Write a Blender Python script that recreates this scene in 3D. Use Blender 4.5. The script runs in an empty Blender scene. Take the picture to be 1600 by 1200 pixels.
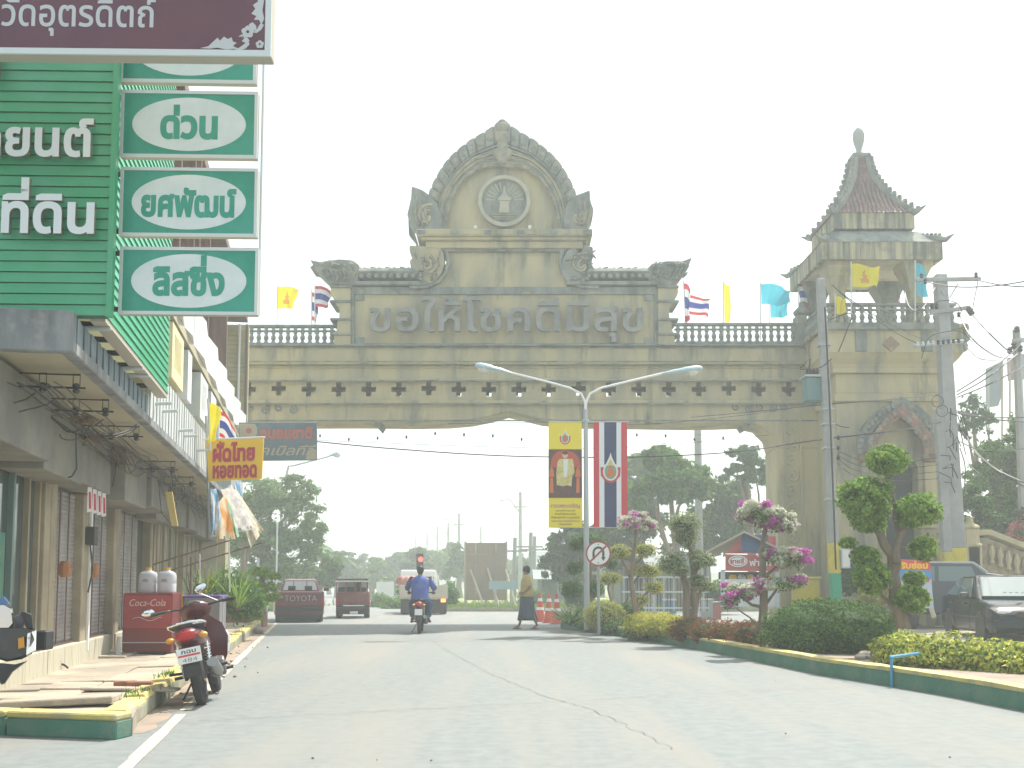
import bpy, bmesh, math, random
import numpy as np
from mathutils import Vector, Matrix, geometry
from math import sin, cos, pi, radians as R
random.seed(7)
SC = bpy.context.scene
COL = SC.collection
# ------------------------------------------------------------ camera
F = 1650.0; EYE = 1.22; PV = 776.0; PIT = math.atan((912 - PV) / F)   # picture centre sits above the optical axis (cropped frame)
cam = bpy.data.cameras.new('camera'); co = bpy.data.objects.new('camera', cam); COL.objects.link(co)
cam.sensor_width = 36; cam.lens = 36 * F / 1600; cam.shift_y = (PV - 600) / 1600; cam.clip_start = 0.1; cam.clip_end = 3000
co.location = (0, 0, EYE); co.rotation_euler = (pi / 2 + PIT, 0, 0); SC.camera = co
# ------------------------------------------------------------ light
SUN_AZ, SUN_EL = R(31), R(57)          # azimuth clockwise from +Y
w = bpy.data.worlds.new('World'); SC.world = w; w.use_nodes = True
nt = w.node_tree; bg = nt.nodes['Background']
sky = nt.nodes.new('ShaderNodeTexSky'); sky.sky_type = 'NISHITA'; sky.sun_disc = False
sky.sun_elevation = SUN_EL; sky.sun_rotation = SUN_AZ; sky.dust_density = 6; sky.air_density = 1.2; sky.ozone_density = 1
mxw = nt.nodes.new('ShaderNodeMix'); mxw.data_type = 'RGBA'; mxw.inputs[0].default_value = .5; mxw.inputs[7].default_value = (5.5, 6.1, 6.3, 1)   # thin white overcast over the clear sky
nt.links.new(sky.outputs[0], mxw.inputs[6]); nt.links.new(mxw.outputs[2], bg.inputs[0]); bg.inputs[1].default_value = 0.14
sl = bpy.data.lights.new('sun', 'SUN'); sl.energy = 4.3; sl.angle = R(0.6); sl.color = (1, .96, .88)
so = bpy.data.objects.new('sun', sl); COL.objects.link(so)
sd = Vector((sin(SUN_AZ) * cos(SUN_EL), cos(SUN_AZ) * cos(SUN_EL), sin(SUN_EL)))
so.rotation_euler = sd.to_track_quat('Z', 'Y').to_euler(); so.location = sd * 60
VS = SC.view_settings
VS.view_transform = 'Standard'; VS.look = 'None'; VS.gamma = 1; VS.use_curve_mapping = False
VS.exposure = 0.76
HAZE = 0.0035
SC.cycles.use_denoising = True
SC.cycles.max_bounces = 6; SC.cycles.volume_bounces = 1; SC.cycles.transparent_max_bounces = 6

# ------------------------------------------------------------ geometry helpers
def ray(px, py):
    a = (px - 800) / F; b = (PV - py) / F
    return Vector((a, cos(PIT) - b * sin(PIT), sin(PIT) + b * cos(PIT)))
def P(px, py, Y):
    d = ray(px, py); return Vector((0, 0, EYE)) + d * (Y / d.y)
def G(px, py, z=0.0):
    d = ray(px, py); return Vector((0, 0, EYE)) + d * ((z - EYE) / d.z)
def mpp(Y, py=800):                      # metres per picture unit at distance Y
    return (P(801, py, Y) - P(800, py, Y)).x
AST = R(10.4)
SF = Matrix.Translation((-3.2, 8.9, 0)) @ Matrix.Rotation(AST, 4, 'Z')   # street frame: x away from shops, y along them
SFI = SF.inverted()
def PU(px, py, u):                       # ray meets plane x=u of the street frame -> street coordinates
    o = SFI @ Vector((0, 0, EYE)); d = SFI.to_3x3() @ ray(px, py); return o + d * ((u - o.x) / d.x)
def S(u, v, z=0): return SF @ Vector((u, v, z))

class MB:
    def __init__(s): s.v = []; s.f = []; s.m = []; s.k = 0
    def add(s, vs, fs):
        n = len(s.v); s.v += [tuple(v) for v in vs]; s.f += [tuple(i + n for i in f) for f in fs]; s.m += [s.k] * len(fs); return s
    def box(s, c, d, rz=0, M=None):
        x, y, z = d[0] / 2, d[1] / 2, d[2] / 2
        vs = [Vector((i * x, j * y, k * z)) for k in (-1, 1) for j in (-1, 1) for i in (-1, 1)]
        q = M if M else (Matrix.Rotation(rz, 3, 'Z') if rz else None)
        if q: vs = [q @ v for v in vs]
        c = Vector(c); return s.add([v + c for v in vs], [(0, 2, 3, 1), (4, 5, 7, 6), (0, 1, 5, 4), (2, 6, 7, 3), (0, 4, 6, 2), (1, 3, 7, 5)])
    def bb(s, lo, hi): return s.box([(a + b) / 2 for a, b in zip(lo, hi)], [abs(b - a) for a, b in zip(lo, hi)])
    def tube(s, pts, r, n=6, cap=True):
        pts = [Vector(p) for p in pts]; m = len(pts)
        rr = list(r) if hasattr(r, '__len__') else [r] * m
        vs = []; up = None
        for i, p in enumerate(pts):
            t = (pts[min(i + 1, m - 1)] - pts[max(i - 1, 0)])
            t = t.normalized() if t.length > 1e-9 else Vector((0, 0, 1))
            if up is None: up = t.orthogonal().normalized()
            a = (up - t * up.dot(t)); a = a.normalized() if a.length > 1e-6 else t.orthogonal().normalized()
            up = a; b = t.cross(a)
            vs += [p + (a * cos(2 * pi * k / n) + b * sin(2 * pi * k / n)) * rr[i] for k in range(n)]
        fs = [(i * n + k, i * n + (k + 1) % n, (i + 1) * n + (k + 1) % n, (i + 1) * n + k) for i in range(m - 1) for k in range(n)]
        if cap: fs += [tuple(range(n - 1, -1, -1)), tuple(range((m - 1) * n, m * n))]
        return s.add(vs, fs)
    def loft(s, rings, cap=True, closed=True):
        n = len(rings[0]); m = len(rings); vs = [v for r_ in rings for v in r_]
        kk = n if closed else n - 1
        fs = [(i * n + k, i * n + (k + 1) % n, (i + 1) * n + (k + 1) % n, (i + 1) * n + k) for i in range(m - 1) for k in range(kk)]
        if cap: fs += [tuple(range(n - 1, -1, -1)), tuple(range((m - 1) * n, m * n))]
        return s.add(vs, fs)
    def lathe(s, prof, c=(0, 0, 0), n=10, M=None):
        c = Vector(c); rings = []
        for r_, z in prof:
            rg = [Vector((r_ * cos(2 * pi * k / n), r_ * sin(2 * pi * k / n), z)) for k in range(n)]
            if M: rg = [M @ v for v in rg]
            rings.append([v + c for v in rg])
        return s.loft(rings)
    def prism(s, poly, y0, y1, holes=(), ax='y'):
        """poly in (x,z), extruded in y (ax='y'); (x,y) in z (ax='z'); (y,z) in x (ax='x')"""
        loops = [list(poly)] + [list(h) for h in holes]
        def mk(a, b, t): return {'y': (a, t, b), 'z': (a, b, t), 'x': (t, a, b)}[ax]
        flat = [p for l in loops for p in l]
        tri = geometry.tessellate_polygon([[Vector((p[0], p[1], 0)) for p in l] for l in loops])
        n = len(flat)
        vs = [mk(p[0], p[1], y0) for p in flat] + [mk(p[0], p[1], y1) for p in flat]
        fs = [tuple(t) for t in tri] + [tuple(i + n for i in reversed(t)) for t in tri]
        o = 0
        for l in loops:
            m = len(l); fs += [(o + i, o + (i + 1) % m, n + o + (i + 1) % m, n + o + i) for i in range(m)]; o += m
        return s.add(vs, fs)
    def ball(s, c, r, n=10, m=7, M=None):
        r = r if hasattr(r, '__len__') else (r, r, r); c = Vector(c); rings = []
        for j in range(m):
            t = pi * (j + .02) / (m - 1 + .04); rg = [Vector((r[0] * sin(t) * cos(2 * pi * k / n), r[1] * sin(t) * sin(2 * pi * k / n), -r[2] * cos(t))) for k in range(n)]
            if M: rg = [M @ v for v in rg]
            rings.append([v + c for v in rg])
        return s.loft(rings)
    def quad(s, a, b, c, d): return s.add([a, b, c, d], [(0, 1, 2, 3)])
    def build(s, name, mats, parent=None, fr=None, smooth=False, bev=0, kind=None, lab=None, seg=1):
        if not isinstance(mats, (list, tuple)): mats = [mats]
        me = bpy.data.meshes.new(name)
        if fr is not None or parent is None:
            T = fr if fr is not None else Matrix.Identity(4)
            if parent is not None: T = pmat(parent).inverted() @ T
            vs = [T @ Vector(v) for v in s.v] if fr is not None else s.v
        else: vs = s.v
        me.from_pydata([tuple(v) for v in vs], [], s.f)
        for m_ in mats: me.materials.append(m_)
        if any(s.m): me.polygons.foreach_set('material_index', s.m)
        bm = bmesh.new(); bm.from_mesh(me); bmesh.ops.recalc_face_normals(bm, faces=bm.faces); bm.to_mesh(me); bm.free()
        if smooth:
            me.polygons.foreach_set('use_smooth', [True] * len(me.polygons)); me.set_sharp_from_angle(angle=R(40))
        o = bpy.data.objects.new(name, me); COL.objects.link(o)
        if parent is not None: o.parent = parent
        if bev:
            b = o.modifiers.new('b', 'BEVEL'); b.width = bev; b.segments = seg; b.limit_method = 'ANGLE'; b.angle_limit = R(35)
        if kind: o['kind'] = kind
        if lab: o['label'] = lab
        return o
W = Matrix.Identity(4)
def pmat(o):
    M = Matrix.Translation(o.location) @ o.rotation_euler.to_matrix().to_4x4() @ Matrix.Diagonal((*o.scale, 1))
    return pmat(o.parent) @ M if o.parent else M
def tag(o, label, cat, group=None):
    o['label'] = label; o['category'] = cat
    if group: o['group'] = group
    return o
def thing(name, label, cat, loc=(0, 0, 0), rz=0, group=None, rot=None):
    o = bpy.data.objects.new(name, None); COL.objects.link(o); o.location = loc
    o.rotation_euler = rot if rot else (0, 0, rz); o.empty_display_size = .2
    return tag(o, label, cat, group)
def dup(root, loc, rz=0, label=None, group=None, rot=None, scale=None):
    def cp(o, par):
        c = o.copy(); COL.objects.link(c); c.parent = par
        for ch in list(o.children): cp(ch, c)
        return c
    r = cp(root, None); r.location = loc; r.rotation_euler = rot if rot else (0, 0, rz)
    if scale: r.scale = scale
    if label: r['label'] = label
    if group: r['group'] = group
    return r
def sharecopy(o, parent, loc, rot=(0, 0, 0), name=None):
    c = bpy.data.objects.new(name or o.name.split('.')[0], o.data); COL.objects.link(c); c.parent = parent
    c.location = loc; c.rotation_euler = rot
    for m_ in o.modifiers:
        b = c.modifiers.new('b', m_.type)
        if m_.type == 'BEVEL': b.width = m_.width; b.segments = m_.segments; b.limit_method = 'ANGLE'; b.angle_limit = m_.angle_limit
    return c

# ------------------------------------------------------------ materials
def mat(name, col, rough=.75, metal=0, col2=None, sc=3, lo=.4, hi=.6, stretch=(1, 1, 1), bump=0, bsc=30, col3=None, sc3=1, lo3=.55, hi3=.75, st3=(1, 1, 1),
        island=None, transl=0, spec=.5, coat=0, emit=None, obj=False):
    m = bpy.data.materials.new(name); m.use_nodes = True; t = m.node_tree; N = t.nodes; L = t.links
    b = N['Principled BSDF']; b.inputs['Roughness'].default_value = rough; b.inputs['Metallic'].default_value = metal
    b.inputs['Specular IOR Level'].default_value = spec
    if coat: b.inputs['Coat Weight'].default_value = coat; b.inputs['Coat Roughness'].default_value = .08
    c4 = lambda c: (c[0], c[1], c[2], 1)
    tc = N.new('ShaderNodeTexCoord')
    src = tc.outputs['Object']
    def noise(scale, st, det=5):
        mp = N.new('ShaderNodeMapping'); mp.inputs['Scale'].default_value = st; L.new(src, mp.inputs[0])
        n = N.new('ShaderNodeTexNoise'); n.inputs['Scale'].default_value = scale; n.inputs['Detail'].default_value = det; n.inputs['Roughness'].default_value = .62
        L.new(mp.outputs[0], n.inputs['Vector']); return n
    def ramp(o, a, bb):
        r = N.new('ShaderNodeMapRange'); r.inputs[1].default_value = a; r.inputs[2].default_value = bb; L.new(o, r.inputs[0]); return r.outputs[0]
    def mix(fac, A, B):
        x = N.new('ShaderNodeMix'); x.data_type = 'RGBA'
        if hasattr(fac, 'links') or hasattr(fac, 'is_linked'): L.new(fac, x.inputs[0])
        else: x.inputs[0].default_value = fac
        for i, q in ((6, A), (7, B)):
            if isinstance(q, tuple): x.inputs[i].default_value = q
            else: L.new(q, x.inputs[i])
        return x.outputs[2]
    cur = c4(col)
    if island:
        g = N.new('ShaderNodeNewGeometry'); cur = mix(g.outputs['Random Per Island'], cur, c4(island))
    if col2: cur = mix(ramp(noise(sc, stretch).outputs[0], lo, hi), cur, c4(col2))
    if col3: cur = mix(ramp(noise(sc3, st3).outputs[0], lo3, hi3), cur, c4(col3))
    if obj:
        oi = N.new('ShaderNodeObjectInfo'); h = N.new('ShaderNodeHueSaturation')
        L.new(ramp(oi.outputs['Random'], -.0, 1.0), h.inputs['Value'])
        mr = h.inputs['Value'].links[0].from_node; mr.inputs[3].default_value = 1 - obj; mr.inputs[4].default_value = 1 + obj
        if isinstance(cur, tuple): h.inputs['Color'].default_value = cur
        else: L.new(cur, h.inputs['Color'])
        cur = h.outputs[0]
    if isinstance(cur, tuple): b.inputs['Base Color'].default_value = cur
    else: L.new(cur, b.inputs['Base Color'])
    if bump:
        bp = N.new('ShaderNodeBump'); bp.inputs['Strength'].default_value = bump; bp.inputs['Distance'].default_value = .02
        L.new(noise(bsc, (1, 1, 1), 4).outputs[0], bp.inputs['Height']); L.new(bp.outputs[0], b.inputs['Normal'])
    if transl:
        tr = N.new('ShaderNodeBsdfTranslucent'); ms = N.new('ShaderNodeMixShader'); ms.inputs[0].default_value = transl
        if isinstance(cur, tuple): tr.inputs[0].default_value = cur
        else: L.new(cur, tr.inputs[0])
        L.new(b.outputs[0], ms.inputs[1]); L.new(tr.outputs[0], ms.inputs[2]); L.new(ms.outputs[0], N['Material Output'].inputs[0])
    if emit: b.inputs['Emission Color'].default_value = c4(emit[0]); b.inputs['Emission Strength'].default_value = emit[1]
    return m
ST = mat('gate_stone', (.46, .405, .235), .85, col2=(.295, .285, .205), sc=.9, lo=.42, hi=.66, stretch=(1.2, 1.2, .35), col3=(.10, .12, .105), sc3=1.1, lo3=.54, hi3=.74, st3=(1.3, 1.3, .25), bump=.35, bsc=14)
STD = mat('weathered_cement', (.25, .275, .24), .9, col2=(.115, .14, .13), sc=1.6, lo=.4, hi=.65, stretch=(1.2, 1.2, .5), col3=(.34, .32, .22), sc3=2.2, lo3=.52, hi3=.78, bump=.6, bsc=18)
STP = mat('streaked_fascia', (.44, .40, .25), .9, col2=(.13, .145, .12), sc=3.2, lo=.38, hi=.6, stretch=(2.2, 2.2, .10), col3=(.07, .08, .07), sc3=1.5, lo3=.5, hi3=.8, bump=.3)
LET = mat('letter_plaster', (.27, .28, .265), .85, col2=(.18, .195, .185), sc=2, bump=.2)
BRK = mat('carved_brick', (.33, .2, .15), .9, col2=(.2, .17, .13), sc=4, col3=(.42, .36, .25), sc3=3, bump=.8, bsc=22)
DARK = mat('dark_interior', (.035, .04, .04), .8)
TILE = mat('roof_tile', (.26, .15, .13), .4, col2=(.18, .13, .12), sc=3, island=(.33, .22, .2), bump=.2)
ASPH = mat('road_concrete', (.20, .222, .215), .85, col2=(.165, .185, .18), sc=7, lo=.38, hi=.62, col3=(.235, .225, .2), sc3=.7, lo3=.45, hi3=.7, st3=(1.3, .13, 1), bump=.35, bsc=160)
EARTH = mat('dusty_earth', (.36, .28, .2), .95, col2=(.25, .2, .14), sc=.7, bump=.5, bsc=8)
DIRT = mat('red_dust', (.33, .25, .19), .95, col2=(.25, .21, .17), sc=2.5, bump=.4, bsc=30)
PAVE = mat('pavement_slab', (.42, .36, .28), .9, col2=(.30, .26, .21), sc=1.3, col3=(.5, .42, .28), sc3=2, bump=.5, bsc=25, obj=.12)
BRICKM = mat('clay_brick', (.36, .15, .1), .9, col2=(.28, .14, .1), sc=5, bump=.4)
YEL = mat('kerb_yellow', (.58, .48, .14), .8, col2=(.36, .32, .18), sc=4, lo=.4, hi=.66, col3=(.5, .47, .36), sc3=5, lo3=.55, hi3=.8, bump=.4, bsc=20, obj=.08)
GRN = mat('kerb_green', (.06, .19, .13), .8, col2=(.13, .22, .16), sc=3, lo=.42, hi=.68, col3=(.2, .2, .16), sc3=7, lo3=.6, hi3=.75, bump=.3, bsc=20)
KCON = mat('kerb_concrete', (.33, .30, .22), .9, col2=(.2, .24, .17), sc=3, bump=.4)
WLINE = mat('line_paint', (.62, .55, .42), .8, col2=(.38, .35, .29), sc=5, lo=.42, hi=.62)
CRACK = mat('road_crack', (.10, .105, .1), .95)
WHITE = mat('white_paint', (.78, .79, .78), .5); WALL = mat('cream_plaster', (.62, .58, .44), .85, col2=(.47, .45, .36), sc=1.2, bump=.15, bsc=20)
WALLW = mat('white_plaster', (.74, .76, .74), .8, col2=(.62, .66, .64), sc=1.5)
SOF = mat('soffit_plaster', (.44, .40, .29), .9, col2=(.35, .32, .23), sc=.9, lo=.4, hi=.7, col3=(.1, .1, .08), sc3=.8, lo3=.63, hi3=.72)
GREYW = mat('stained_concrete', (.27, .28, .28), .9, col2=(.1, .11, .12), sc=1.8, lo=.4, hi=.7, stretch=(1.5, 1.5, .4), col3=(.4, .39, .34), sc3=3, lo3=.55, hi3=.8)
SHOPW = mat('shop_wall', (.24, .23, .19), .9, col2=(.17, .165, .145), sc=1.3)
POSTM = mat('shop_post', (.33, .285, .19), .85, col2=(.25, .21, .15), sc=2)
SHUT = mat('shutter_steel', (.33, .32, .31), .6, .0, col2=(.22, .21, .21), sc=2)
GSLAT = mat('green_sheet', (.035, .33, .15), .38, col2=(.075, .36, .2), sc=1.6, spec=.6)
GLIT = mat('green_sheet_lit', (.03, .36, .17), .3, col2=(.05, .4, .22), sc=1, spec=.6)  # sunlit copy of the green sheet for the side slats, brightness put into the colour
ALU = mat('aluminium', (.55, .56, .55), .4, .6); STEEL = mat('galvanised_steel', (.42, .45, .46), .5, .5)
BOXG = mat('light_box_green', (.01, .28, .19), .35, col2=(.03, .33, .24), sc=3); BOXW = mat('acrylic_white', (.68, .76, .75), .35, col2=(.58, .68, .68), sc=2.5)
LETW = mat('channel_letter_face', (.66, .72, .74), .3); LETE = mat('channel_letter_edge', (.42, .34, .26), .25, .7)
MAR = mat('maroon_panel', (.10, .028, .05), .35, col2=(.12, .035, .055), sc=2); SIL = mat('silver_lettering', (.50, .53, .54), .4)
FRM = mat('sign_frame_white', (.60, .66, .66), .45); FRMB = mat('sign_edge_beige', (.43, .4, .33), .7)
BRN = mat('eave_brown', (.2, .12, .1), .8, col2=(.13, .09, .08), sc=3, stretch=(3, 3, .3)); CREAMS = mat('cream_siding', (.5, .46, .27), .8, col2=(.4, .38, .25), sc=2)
CORR = mat('corrugated_white', (.6, .62, .6), .6, col2=(.4, .43, .43), sc=2, stretch=(4, 4, .3)); CORB = mat('corrugated_blue', (.2, .27, .3), .6, col2=(.12, .16, .18), sc=2)
BLK = mat('black_rubber', (.025, .025, .026), .6); BLKP = mat('black_paint', (.02, .022, .024), .18, coat=.6); WIRE = mat('black_cable', (.03, .032, .034), .6)
GLASS = mat('shop_glass', (.05, .075, .075), .08, spec=.8); CHR = mat('chrome', (.75, .76, .77), .12, 1)
POLE = mat('concrete_pole', (.36, .37, .36), .85, col2=(.29, .3, .29), sc=2); POLY = mat('pole_yellow', (.62, .52, .05), .7, col2=(.5, .43, .1), sc=4); POLG = mat('pole_green', (.03, .28, .16), .7)
BARK = mat('bark', (.23, .18, .12), .9, col2=(.15, .12, .09), sc=6, stretch=(1, 1, .3), bump=.6, bsc=15)
def leafm(n, a, b, t=.3, r=.65): return mat(n, a, r, island=b, transl=t, spec=.15)
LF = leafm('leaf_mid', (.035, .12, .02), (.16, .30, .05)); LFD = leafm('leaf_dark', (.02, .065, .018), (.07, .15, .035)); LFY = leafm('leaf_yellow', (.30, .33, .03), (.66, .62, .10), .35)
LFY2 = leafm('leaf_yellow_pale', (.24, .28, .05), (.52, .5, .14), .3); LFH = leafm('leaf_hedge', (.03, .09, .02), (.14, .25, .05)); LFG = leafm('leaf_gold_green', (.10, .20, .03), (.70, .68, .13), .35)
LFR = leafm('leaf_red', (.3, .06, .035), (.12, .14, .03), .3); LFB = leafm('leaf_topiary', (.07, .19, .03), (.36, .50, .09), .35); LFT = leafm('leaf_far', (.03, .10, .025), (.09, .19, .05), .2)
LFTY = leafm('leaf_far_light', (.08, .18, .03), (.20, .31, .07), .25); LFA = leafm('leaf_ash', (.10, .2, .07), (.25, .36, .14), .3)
PETW = leafm('petal_white', (.72, .7, .6), (.55, .58, .42), .3); PETP = leafm('petal_magenta', (.5, .09, .4), (.62, .2, .5), .35)
GRASS = leafm('grass_blades', (.14, .24, .04), (.28, .36, .08), .3)
FR_ = mat('flag_red', (.62, .06, .09), .8, transl=.4); FW_ = mat('flag_white', (.8, .8, .8), .8, transl=.4); FB_ = mat('flag_blue', (.05, .08, .35), .8, transl=.4)
FY_ = mat('flag_yellow', (.85, .74, .03), .8, transl=.4); FC_ = mat('flag_cyan', (.08, .55, .68), .8, transl=.4); FO_ = mat('emblem_orange', (.7, .35, .05), .8, transl=.3)
RED = mat('red_print', (.62, .05, .05), .5); SREDM = mat('sign_maroon_text', (.42, .03, .05), .6); SYEL = mat('sign_yellow', (.8, .52, .02), .5, col2=(.74, .46, .03), sc=2)

# ------------------------------------------------------------ lettering
_gc = {}
UPV = 'ิีึืั'; TONE = '่้๊๋์'
def _outl(s, bold):
    c = bpy.data.curves.new('t', 'FONT'); c.body = s; c.size = 1; c.fill_mode = 'NONE'; c.resolution_u = 3
    o = bpy.data.objects.new('t', c); COL.objects.link(o)
    me = bpy.data.meshes.new_from_object(o.evaluated_get(bpy.context.evaluated_depsgraph_get()))
    vs = [(v.co.x, v.co.y) for v in me.vertices]; es = [tuple(e.vertices) for e in me.edges]
    bpy.data.objects.remove(o); bpy.data.curves.remove(c); bpy.data.meshes.remove(me); return vs, es
def _off(c, b):
    out = []; n = len(c); c = [p for i, p in enumerate(c) if math.hypot(p[0] - c[i - 1][0], p[1] - c[i - 1][1]) > 1e-5]; n = len(c)
    for i in range(n):
        a, p, q = c[i - 1], c[i], c[(i + 1) % n]; d0 = (p[0] - a[0], p[1] - a[1]); d1 = (q[0] - p[0], q[1] - p[1]); l0 = math.hypot(*d0); l1 = math.hypot(*d1)
        n0 = (-d0[1] / l0, d0[0] / l0); n1 = (-d1[1] / l1, d1[0] / l1); mx = n0[0] + n1[0]; my = n0[1] + n1[1]; k = max(.5, (mx * mx + my * my) / 2)
        out.append((p[0] + mx / k * b * BS, p[1] + my / k * b * BS))
    return out
BS = 1
def glyphs(s, bold=0):
    if (s, bold) in _gc: return _gc[(s, bold)]
    vs, es = _outl(s, bold); cuts = [0]
    for i in range(1, len(s) + 1): cuts.append(len(_outl(s[:i], bold)[0]) if s[i - 1] != ' ' else cuts[-1])
    out = []
    nb = {}
    for a, b in es: nb.setdefault(a, []).append(b); nb.setdefault(b, []).append(a)
    for i, ch in enumerate(s):
        a, b = cuts[i], cuts[i + 1]; seen = set(); cons = []
        dy = .17 if (ch in TONE and i and s[i - 1] in UPV) else 0
        for st in range(a, b):
            if st in seen or st not in nb: continue
            loop = [st]; seen.add(st); cur = st
            while True:
                nx = [q for q in nb[cur] if q not in seen]
                if not nx: break
                q = (cur + 1) if (cur + 1) in nx else nx[0]
                loop.append(q); seen.add(q); cur = q
            if len(loop) > 2: cons.append([(vs[q][0], vs[q][1] + dy) for q in loop])
        if bold: cons = [_off(c, bold) for c in cons]
        if cons: out.append((ch, cons))
    _gc[(s, bold)] = out; return out
def fill(cons):                                  # non-zero winding scanline fill, robust for overlapping outlines
    ys = sorted(set(round(p[1], 4) for c in cons for p in c)); q = []
    E = []
    for c in cons:
        for a, b in zip(c, c[1:] + c[:1]):
            if abs(a[1] - b[1]) > 1e-6: E.append((a, b))
    def xat(e, y): (x0, y0), (x1, y1) = e; return x0 + (x1 - x0) * (y - y0) / (y1 - y0)
    for y0, y1 in zip(ys, ys[1:]):
        if y1 - y0 < 1e-4: continue
        ym = (y0 + y1) / 2
        h = sorted(((xat(e, ym), e) for e in E if (e[0][1] - ym) * (e[1][1] - ym) < 0), key=lambda t: t[0])
        wn = 0; st = None
        for x, e in h:
            nw = wn + (1 if e[1][1] > e[0][1] else -1)
            if wn == 0 and nw != 0: st = e
            if wn != 0 and nw == 0: q.append(((xat(st, y0), y0), (xat(e, y0), y0), (xat(e, y1), y1), (xat(st, y1), y1)))
            wn = nw
    return q
def text(s, parent, pos, mats, h=None, wd=None, bold=.0, depth=.004, name='lettering', right=(1, 0, 0), up=(0, 0, 1), fr=None, align='l', split=False, shear=0, xs=1):
    """mats = face or (face, edge). h = height of a plain consonant, wd = total width"""
    gl = glyphs(s, bold)
    xsn = [p[0] for _, c in gl for k in c for p in k]; x0, x1 = min(xsn), max(xsn)
    sy = (h / .6) if h else (wd / (x1 - x0)); sx = (wd / (x1 - x0)) if wd else sy * xs
    rt = Vector(right).normalized(); u = Vector(up).normalized(); nn = rt.cross(u)
    off = {'l': -x0, 'r': -x1, 'c': -(x0 + x1) / 2}[align]
    mp = lambda p, t: Vector(pos) + rt * ((p[0] + off + shear * p[1]) * sx) + u * (p[1] * sy) + nn * t
    face, edge = (mats if isinstance(mats, (tuple, list)) else (mats, mats))
    res = []; mb = MB()
    for ch, cons in gl:
        if split: mb = MB()
        mb.k = 0
        for qd in fill(cons): mb.add([mp(p, depth) for p in qd], [(0, 1, 2, 3)])
        mb.k = 1
        for c in cons:
            n = len(c); mb.add([mp(p, 0) for p in c] + [mp(p, depth) for p in c], [(i, (i + 1) % n, n + (i + 1) % n, n + i) for i in range(n)])
        if split: res.append(rawbuild(mb, 'letter', [face, edge], parent, fr))
    if not split: res.append(rawbuild(mb, name, [face, edge], parent, fr))
    return res
def rawbuild(mb, name, mats, parent, fr=None):
    me = bpy.data.meshes.new(name); vs = mb.v
    if fr is not None:
        T = (pmat(parent).inverted() if parent else Matrix.Identity(4)) @ fr; vs = [tuple(T @ Vector(v)) for v in vs]
    me.from_pydata(vs, [], mb.f)
    for m_ in mats: me.materials.append(m_)
    me.polygons.foreach_set('material_index', mb.m)
    o = bpy.data.objects.new(name, me); COL.objects.link(o); o.parent = parent; return o

# ------------------------------------------------------------ foliage
def leaves(name, m, parent, blobs, n, size, asp=.5, seed=1, shell=.62, lump=.16, droop=0, fr=None, kind=None, spread=.9):
    """blobs: (centre, (rx,ry,rz)) in world space; leaf-sized folded quads spread through them"""
    rg = np.random.default_rng(seed); C = []; D = []
    wt = np.array([b[1][0] * b[1][1] + b[1][0] * b[1][2] for b in blobs]); wt = wt / wt.sum()
    for (c, r), q in zip(blobs, wt):
        k = max(6, int(n * q)); d = rg.normal(size=(k, 3)); d /= np.linalg.norm(d, axis=1)[:, None]
        ph = rg.uniform(0, 6.28, 6); kk = rg.uniform(2.5, 6, (3, 3))
        f = 1 + lump * (np.sin(d @ kk[0] + ph[0]) + np.sin(d @ kk[1] * 1.7 + ph[1]) + .7 * np.sin(d @ kk[2] * 2.9 + ph[2]))
        rad = (shell + (1 - shell) * rg.random(k) ** .7)[:, None] * f[:, None]
        C.append(np.array(c)[None] + d * rad * np.array(r)[None]); D.append(d)
    C = np.concatenate(C); D = np.concatenate(D); n = len(C)
    nr = D + spread * rg.normal(size=(n, 3)) + np.array([0, 0, .25]); nr /= np.linalg.norm(nr, axis=1)[:, None]
    t = rg.normal(size=(n, 3)) + np.array([0, 0, -droop]); t -= nr * (t * nr).sum(1)[:, None]; t /= np.linalg.norm(t, axis=1)[:, None] + 1e-9
    b = np.cross(nr, t); s = size * rg.uniform(.6, 1.3, n)[:, None]
    V = np.stack([C - t * s * .5, C + b * s * asp * .5 + nr * s * .1, C + t * s * .5, C - b * s * asp * .5 + nr * s * .1], 1).reshape(-1, 3)
    T = pmat(parent).inverted() if parent is not None else Matrix.Identity(4)
    A = np.array(T.to_3x3()); V = V @ A.T + np.array(T.translation)
    return npmesh(name, V, n, m, parent, kind)
def npmesh(name, V, n, m, parent, kind=None):
    me = bpy.data.meshes.new(name); me.vertices.add(4 * n); me.vertices.foreach_set('co', V.astype(np.float32).ravel())
    me.loops.add(4 * n); me.loops.foreach_set('vertex_index', np.arange(4 * n, dtype=np.int32))
    me.polygons.add(n); me.polygons.foreach_set('loop_start', np.arange(0, 4 * n, 4, dtype=np.int32))
    me.update(calc_edges=True); me.validate(); me.materials.append(m)
    o = bpy.data.objects.new(name, me); COL.objects.link(o)
    if parent is not None: o.parent = parent
    if kind: o['kind'] = kind
    return o
def blob(px, py, Y, rx, ry, rd=None):
    k = mpp(Y, py); return (tuple(P(px, py, Y)), (rx * k, (rd or rx) * k, ry * k))
def wob(pts, a, seed=0):
    rg = random.Random(seed); return [Vector(p) + Vector((rg.uniform(-a, a), rg.uniform(-a, a), rg.uniform(-a, a))) for p in pts]
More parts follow.
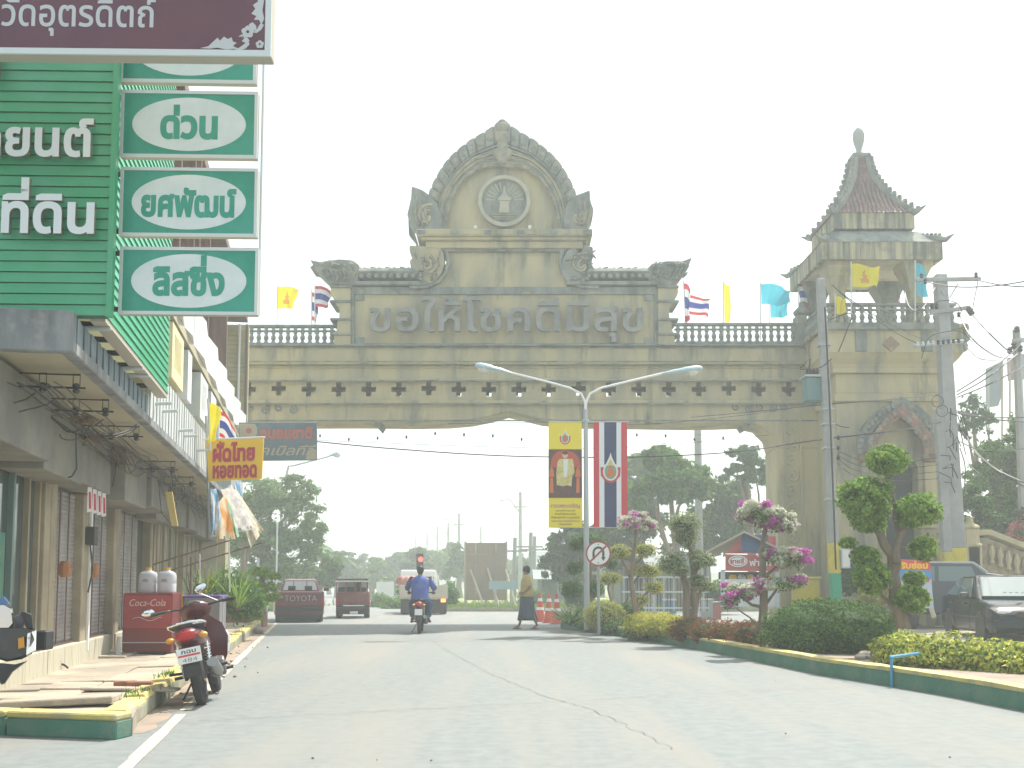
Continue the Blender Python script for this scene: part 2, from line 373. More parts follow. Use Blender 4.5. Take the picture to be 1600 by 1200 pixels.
def limb(name, parent, p0, p1, r0, r1, bend=.12, n=5, seed=0, m=None, fr=W):
    p0 = Vector(p0); p1 = Vector(p1); rg = random.Random(seed); d = p1 - p0
    o = Vector((rg.uniform(-1, 1), rg.uniform(-1, 1), rg.uniform(-.2, .6))) * d.length * bend
    pts = [p0 + d * t + o * (4 * t * (1 - t)) + Vector((rg.uniform(-1, 1), rg.uniform(-1, 1), 0)) * r0 * .35 * (0 < t < 1) for t in [i / (n - 1) for i in range(n)]]
    mb = MB(); mb.tube(pts, [r0 + (r1 - r0) * i / (n - 1) for i in range(n)], 7); return mb.build(name, m or BARK, parent, fr, smooth=True)
# ============================================================ SETTING
def sheet(name, poly, z, m, kind='structure', parent=None):
    mb = MB(); n = len(poly); mb.add([(p[0], p[1], z) for p in poly], [tuple(range(n))])
    o = mb.build(name, m, parent); o['kind'] = kind; return o
gmb = MB(); gmb.quad((-295, -24, 0), (295, -24, 0), (295, 285, 0), (-295, 285, 0)); gmb.build('ground', EARTH, kind='structure')
def sp(u, v): p = S(u, v); return (p.x, p.y)
kerbR = [G(876, 983), G(950, 992), G(1028, 1004), G(1100, 1017), G(1175, 1033), G(1280, 1055), G(1380, 1071), G(1480, 1088), G(1600, 1112), Vector((5.25, 8, 0)), Vector((5.45, 4, 0)), Vector((5.5, -6, 0))]
road = [sp(.03, -.25), sp(.08, 5), sp(.1, 26), sp(.1, 34), (-15, 46.3), (-60, 52), (-60, 47.5), (-18, 41.5), (-6, 46.6), (60, 46.6), (60, 30), (11, 30), (7.5, -8), (-14, -8), (-14, 8.1), (-4.2, 8.55)]
road = [sp(.03, -.2), sp(.08, 5), sp(.1, 26.0), (-40, 36.5), (-40, 46.2), (-9.4, 46.4), (60, 46.4), (60, -8), (-40, -8), (-40, 8.5)]
sheet('road', road, .004, ASPH)
far = [(-9.3, 46.2), (-4.4, 46.2), (-10, 90), (-28, 200), (-36, 200), (-17, 90)]
sheet('far_road', far, .008, ASPH)
# kerb along the planted median: green face, yellow cap
def offs(pts, d):
    out = []
    for i, p in enumerate(pts):
        t = (pts[min(i + 1, len(pts) - 1)] - pts[max(i - 1, 0)]).normalized(); out.append(p + Vector((-t.y, t.x, 0)) * -d if False else p + Vector((t.y, -t.x, 0)) * -d)
    return out
kin = offs(kerbR, -.0); 
def strip(name, pts, w0, w1, z0, z1, m, kind='structure'):
    A = offs(pts, w0); B = offs(pts, w1)
    mb = MB(); mb.loft([[(a.x, a.y, z0), (b.x, b.y, z0), (b.x, b.y, z1), (a.x, a.y, z1)] for a, b in zip(A, B)])
    return mb.build(name, m, kind=kind)
rn = random.Random(4)
kw = []
for a, b in zip(kerbR, kerbR[1:]):
    for t in range(4): kw.append(a.lerp(b, t / 4))
kw.append(kerbR[-1])
side = 1 if (offs(kerbR, 1)[3].x > kerbR[3].x) else -1
strip('median_kerb', kw, 0, side * .19, 0, .19, GRN)
kb = MB(); A = offs(kw, -side * .012); B = offs(kw, side * .2)
kb.loft([[(a.x, a.y, .185), (b.x, b.y, .185), (b.x, b.y, .225 + rn.uniform(0, .012)), (a.x, a.y, .222 + rn.uniform(0, .016))] for a, b in zip(A, B)])
kb.build('median_kerb_cap', YEL, kind='structure')
e0 = kerbR[0]
kb = MB(); kb.box((e0.x + .75, e0.y + .05, .095), (1.5, .19, .19)); kb.build('median_kerb_end', GRN, kind='structure')
kb = MB(); kb.box((e0.x + .75, e0.y + .05, .208), (1.52, .21, .04)); kb.build('median_kerb_end_cap', YEL, kind='structure')
soil = [(p.x, p.y) for p in offs(kw, side * .19)] + [(7.0, -6), (7.0, 8), (6.6, 16), (5.4, 24), (2.9, 29.6)]
sheet('median_soil', soil, .17, DIRT)
# far side kerb and lot on the right
kb = MB(); kb.bb((7.6, 12, 0), (30, 29.5, .05)); kb.build('parking_yard', PAVE, kind='structure')
# far kerb and verge beyond the junction
kb = MB(); kb.bb((-4.0, 46.5, 0), (30, 46.7, .15)); kb.build('far_kerb', KCON, kind='structure')
sheet('verge', [(-4.0, 46.75), (40, 46.75), (60, 200), (-20, 200), (-9.4, 90)], .012, mat('verge_grass', (.15, .22, .06), .95, col2=(.3, .27, .16), sc=.35, lo=.45, hi=.65, bump=.5, bsc=6))
sheet('left_verge', [(-40, 46.4), (-9.6, 46.6), (-18, 90), (-40, 200), (-120, 200), (-120, 46)], .01, bpy.data.materials['verge_grass'])
# white edge line, worn, and cracks
mb = MB()
for (a, b) in ((-9, 1.05), (1.35, 6.8), (7.2, 16.5), (17.2, 24)):
    n = 8
    for i in range(n):
        v0 = a + (b - a) * i / n; v1 = a + (b - a) * (i + 1) / n; j = lambda: rn.uniform(-.008, .008)
        mb.quad(S(.26 + j(), v0, .009), S(.36 + j(), v0, .009), S(.36 + j(), v1, .009), S(.26 + j(), v1, .009))
mb.build('edge_line', WLINE, kind='structure')
def crack(pts, wd, seed, mb):
    rg = random.Random(seed); L_ = []
    for a, b in zip(pts, pts[1:]):
        n = max(2, int((b - a).length / .12))
        for i in range(n): L_.append(a.lerp(b, i / n) + Vector((rg.uniform(-.03, .03), rg.uniform(-.05, .05), 0)))
    for a, b in zip(L_, L_[1:]):
        t = (b - a); q = Vector((-t.y, t.x, 0)).normalized() * wd * rg.uniform(.3, 1); mb.quad(*[Vector((p.x, p.y, .0085)) for p in (a - q, a + q, b + q, b - q)])
mb = MB()
crack([G(672, 1000), G(700, 1018), G(760, 1050), G(840, 1085), G(930, 1112), G(1010, 1150), G(1060, 1178)], .0045, 1, mb)
crack([G(215, 1133), G(420, 1122), G(640, 1110), G(840, 1100)], .006, 2, mb); crack([G(840, 1100), G(1060, 1086), G(1390, 1072)], .005, 3, mb)
crack([G(600, 1004), G(430, 1006), G(370, 1008)], .008, 5, mb); crack([G(1280, 1056), G(1330, 1068), G(1420, 1073)], .01, 6, mb)
mb.build('road_cracks', CRACK, kind='structure')
mb = MB()
for i in range(36):
    p = S(.05 + abs(rn.gauss(0, .22)), rn.uniform(-.3, 17), .02); k = rn.uniform(.008, .03); mb.ball(p, (k, k, k * .6), 5, 4)
for i in range(9):
    p = G(rn.uniform(200, 1500), rn.uniform(1040, 1195), .012); k = rn.uniform(.006, .014); mb.ball(p, (k, k, k * .6), 5, 4)
mb.build('gravel', mat('pebble', (.3, .25, .2), .9, obj=.2), kind='stuff')
sheet('gutter_dust', [sp(.05, -.2)] + [sp(.2 + .09 * abs(sin(i * 1.3)) + rn.uniform(-.07, .07), -.2 + i * .3) for i in range(80)] + [sp(.08, 24), sp(.05, 10)], .0065, DIRT)
# left sidewalk: base, slabs, kerb blocks
p0 = G(181, 1157); p1 = G(-260, 1140); tdir = (p1 - p0).normalized(); nrm = Vector((-tdir.y, tdir.x, 0)); nrm = nrm if nrm.y > 0 else -nrm
side_poly = [sp(-.2, 1.0), sp(-.2, 24), sp(-9, 24), sp(-9, 2.2), sp(-3, 1.4)]
mb = MB(); mb.prism(side_poly, 0, .125, ax='z'); sw = mb.build('sidewalk', PAVE, kind='structure')
rg = random.Random(12); v = .16
while v < 19:
    ln = rg.uniform(.75, 1.1); u = -.22
    cols = [(-.22, -.72), (-.725, -1.2), (-1.205, -1.66)] + ([(-1.665, -2.5), (-2.505, -3.4), (-3.405, -4.4)] if v < 2 else [])
    for (a, b) in cols:
        if (S(a, v) - p0).dot(nrm) < .25 or (S(b, v) - p0).dot(nrm) < .25: continue
        dv = rg.uniform(-.05, .05); mb = MB(); z = rg.uniform(.135, .165); j = lambda k=.012: rg.uniform(-k, k)
        c4 = [(a + j(), v + .015 + j()), (b + j(), v + .015 + j()), (b + j(), v + ln - .015 + j()), (a + j(), v + ln - .015 + j())]
        zz = [z + j(.012) for _ in range(4)]
        mb.loft([[S(p[0], p[1], .05) for p in c4], [S(p[0], p[1], q) for p, q in zip(c4, zz)]]); mb.build('slab', PAVE, sw, W, bev=.008)
    v += ln
# loose broken slabs and bricks
for (px, py, L_, Wd, h, rz, m) in [(90, 1100, 1.0, .34, .06, .12, PAVE), (30, 1095, .9, .4, .05, -.1, PAVE), (218, 1073, .26, .09, .06, .05, BRICKM), (196, 1072, .22, .09, .06, .1, BRICKM), (205, 1078, .9, .3, .03, .1, PAVE)]:
    p = G(px, py, .17); mb = MB(); mb.box((0, 0, h / 2), (L_, Wd, h)); o = mb.build('loose_brick' if m is BRICKM else 'broken_slab', m, bev=.01)
    o.location = (p.x, p.y, .165); o.rotation_euler = (rn.uniform(-.04, .04), rn.uniform(-.05, .05), rz)
    lab = {90: 'long cracked paving slab lying loose behind the green kerb end', 30: 'tilted grey paving slab at the far left of the kerb end', 218: 'right hand red clay brick lying on the broken pavement', 196: 'left hand red clay brick lying on the broken pavement', 205: 'thin broken slab under the two red bricks'}[px]
    tag(o, lab, 'brick' if m is BRICKM else 'paving slab')
kr = bpy.data.objects.new('sidewalk_kerb', None); COL.objects.link(kr); kr['kind'] = 'structure'; kr.location = S(0, 0)
v = .02; i = 0
while v < 22.5:
    ln = 1.0; mb = MB(); j = lambda k=.015: rg.uniform(-k, k)
    hh = .19 + j(); gap = .012
    if 1.05 < v < 1.9: v += .25
    x0, x1 = -.2 + j(), .0 + j()
    mb.k = 0; mb.loft([[S(x1, v + gap, 0), S(x0, v + gap, 0), S(x0, v + ln - gap, 0), S(x1, v + ln - gap, 0)], [S(x1, v + gap, hh - .05), S(x0, v + gap, hh - .05), S(x0, v + ln - gap, hh - .05), S(x1, v + ln - gap, hh - .05)]])
    mb.k = 1; mb.loft([[S(x1, v + gap, hh - .05), S(x0, v + gap, hh - .05), S(x0, v + ln - gap, hh - .05), S(x1, v + ln - gap, hh - .05)], [S(x1 - .02, v + gap, hh + j(.01)), S(x0, v + gap, hh), S(x0, v + ln - gap, hh), S(x1 - .02, v + ln - gap, hh + j(.01))]])
    mb.build('kerb_block', [KCON, YEL], kr, W, bev=.008); v += ln; i += 1
# the kerb end that faces the camera: green face, yellow top
p0 = G(181, 1157); p1 = G(-260, 1140); tdir = (p1 - p0).normalized(); nrm = Vector((-tdir.y, tdir.x, 0)); nrm = nrm if nrm.y > 0 else -nrm
for i in range(4):
    a = p0 + tdir * (i * 1.02 + .0); b = a + tdir * 1.0; mb = MB()
    for k_, z0, z1, o_ in ((0, 0, .15, 0), (1, .15, .2, .008)):
        mb.k = k_; a2 = a - nrm * o_; b2 = b - nrm * o_
        mb.loft([[Vector((q.x, q.y, z)) for q in (a2, b2, b + nrm * .22, a + nrm * .22)] for z in (z0, z1)])
    mb.build('kerb_block', [GRN, YEL], kr, W, bev=.012)
mb = MB(); mb.prism([(p.x, p.y) for p in (p0 + nrm * .22, p1 + nrm * .22, S(-6, 1.2), S(-.05, 1.0))], 0, .15, ax='z'); mb.build('sidewalk_end', PAVE, kind='structure')
# distant ridge of trees is built later; low haze box last

# ============================================================ GATE
STM = mat('carved_cement', (.30, .29, .20), .9, col2=(.17, .18, .15), sc=3, bump=.6, bsc=18)
GY = 34.0
gate = thing('town_gate', 'ochre concrete gateway spanning the road, with a pointed carved arch and medallion on top', 'gateway', (8.33, GY, 0))
def gp(px, py, Y=GY): p = P(px, py, Y); return (p.x, p.z)
def gz(py, Y=GY): return P(800, py, Y).z
def gx(px, py=600, Y=GY): return P(px, py, Y).x
BX0 = gx(300); BX1 = gx(1306, 600, 32.0) + .12
def gpoly(pts, Y=GY): return [gp(x, y, Y) for x, y in pts]
def mir(pts, ax=788): return pts + [(2 * ax - x, y) for x, y in reversed(pts) if abs(x - ax) > .5]
cross_px = [388 + 46.95 * i for i in range(-1, 19)]
def crosshole(cx, cz, k=1):
    a, b = .085 * k, .235 * k
    return [(cx - a, cz - b), (cx + a, cz - b), (cx + a, cz - a), (cx + b, cz - a), (cx + b, cz + a), (cx + a, cz + a), (cx + a, cz + b), (cx - a, cz + b), (cx - a, cz + a), (cx - b, cz + a), (cx - b, cz - a), (cx - a, cz - a)]
z_c0, z_c1 = gz(627), gz(594); zc = gz(608)
holes = [crosshole(gx(x, 608), zc + (.03 if i % 5 == 2 else 0)) for i, x in enumerate(cross_px)]
holes2 = [crosshole(gx(x, 608) + .05, zc - .02, .72) for x in cross_px]
for (ya, yb, nm) in ((GY + .03, GY + .25, 'cross_wall'), (GY + 1.3, GY + 1.52, 'cross_wall')):
    mb = MB(); mb.prism([(BX0, z_c0), (BX1, z_c0), (BX1, z_c1), (BX0, z_c1)], ya, yb, holes if ya < GY + 1 else holes2); mb.build(nm, ST, gate, W)
# lower beam with curved underside
und = [(300, 660), (560, 659), (640, 660), (700, 659), (735, 656), (765, 650), (795, 642), (822, 648), (850, 655), (900, 659), (1100, 662), (1165, 660), (1192, 666), (1208, 682), (1213, 700)]
low = gpoly(und) + [(BX1, gz(700)), (BX1, z_c0)] + [(BX0, z_c0)]
mb = MB(); mb.prism(low, GY, GY + 1.55); mb.build('lower_beam', ST, gate, W, bev=.02)
for px in (590, 1170):
    mb = MB(); c = gp(px, 661); mb.prism([(c[0] - .12, c[1] + .04), (c[0], c[1] - .16), (c[0] + .12, c[1] + .04)], GY + .1, GY + 1.4); mb.build('drip_point', STD, gate, W)
# upper beam and mouldings
def band(y0, y1, pr, m=ST, nm='moulding', back=1.55, x0=None, x1=None):
    mb = MB(); mb.bb((x0 if x0 is not None else BX0, GY - pr, gz(y1)), (x1 if x1 is not None else BX1, GY + back, gz(y0))); return mb.build(nm, m, gate, W, bev=.02)
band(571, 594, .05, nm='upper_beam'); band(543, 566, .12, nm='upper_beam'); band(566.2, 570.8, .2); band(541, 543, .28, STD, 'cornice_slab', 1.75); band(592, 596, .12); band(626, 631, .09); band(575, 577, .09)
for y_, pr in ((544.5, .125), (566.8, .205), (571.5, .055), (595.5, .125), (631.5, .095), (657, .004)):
    mb = MB(); mb.bb((BX0, GY - pr - .012, gz(y_ + 1.3)), (BX1, GY - pr + .03, gz(y_ - .8))); mb.build('dark_ledge_line', STD, gate, W)  # thin darker strip along the foot of each ledge
# deck at parapet level
mb = MB(); mb.bb((BX0, GY - .05, gz(541) + .002), (BX1, GY + 1.6, gz(537))); mb.build('deck', STD, gate, W)
# pillars
pz = 0
mb = MB(); mb.bb((gx(1213, 700), GY, 0), (BX1, GY + 1.55, gz(700))); mb.build('pillar', ST, gate, W, bev=.03)
mb = MB(); mb.bb((gx(300), GY, 0), (gx(345), GY + 1.55, gz(661) - .01)); mb.build('pillar', ST, gate, W, bev=.03)
# carved scroll strip on the right pillar and spandrel
def scroll(px, py, r, turns, Y, m, seg=22, dirn=1, rr=.035):
    c = Vector(P(px, py, Y)); mb = MB(); pts = []
    for i in range(seg):
        t = i / (seg - 1); a = dirn * t * turns * 2 * pi + 1.2; q = r * (1 - .85 * t); pts.append(c + Vector((cos(a) * q, 0, sin(a) * q)))
    mb.tube(pts, rr, 5); mb.build('carved_scroll', m, gate, W, smooth=True)
for i in range(9): scroll(1236 + (i % 2) * 3, 672 + i * 24, .2, 1.4, GY - .02, ST, dirn=(-1) ** i)
for i in range(5): scroll(1150 + i * 19, 636 + (2 if i % 2 else 0), .14, 1.3, GY - .02, STD, dirn=(-1) ** i, rr=.028)
for i in range(4): scroll(392 + i * 22, 637 + (i % 2) * 3, .15, 1.3, GY - .02, STD, dirn=(-1) ** i, rr=.03)
mb = MB(); mb.bb((gx(1226, 650) - .05, GY - .06, 0), (gx(1226, 650), GY, gz(650))); mb.bb((gx(1248, 650), GY - .06, 0), (gx(1248, 650) + .07, GY, gz(645))); mb.build('pilaster_strip', ST, gate, W)
# central name wall
body = [(548, 541), (548, 447), (640, 447), (668, 446), (684, 437), (694, 424), (698, 408), (695, 388)]
body = gpoly(mir(body)); mb = MB(); mb.prism(body, GY + .12, GY + 1.1); mb.build('name_wall', ST, gate, W, bev=.02)
frame = [(553, 536), (553, 459), (1023, 459), (1023, 536)]
def frm(o, i, ya, yb, m, nm):
    mb = MB(); mb.prism(gpoly(o), ya, yb, [gpoly(i)]); mb.build(nm, m, gate, W)
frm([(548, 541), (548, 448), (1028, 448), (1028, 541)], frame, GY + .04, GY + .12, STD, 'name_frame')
for x, y in ((562, 464), (1014, 464), (562, 531), (1014, 531)):
    mb = MB(); c = gp(x, y); mb.box((c[0], GY + .09, c[1]), (.26, .06, .2)); mb.build('corner_block', STD, gate, W)
text('ขอให้โชคดีมีสุข', gate, P(577, 518, GY - .06), (LET, LET), h=gz(480) - gz(518), wd=gx(1005) - gx(577), bold=.014, depth=.13, split=True, fr=W)
# pilasters at the ends of the name wall (baluster-like stacked profile)
prof = [(522, 541), (522, 523), (527, 515), (527, 505), (530, 500), (531, 482), (525, 476), (525, 470), (518, 462), (516, 455), (521, 448)]
for ax in (1, -1):
    pts = prof + [(548, 448), (548, 541)]
    if ax < 0: pts = [(1576 - x, y) for x, y in pts]
    mb = MB(); mb.prism(gpoly(pts), GY - .06, GY + 1.2); mb.build('end_pilaster', ST, gate, W, bev=.02)
    for yy, ov in ((523, 3), (500, 3), (472, 4), (449, 4)):
        xs = sorted((((518 - ov) if ax > 0 else 1576 - 548), 548 if ax > 0 else 1576 - 518 + ov)); mb = MB(); mb.bb((gx(xs[0]), GY - .12, gz(yy + 2)), (gx(xs[1]), GY + 1.25, gz(yy - 2))); mb.build('moulding', STD, gate, W, bev=.02)
# naga rails: sloping ribbed roll on top of the side walls with a fish-mouth head
for ax in (1, -1):
    q = (lambda x: x) if ax > 0 else (lambda x: 1576 - x)
    mb = MB(); mb.bb((min(gx(q(540)), gx(q(690))), GY - .1, gz(446)), (max(gx(q(540)), gx(q(668))), GY + 1.2, gz(440))); mb.build('rail_base', STD, gate, W, bev=.02)
    mb = MB(); rings = []
    for i in range(13):
        x = 556 + (672 - 556) * i / 12; c = Vector(P(q(x), 431 + (3 if i > 10 else 0), GY + .45)); rr = .2 + (.02 if i % 2 else 0)
        rings.append([c + Vector((0, cos(t) * .55, sin(t) * rr)) for t in [2 * pi * k / 12 for k in range(12)]])
    mb.loft(rings); mb.build('naga_body', STD, gate, W, smooth=True)
    for i in range(9):
        x = 560 + i * 11.5; c = gp(q(x), 419 + (i % 2)); mb = MB(); s_ = .12
        mb.prism([(c[0] - s_, c[1] - .1), (c[0] + s_, c[1] - .1), (c[0] + s_ * .9 * ax, c[1] + .05), (c[0] - s_ * .8 * ax, c[1] + .1)], GY + .1, GY + .8); mb.build('crest_scale', STD, gate, W, bev=.015)
        mb = MB(); c = P(q(x + 5), 431, GY - .08); mb.ball(c, (.09, .06, .09), 6, 5); mb.build('rosette', STD, gate, W, smooth=True)
    head = [(485, 407), (500, 410), (530, 406), (552, 408), (562, 415), (560, 436), (556, 445), (528, 446), (513, 440), (500, 428), (492, 420), (484, 419), (490, 415)]
    if ax < 0: head = [(1081, 403), (1066, 409), (1040, 409), (1018, 413), (1012, 420), (1014, 440), (1020, 446), (1048, 447), (1062, 436), (1074, 420)]
    mb = MB(); mb.prism(gpoly(head), GY - .1, GY + 1.0); mb.build('naga_head', STD, gate, W, bev=.03)
    for i in range(7):
        c0 = P(q(500 + i * 8), 415 + i * 2, GY - .12); c1 = P(q(516 + i * 6), 438 - i, GY - .12); mb = MB(); mb.tube([c0, (c0 + c1) / 2 + Vector((.05, -.05, .08)), c1], [.03, .06, .03], 6); mb.build('carved_feather', STD, gate, W, smooth=True)
    rgh = random.Random(ax + 5)
    for i in range(26):
        px_, py_ = q(rgh.uniform(503, 556)), rgh.uniform(411, 441) if i < 20 else 414
        if abs(px_ - 788) > 270 and py_ > 432: continue
        a_ = rgh.uniform(0, pi); c = P(px_, py_, GY - .12); d = Vector((cos(a_), 0, sin(a_))) * .13; mb = MB(); mb.tube([c - d, c + Vector((0, -.07, 0)), c + d], [.02, .055, .015], 5); mb.build('carved_leaf', STM if i % 2 else STD, gate, W, smooth=True)
    for i in range(18):
        c = P(q(rgh.uniform(648, 688)), rgh.uniform(392, 438), GY - .08); a_ = rgh.uniform(0, pi); d = Vector((cos(a_), 0, sin(a_))) * .14; mb = MB(); mb.tube([c - d, c + Vector((0, -.07, 0)), c + d], [.02, .05, .015], 5); mb.build('carved_leaf', STM if i % 2 else STD, gate, W, smooth=True)
    scr = [(640, 384), (640, 394), (646, 402), (640, 408), (642, 418), (650, 424), (668, 445), (680, 440), (690, 428), (695, 412), (693, 396), (688, 387)]
    if ax < 0: scr = [(888, 445), (878, 428), (878, 408), (886, 392), (900, 386), (906, 402), (912, 384), (926, 386), (927, 402), (918, 416), (922, 432), (912, 446)]
    mb = MB(); mb.prism(gpoly(scr), GY - .06, GY + .8); mb.build('scroll_block', ST if ax > 0 else STD, gate, W, bev=.03)
    for k in range(3): scroll(q(666), 414, .42 - .11 * k, .85, GY - .1, STD if k % 2 else ST, dirn=-ax, rr=.04)
    mb = MB(); pts = [P(q(x), y, GY + .0) for x, y in ((640, 449), (668, 448), (686, 440), (697, 426), (701, 408), (697, 390))]; mb.tube(pts, .07, 6); mb.build('curved_moulding', STD, gate, W, smooth=True)
# entablature under the arch
for (x, y0, y1, pr, m) in ((650, 362, 373, .3, ST), (657, 373.2, 378, .22, ST), (664, 378.2, 389, .1, ST), (690, 389.2, 393, .04, STD)):
    mb = MB(); mb.bb((gx(x), GY - pr, gz(y1)), (gx(1576 - x), GY + 1.1, gz(y0))); mb.build('entablature', m, gate, W, bev=.025)
for i in range(16):
    x = 658 + i * 17.3; mb = MB(); mb.bb((gx(x - 6), GY - .34, gz(371)), (gx(x + 6), GY - .3, gz(364.5))); mb.build('dentil', ST if i % 3 else STD, gate, W)
# pointed arch
outer = [(668, 362), (667, 335), (670, 302), (677, 285), (690, 262), (701, 247.5), (715, 234.5), (734, 219.5), (755, 207.5), (771, 197), (785, 185)]
inner = [(694, 362), (698, 340), (703, 318), (712, 298), (727, 278), (746, 264.5), (764, 261), (785, 260)]
def resamp(pts, n):
    d = [0]
    for a, b in zip(pts, pts[1:]): d.append(d[-1] + math.hypot(a[0] - b[0], a[1] - b[1]))
    out = []
    for i in range(n):
        t = d[-1] * i / (n - 1); j = min(max(k for k in range(len(d)) if d[k] <= t + 1e-9), len(pts) - 2); f = (t - d[j]) / (d[j + 1] - d[j]); a, b = pts[j], pts[j + 1]; out.append((a[0] + (b[0] - a[0]) * f, a[1] + (b[1] - a[1]) * f))
    return out
AX = 785
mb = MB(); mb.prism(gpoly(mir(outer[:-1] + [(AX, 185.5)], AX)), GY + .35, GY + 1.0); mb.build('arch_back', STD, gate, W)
NO = 45; ro = resamp(outer, NO); ri = resamp(inner, NO)
mx = lambda p, s_: (p[0] if s_ > 0 else 2 * AX - p[0], p[1])
def lerp2(a, b, t): return (a[0] + (b[0] - a[0]) * t, a[1] + (b[1] - a[1]) * t)
def archband(t0, t1, pr, m, nm, s_):
    mb = MB(); rings = []
    for i in range(NO):
        a = gp(*mx(lerp2(ro[i], ri[i], t0), s_)); b = gp(*mx(lerp2(ro[i], ri[i], t1), s_)); rings.append([(a[0], GY - pr, a[1]), (b[0], GY - pr, b[1]), (b[0], GY + .5, b[1]), (a[0], GY + .5, a[1])])
    mb.loft(rings); mb.build(nm, m, gate, W)
for s_ in (1, -1):
    archband(.02, .52, -.05, STD, 'arch_band', s_); archband(.52, .56, .12, STD, 'arch_moulding', s_); archband(.56, .68, -.0, STD, 'arch_band', s_); archband(.68, .71, .1, ST, 'arch_moulding', s_); archband(.84, .87, .08, STD, 'arch_moulding', s_); archband(.71, .84, -.0, STD, 'arch_band', s_); archband(.87, .995, .03, ST, 'arch_band', s_)
    nb = 13; rs = resamp(outer, nb * 4 + 1); rq = resamp(inner, nb * 4 + 1)
    for i in range(nb):
        k0, k1 = i * 4, i * 4 + 4; g_ = .5
        qd = [lerp2(rs[k0], rq[k0], .0), lerp2(rs[k0 + 2], rq[k0 + 2], -.012), lerp2(rs[k1], rq[k1], .0), lerp2(rs[k1], rq[k1], .5), lerp2(rs[k0], rq[k0], .5)]
        c = (sum(p[0] for p in qd) / 5, sum(p[1] for p in qd) / 5); qd = [lerp2(p, c, .05) for p in qd]; qd = [gp(*mx(p, s_)) for p in qd]
        mb = MB(); mb.prism(qd, GY - .1, GY + .8); mb.build('arch_block', STD, gate, W, bev=.035)
        cc = lerp2(rs[k0 + 2], rq[k0 + 2], .26); mb = MB(); mb.ball(P(*mx(cc, s_), GY - .09), (.11, .06, .11), 8, 6); mb.build('arch_boss', STM, gate, W, smooth=True)
    mb = MB()
    for k in range(2):
        tt = (.62, .775)[k]; n = 60; a1 = resamp(outer, n); a2 = resamp(inner, n)
        for i in range(n): mb.ball(P(*mx(lerp2(a1[i], a2[i], tt), s_), GY - .05), .07, 5, 4)
    mb.build('bead_row', STM, gate, W, smooth=True, kind='stuff')
    mb = MB(); n = 34; a1 = resamp(outer, n); a2 = resamp(inner, n)
    for i in range(n): mb.ball(P(*mx(lerp2(a1[i], a2[i], .96), s_), GY - .05), (.09, .06, .09), 5, 4)
    mb.build('leaf_edging', STM, gate, W, smooth=True, kind='stuff')
mb = MB(); mb.prism(gpoly(mir(inner[:-1] + [(AX, 260)], AX)), GY + .15, GY + .9); mb.build('tympanum', ST, gate, W)
for (y, r, t) in ((200, .22, 1), (214, .26, 1), (228, .2, 1), (241, .27, .9), (252, .14, .9)):
    mb = MB(); mb.ball(P(AX, y, GY - .12), (r, .1, r * 1.0), 9, 7); mb.build('keystone_boss', STM, gate, W, smooth=True)
for s_ in (1, -1):
    mb = MB(); mb.ball(P(AX + s_ * 9, 240, GY - .1), (.13, .1, .2), 8, 6); mb.build('keystone_petal', STM, gate, W, smooth=True)
# medallion
mc = P(788, 315.5, GY + .05); rm = (gx(829, 315) - gx(747, 315)) / 2
mb = MB(); n = 40
rings = []
for k in range(n + 1):
    a = 2 * pi * k / n; e = Vector((cos(a), 0, sin(a))); rings.append([mc + e * rm + Vector((0, .12, 0)), mc + e * rm + Vector((0, -.12, 0)), mc + e * rm * .86 + Vector((0, -.14, 0)), mc + e * rm * .84 + Vector((0, .12, 0))])
mb.loft(rings, cap=False); mb.build('medallion_ring', mat('medallion_cement', (.44, .42, .31), .8, col2=(.35, .35, .28), sc=2), gate, W, smooth=False)
mb = MB(); mb.prism([(mc.x + cos(2 * pi * k / n) * rm * .86, mc.z + sin(2 * pi * k / n) * rm * .86) for k in range(n)], mc.y, mc.y + .1); mb.build('medallion_disc', STD, gate, W)
mr_ = bpy.data.materials['medallion_cement']
for k in range(13):
    a = R(90 + (k - 6) * 14.5)
    if k == 6: continue
    d0 = Vector((cos(a), 0, sin(a))); mb = MB(); c0 = mc + Vector((0, 0, .05)); mb.tube([c0 + d0 * rm * .36, c0 + d0 * rm * .72], [.012, .035], 5); mb.build('relief_ray', mr_, gate, W)
def rel(pts, nm, t=.05):
    mb = MB(); mb.prism([(mc.x + x * rm, mc.z + z * rm) for x, z in pts], mc.y - t, mc.y + .01); mb.build(nm, mr_, gate, W, bev=.01)
rel([(-.2, -.45), (.2, -.45), (.17, -.05), (.22, -.03), (.22, .03), (-.22, .03), (-.22, -.03), (-.17, -.05)], 'relief_pavilion')
rel([(-.24, .04), (.24, .04), (.27, .12), (.14, .2), (.07, .32), (.02, .62), (-.02, .62), (-.07, .32), (-.14, .2), (-.27, .12)], 'relief_roof', .07)
rel([(-.08, -.45), (.08, -.45), (.08, -.2), (0, -.1), (-.08, -.2)], 'relief_doorway', .075)
for k in range(3): rel([(-.5 + .06 * k, -.52 - k * .09), (.5 - .06 * k, -.52 - k * .09), (.5 - .06 * k, -.49 - k * .09), (-.5 + .06 * k, -.49 - k * .09)], 'relief_step', .045)
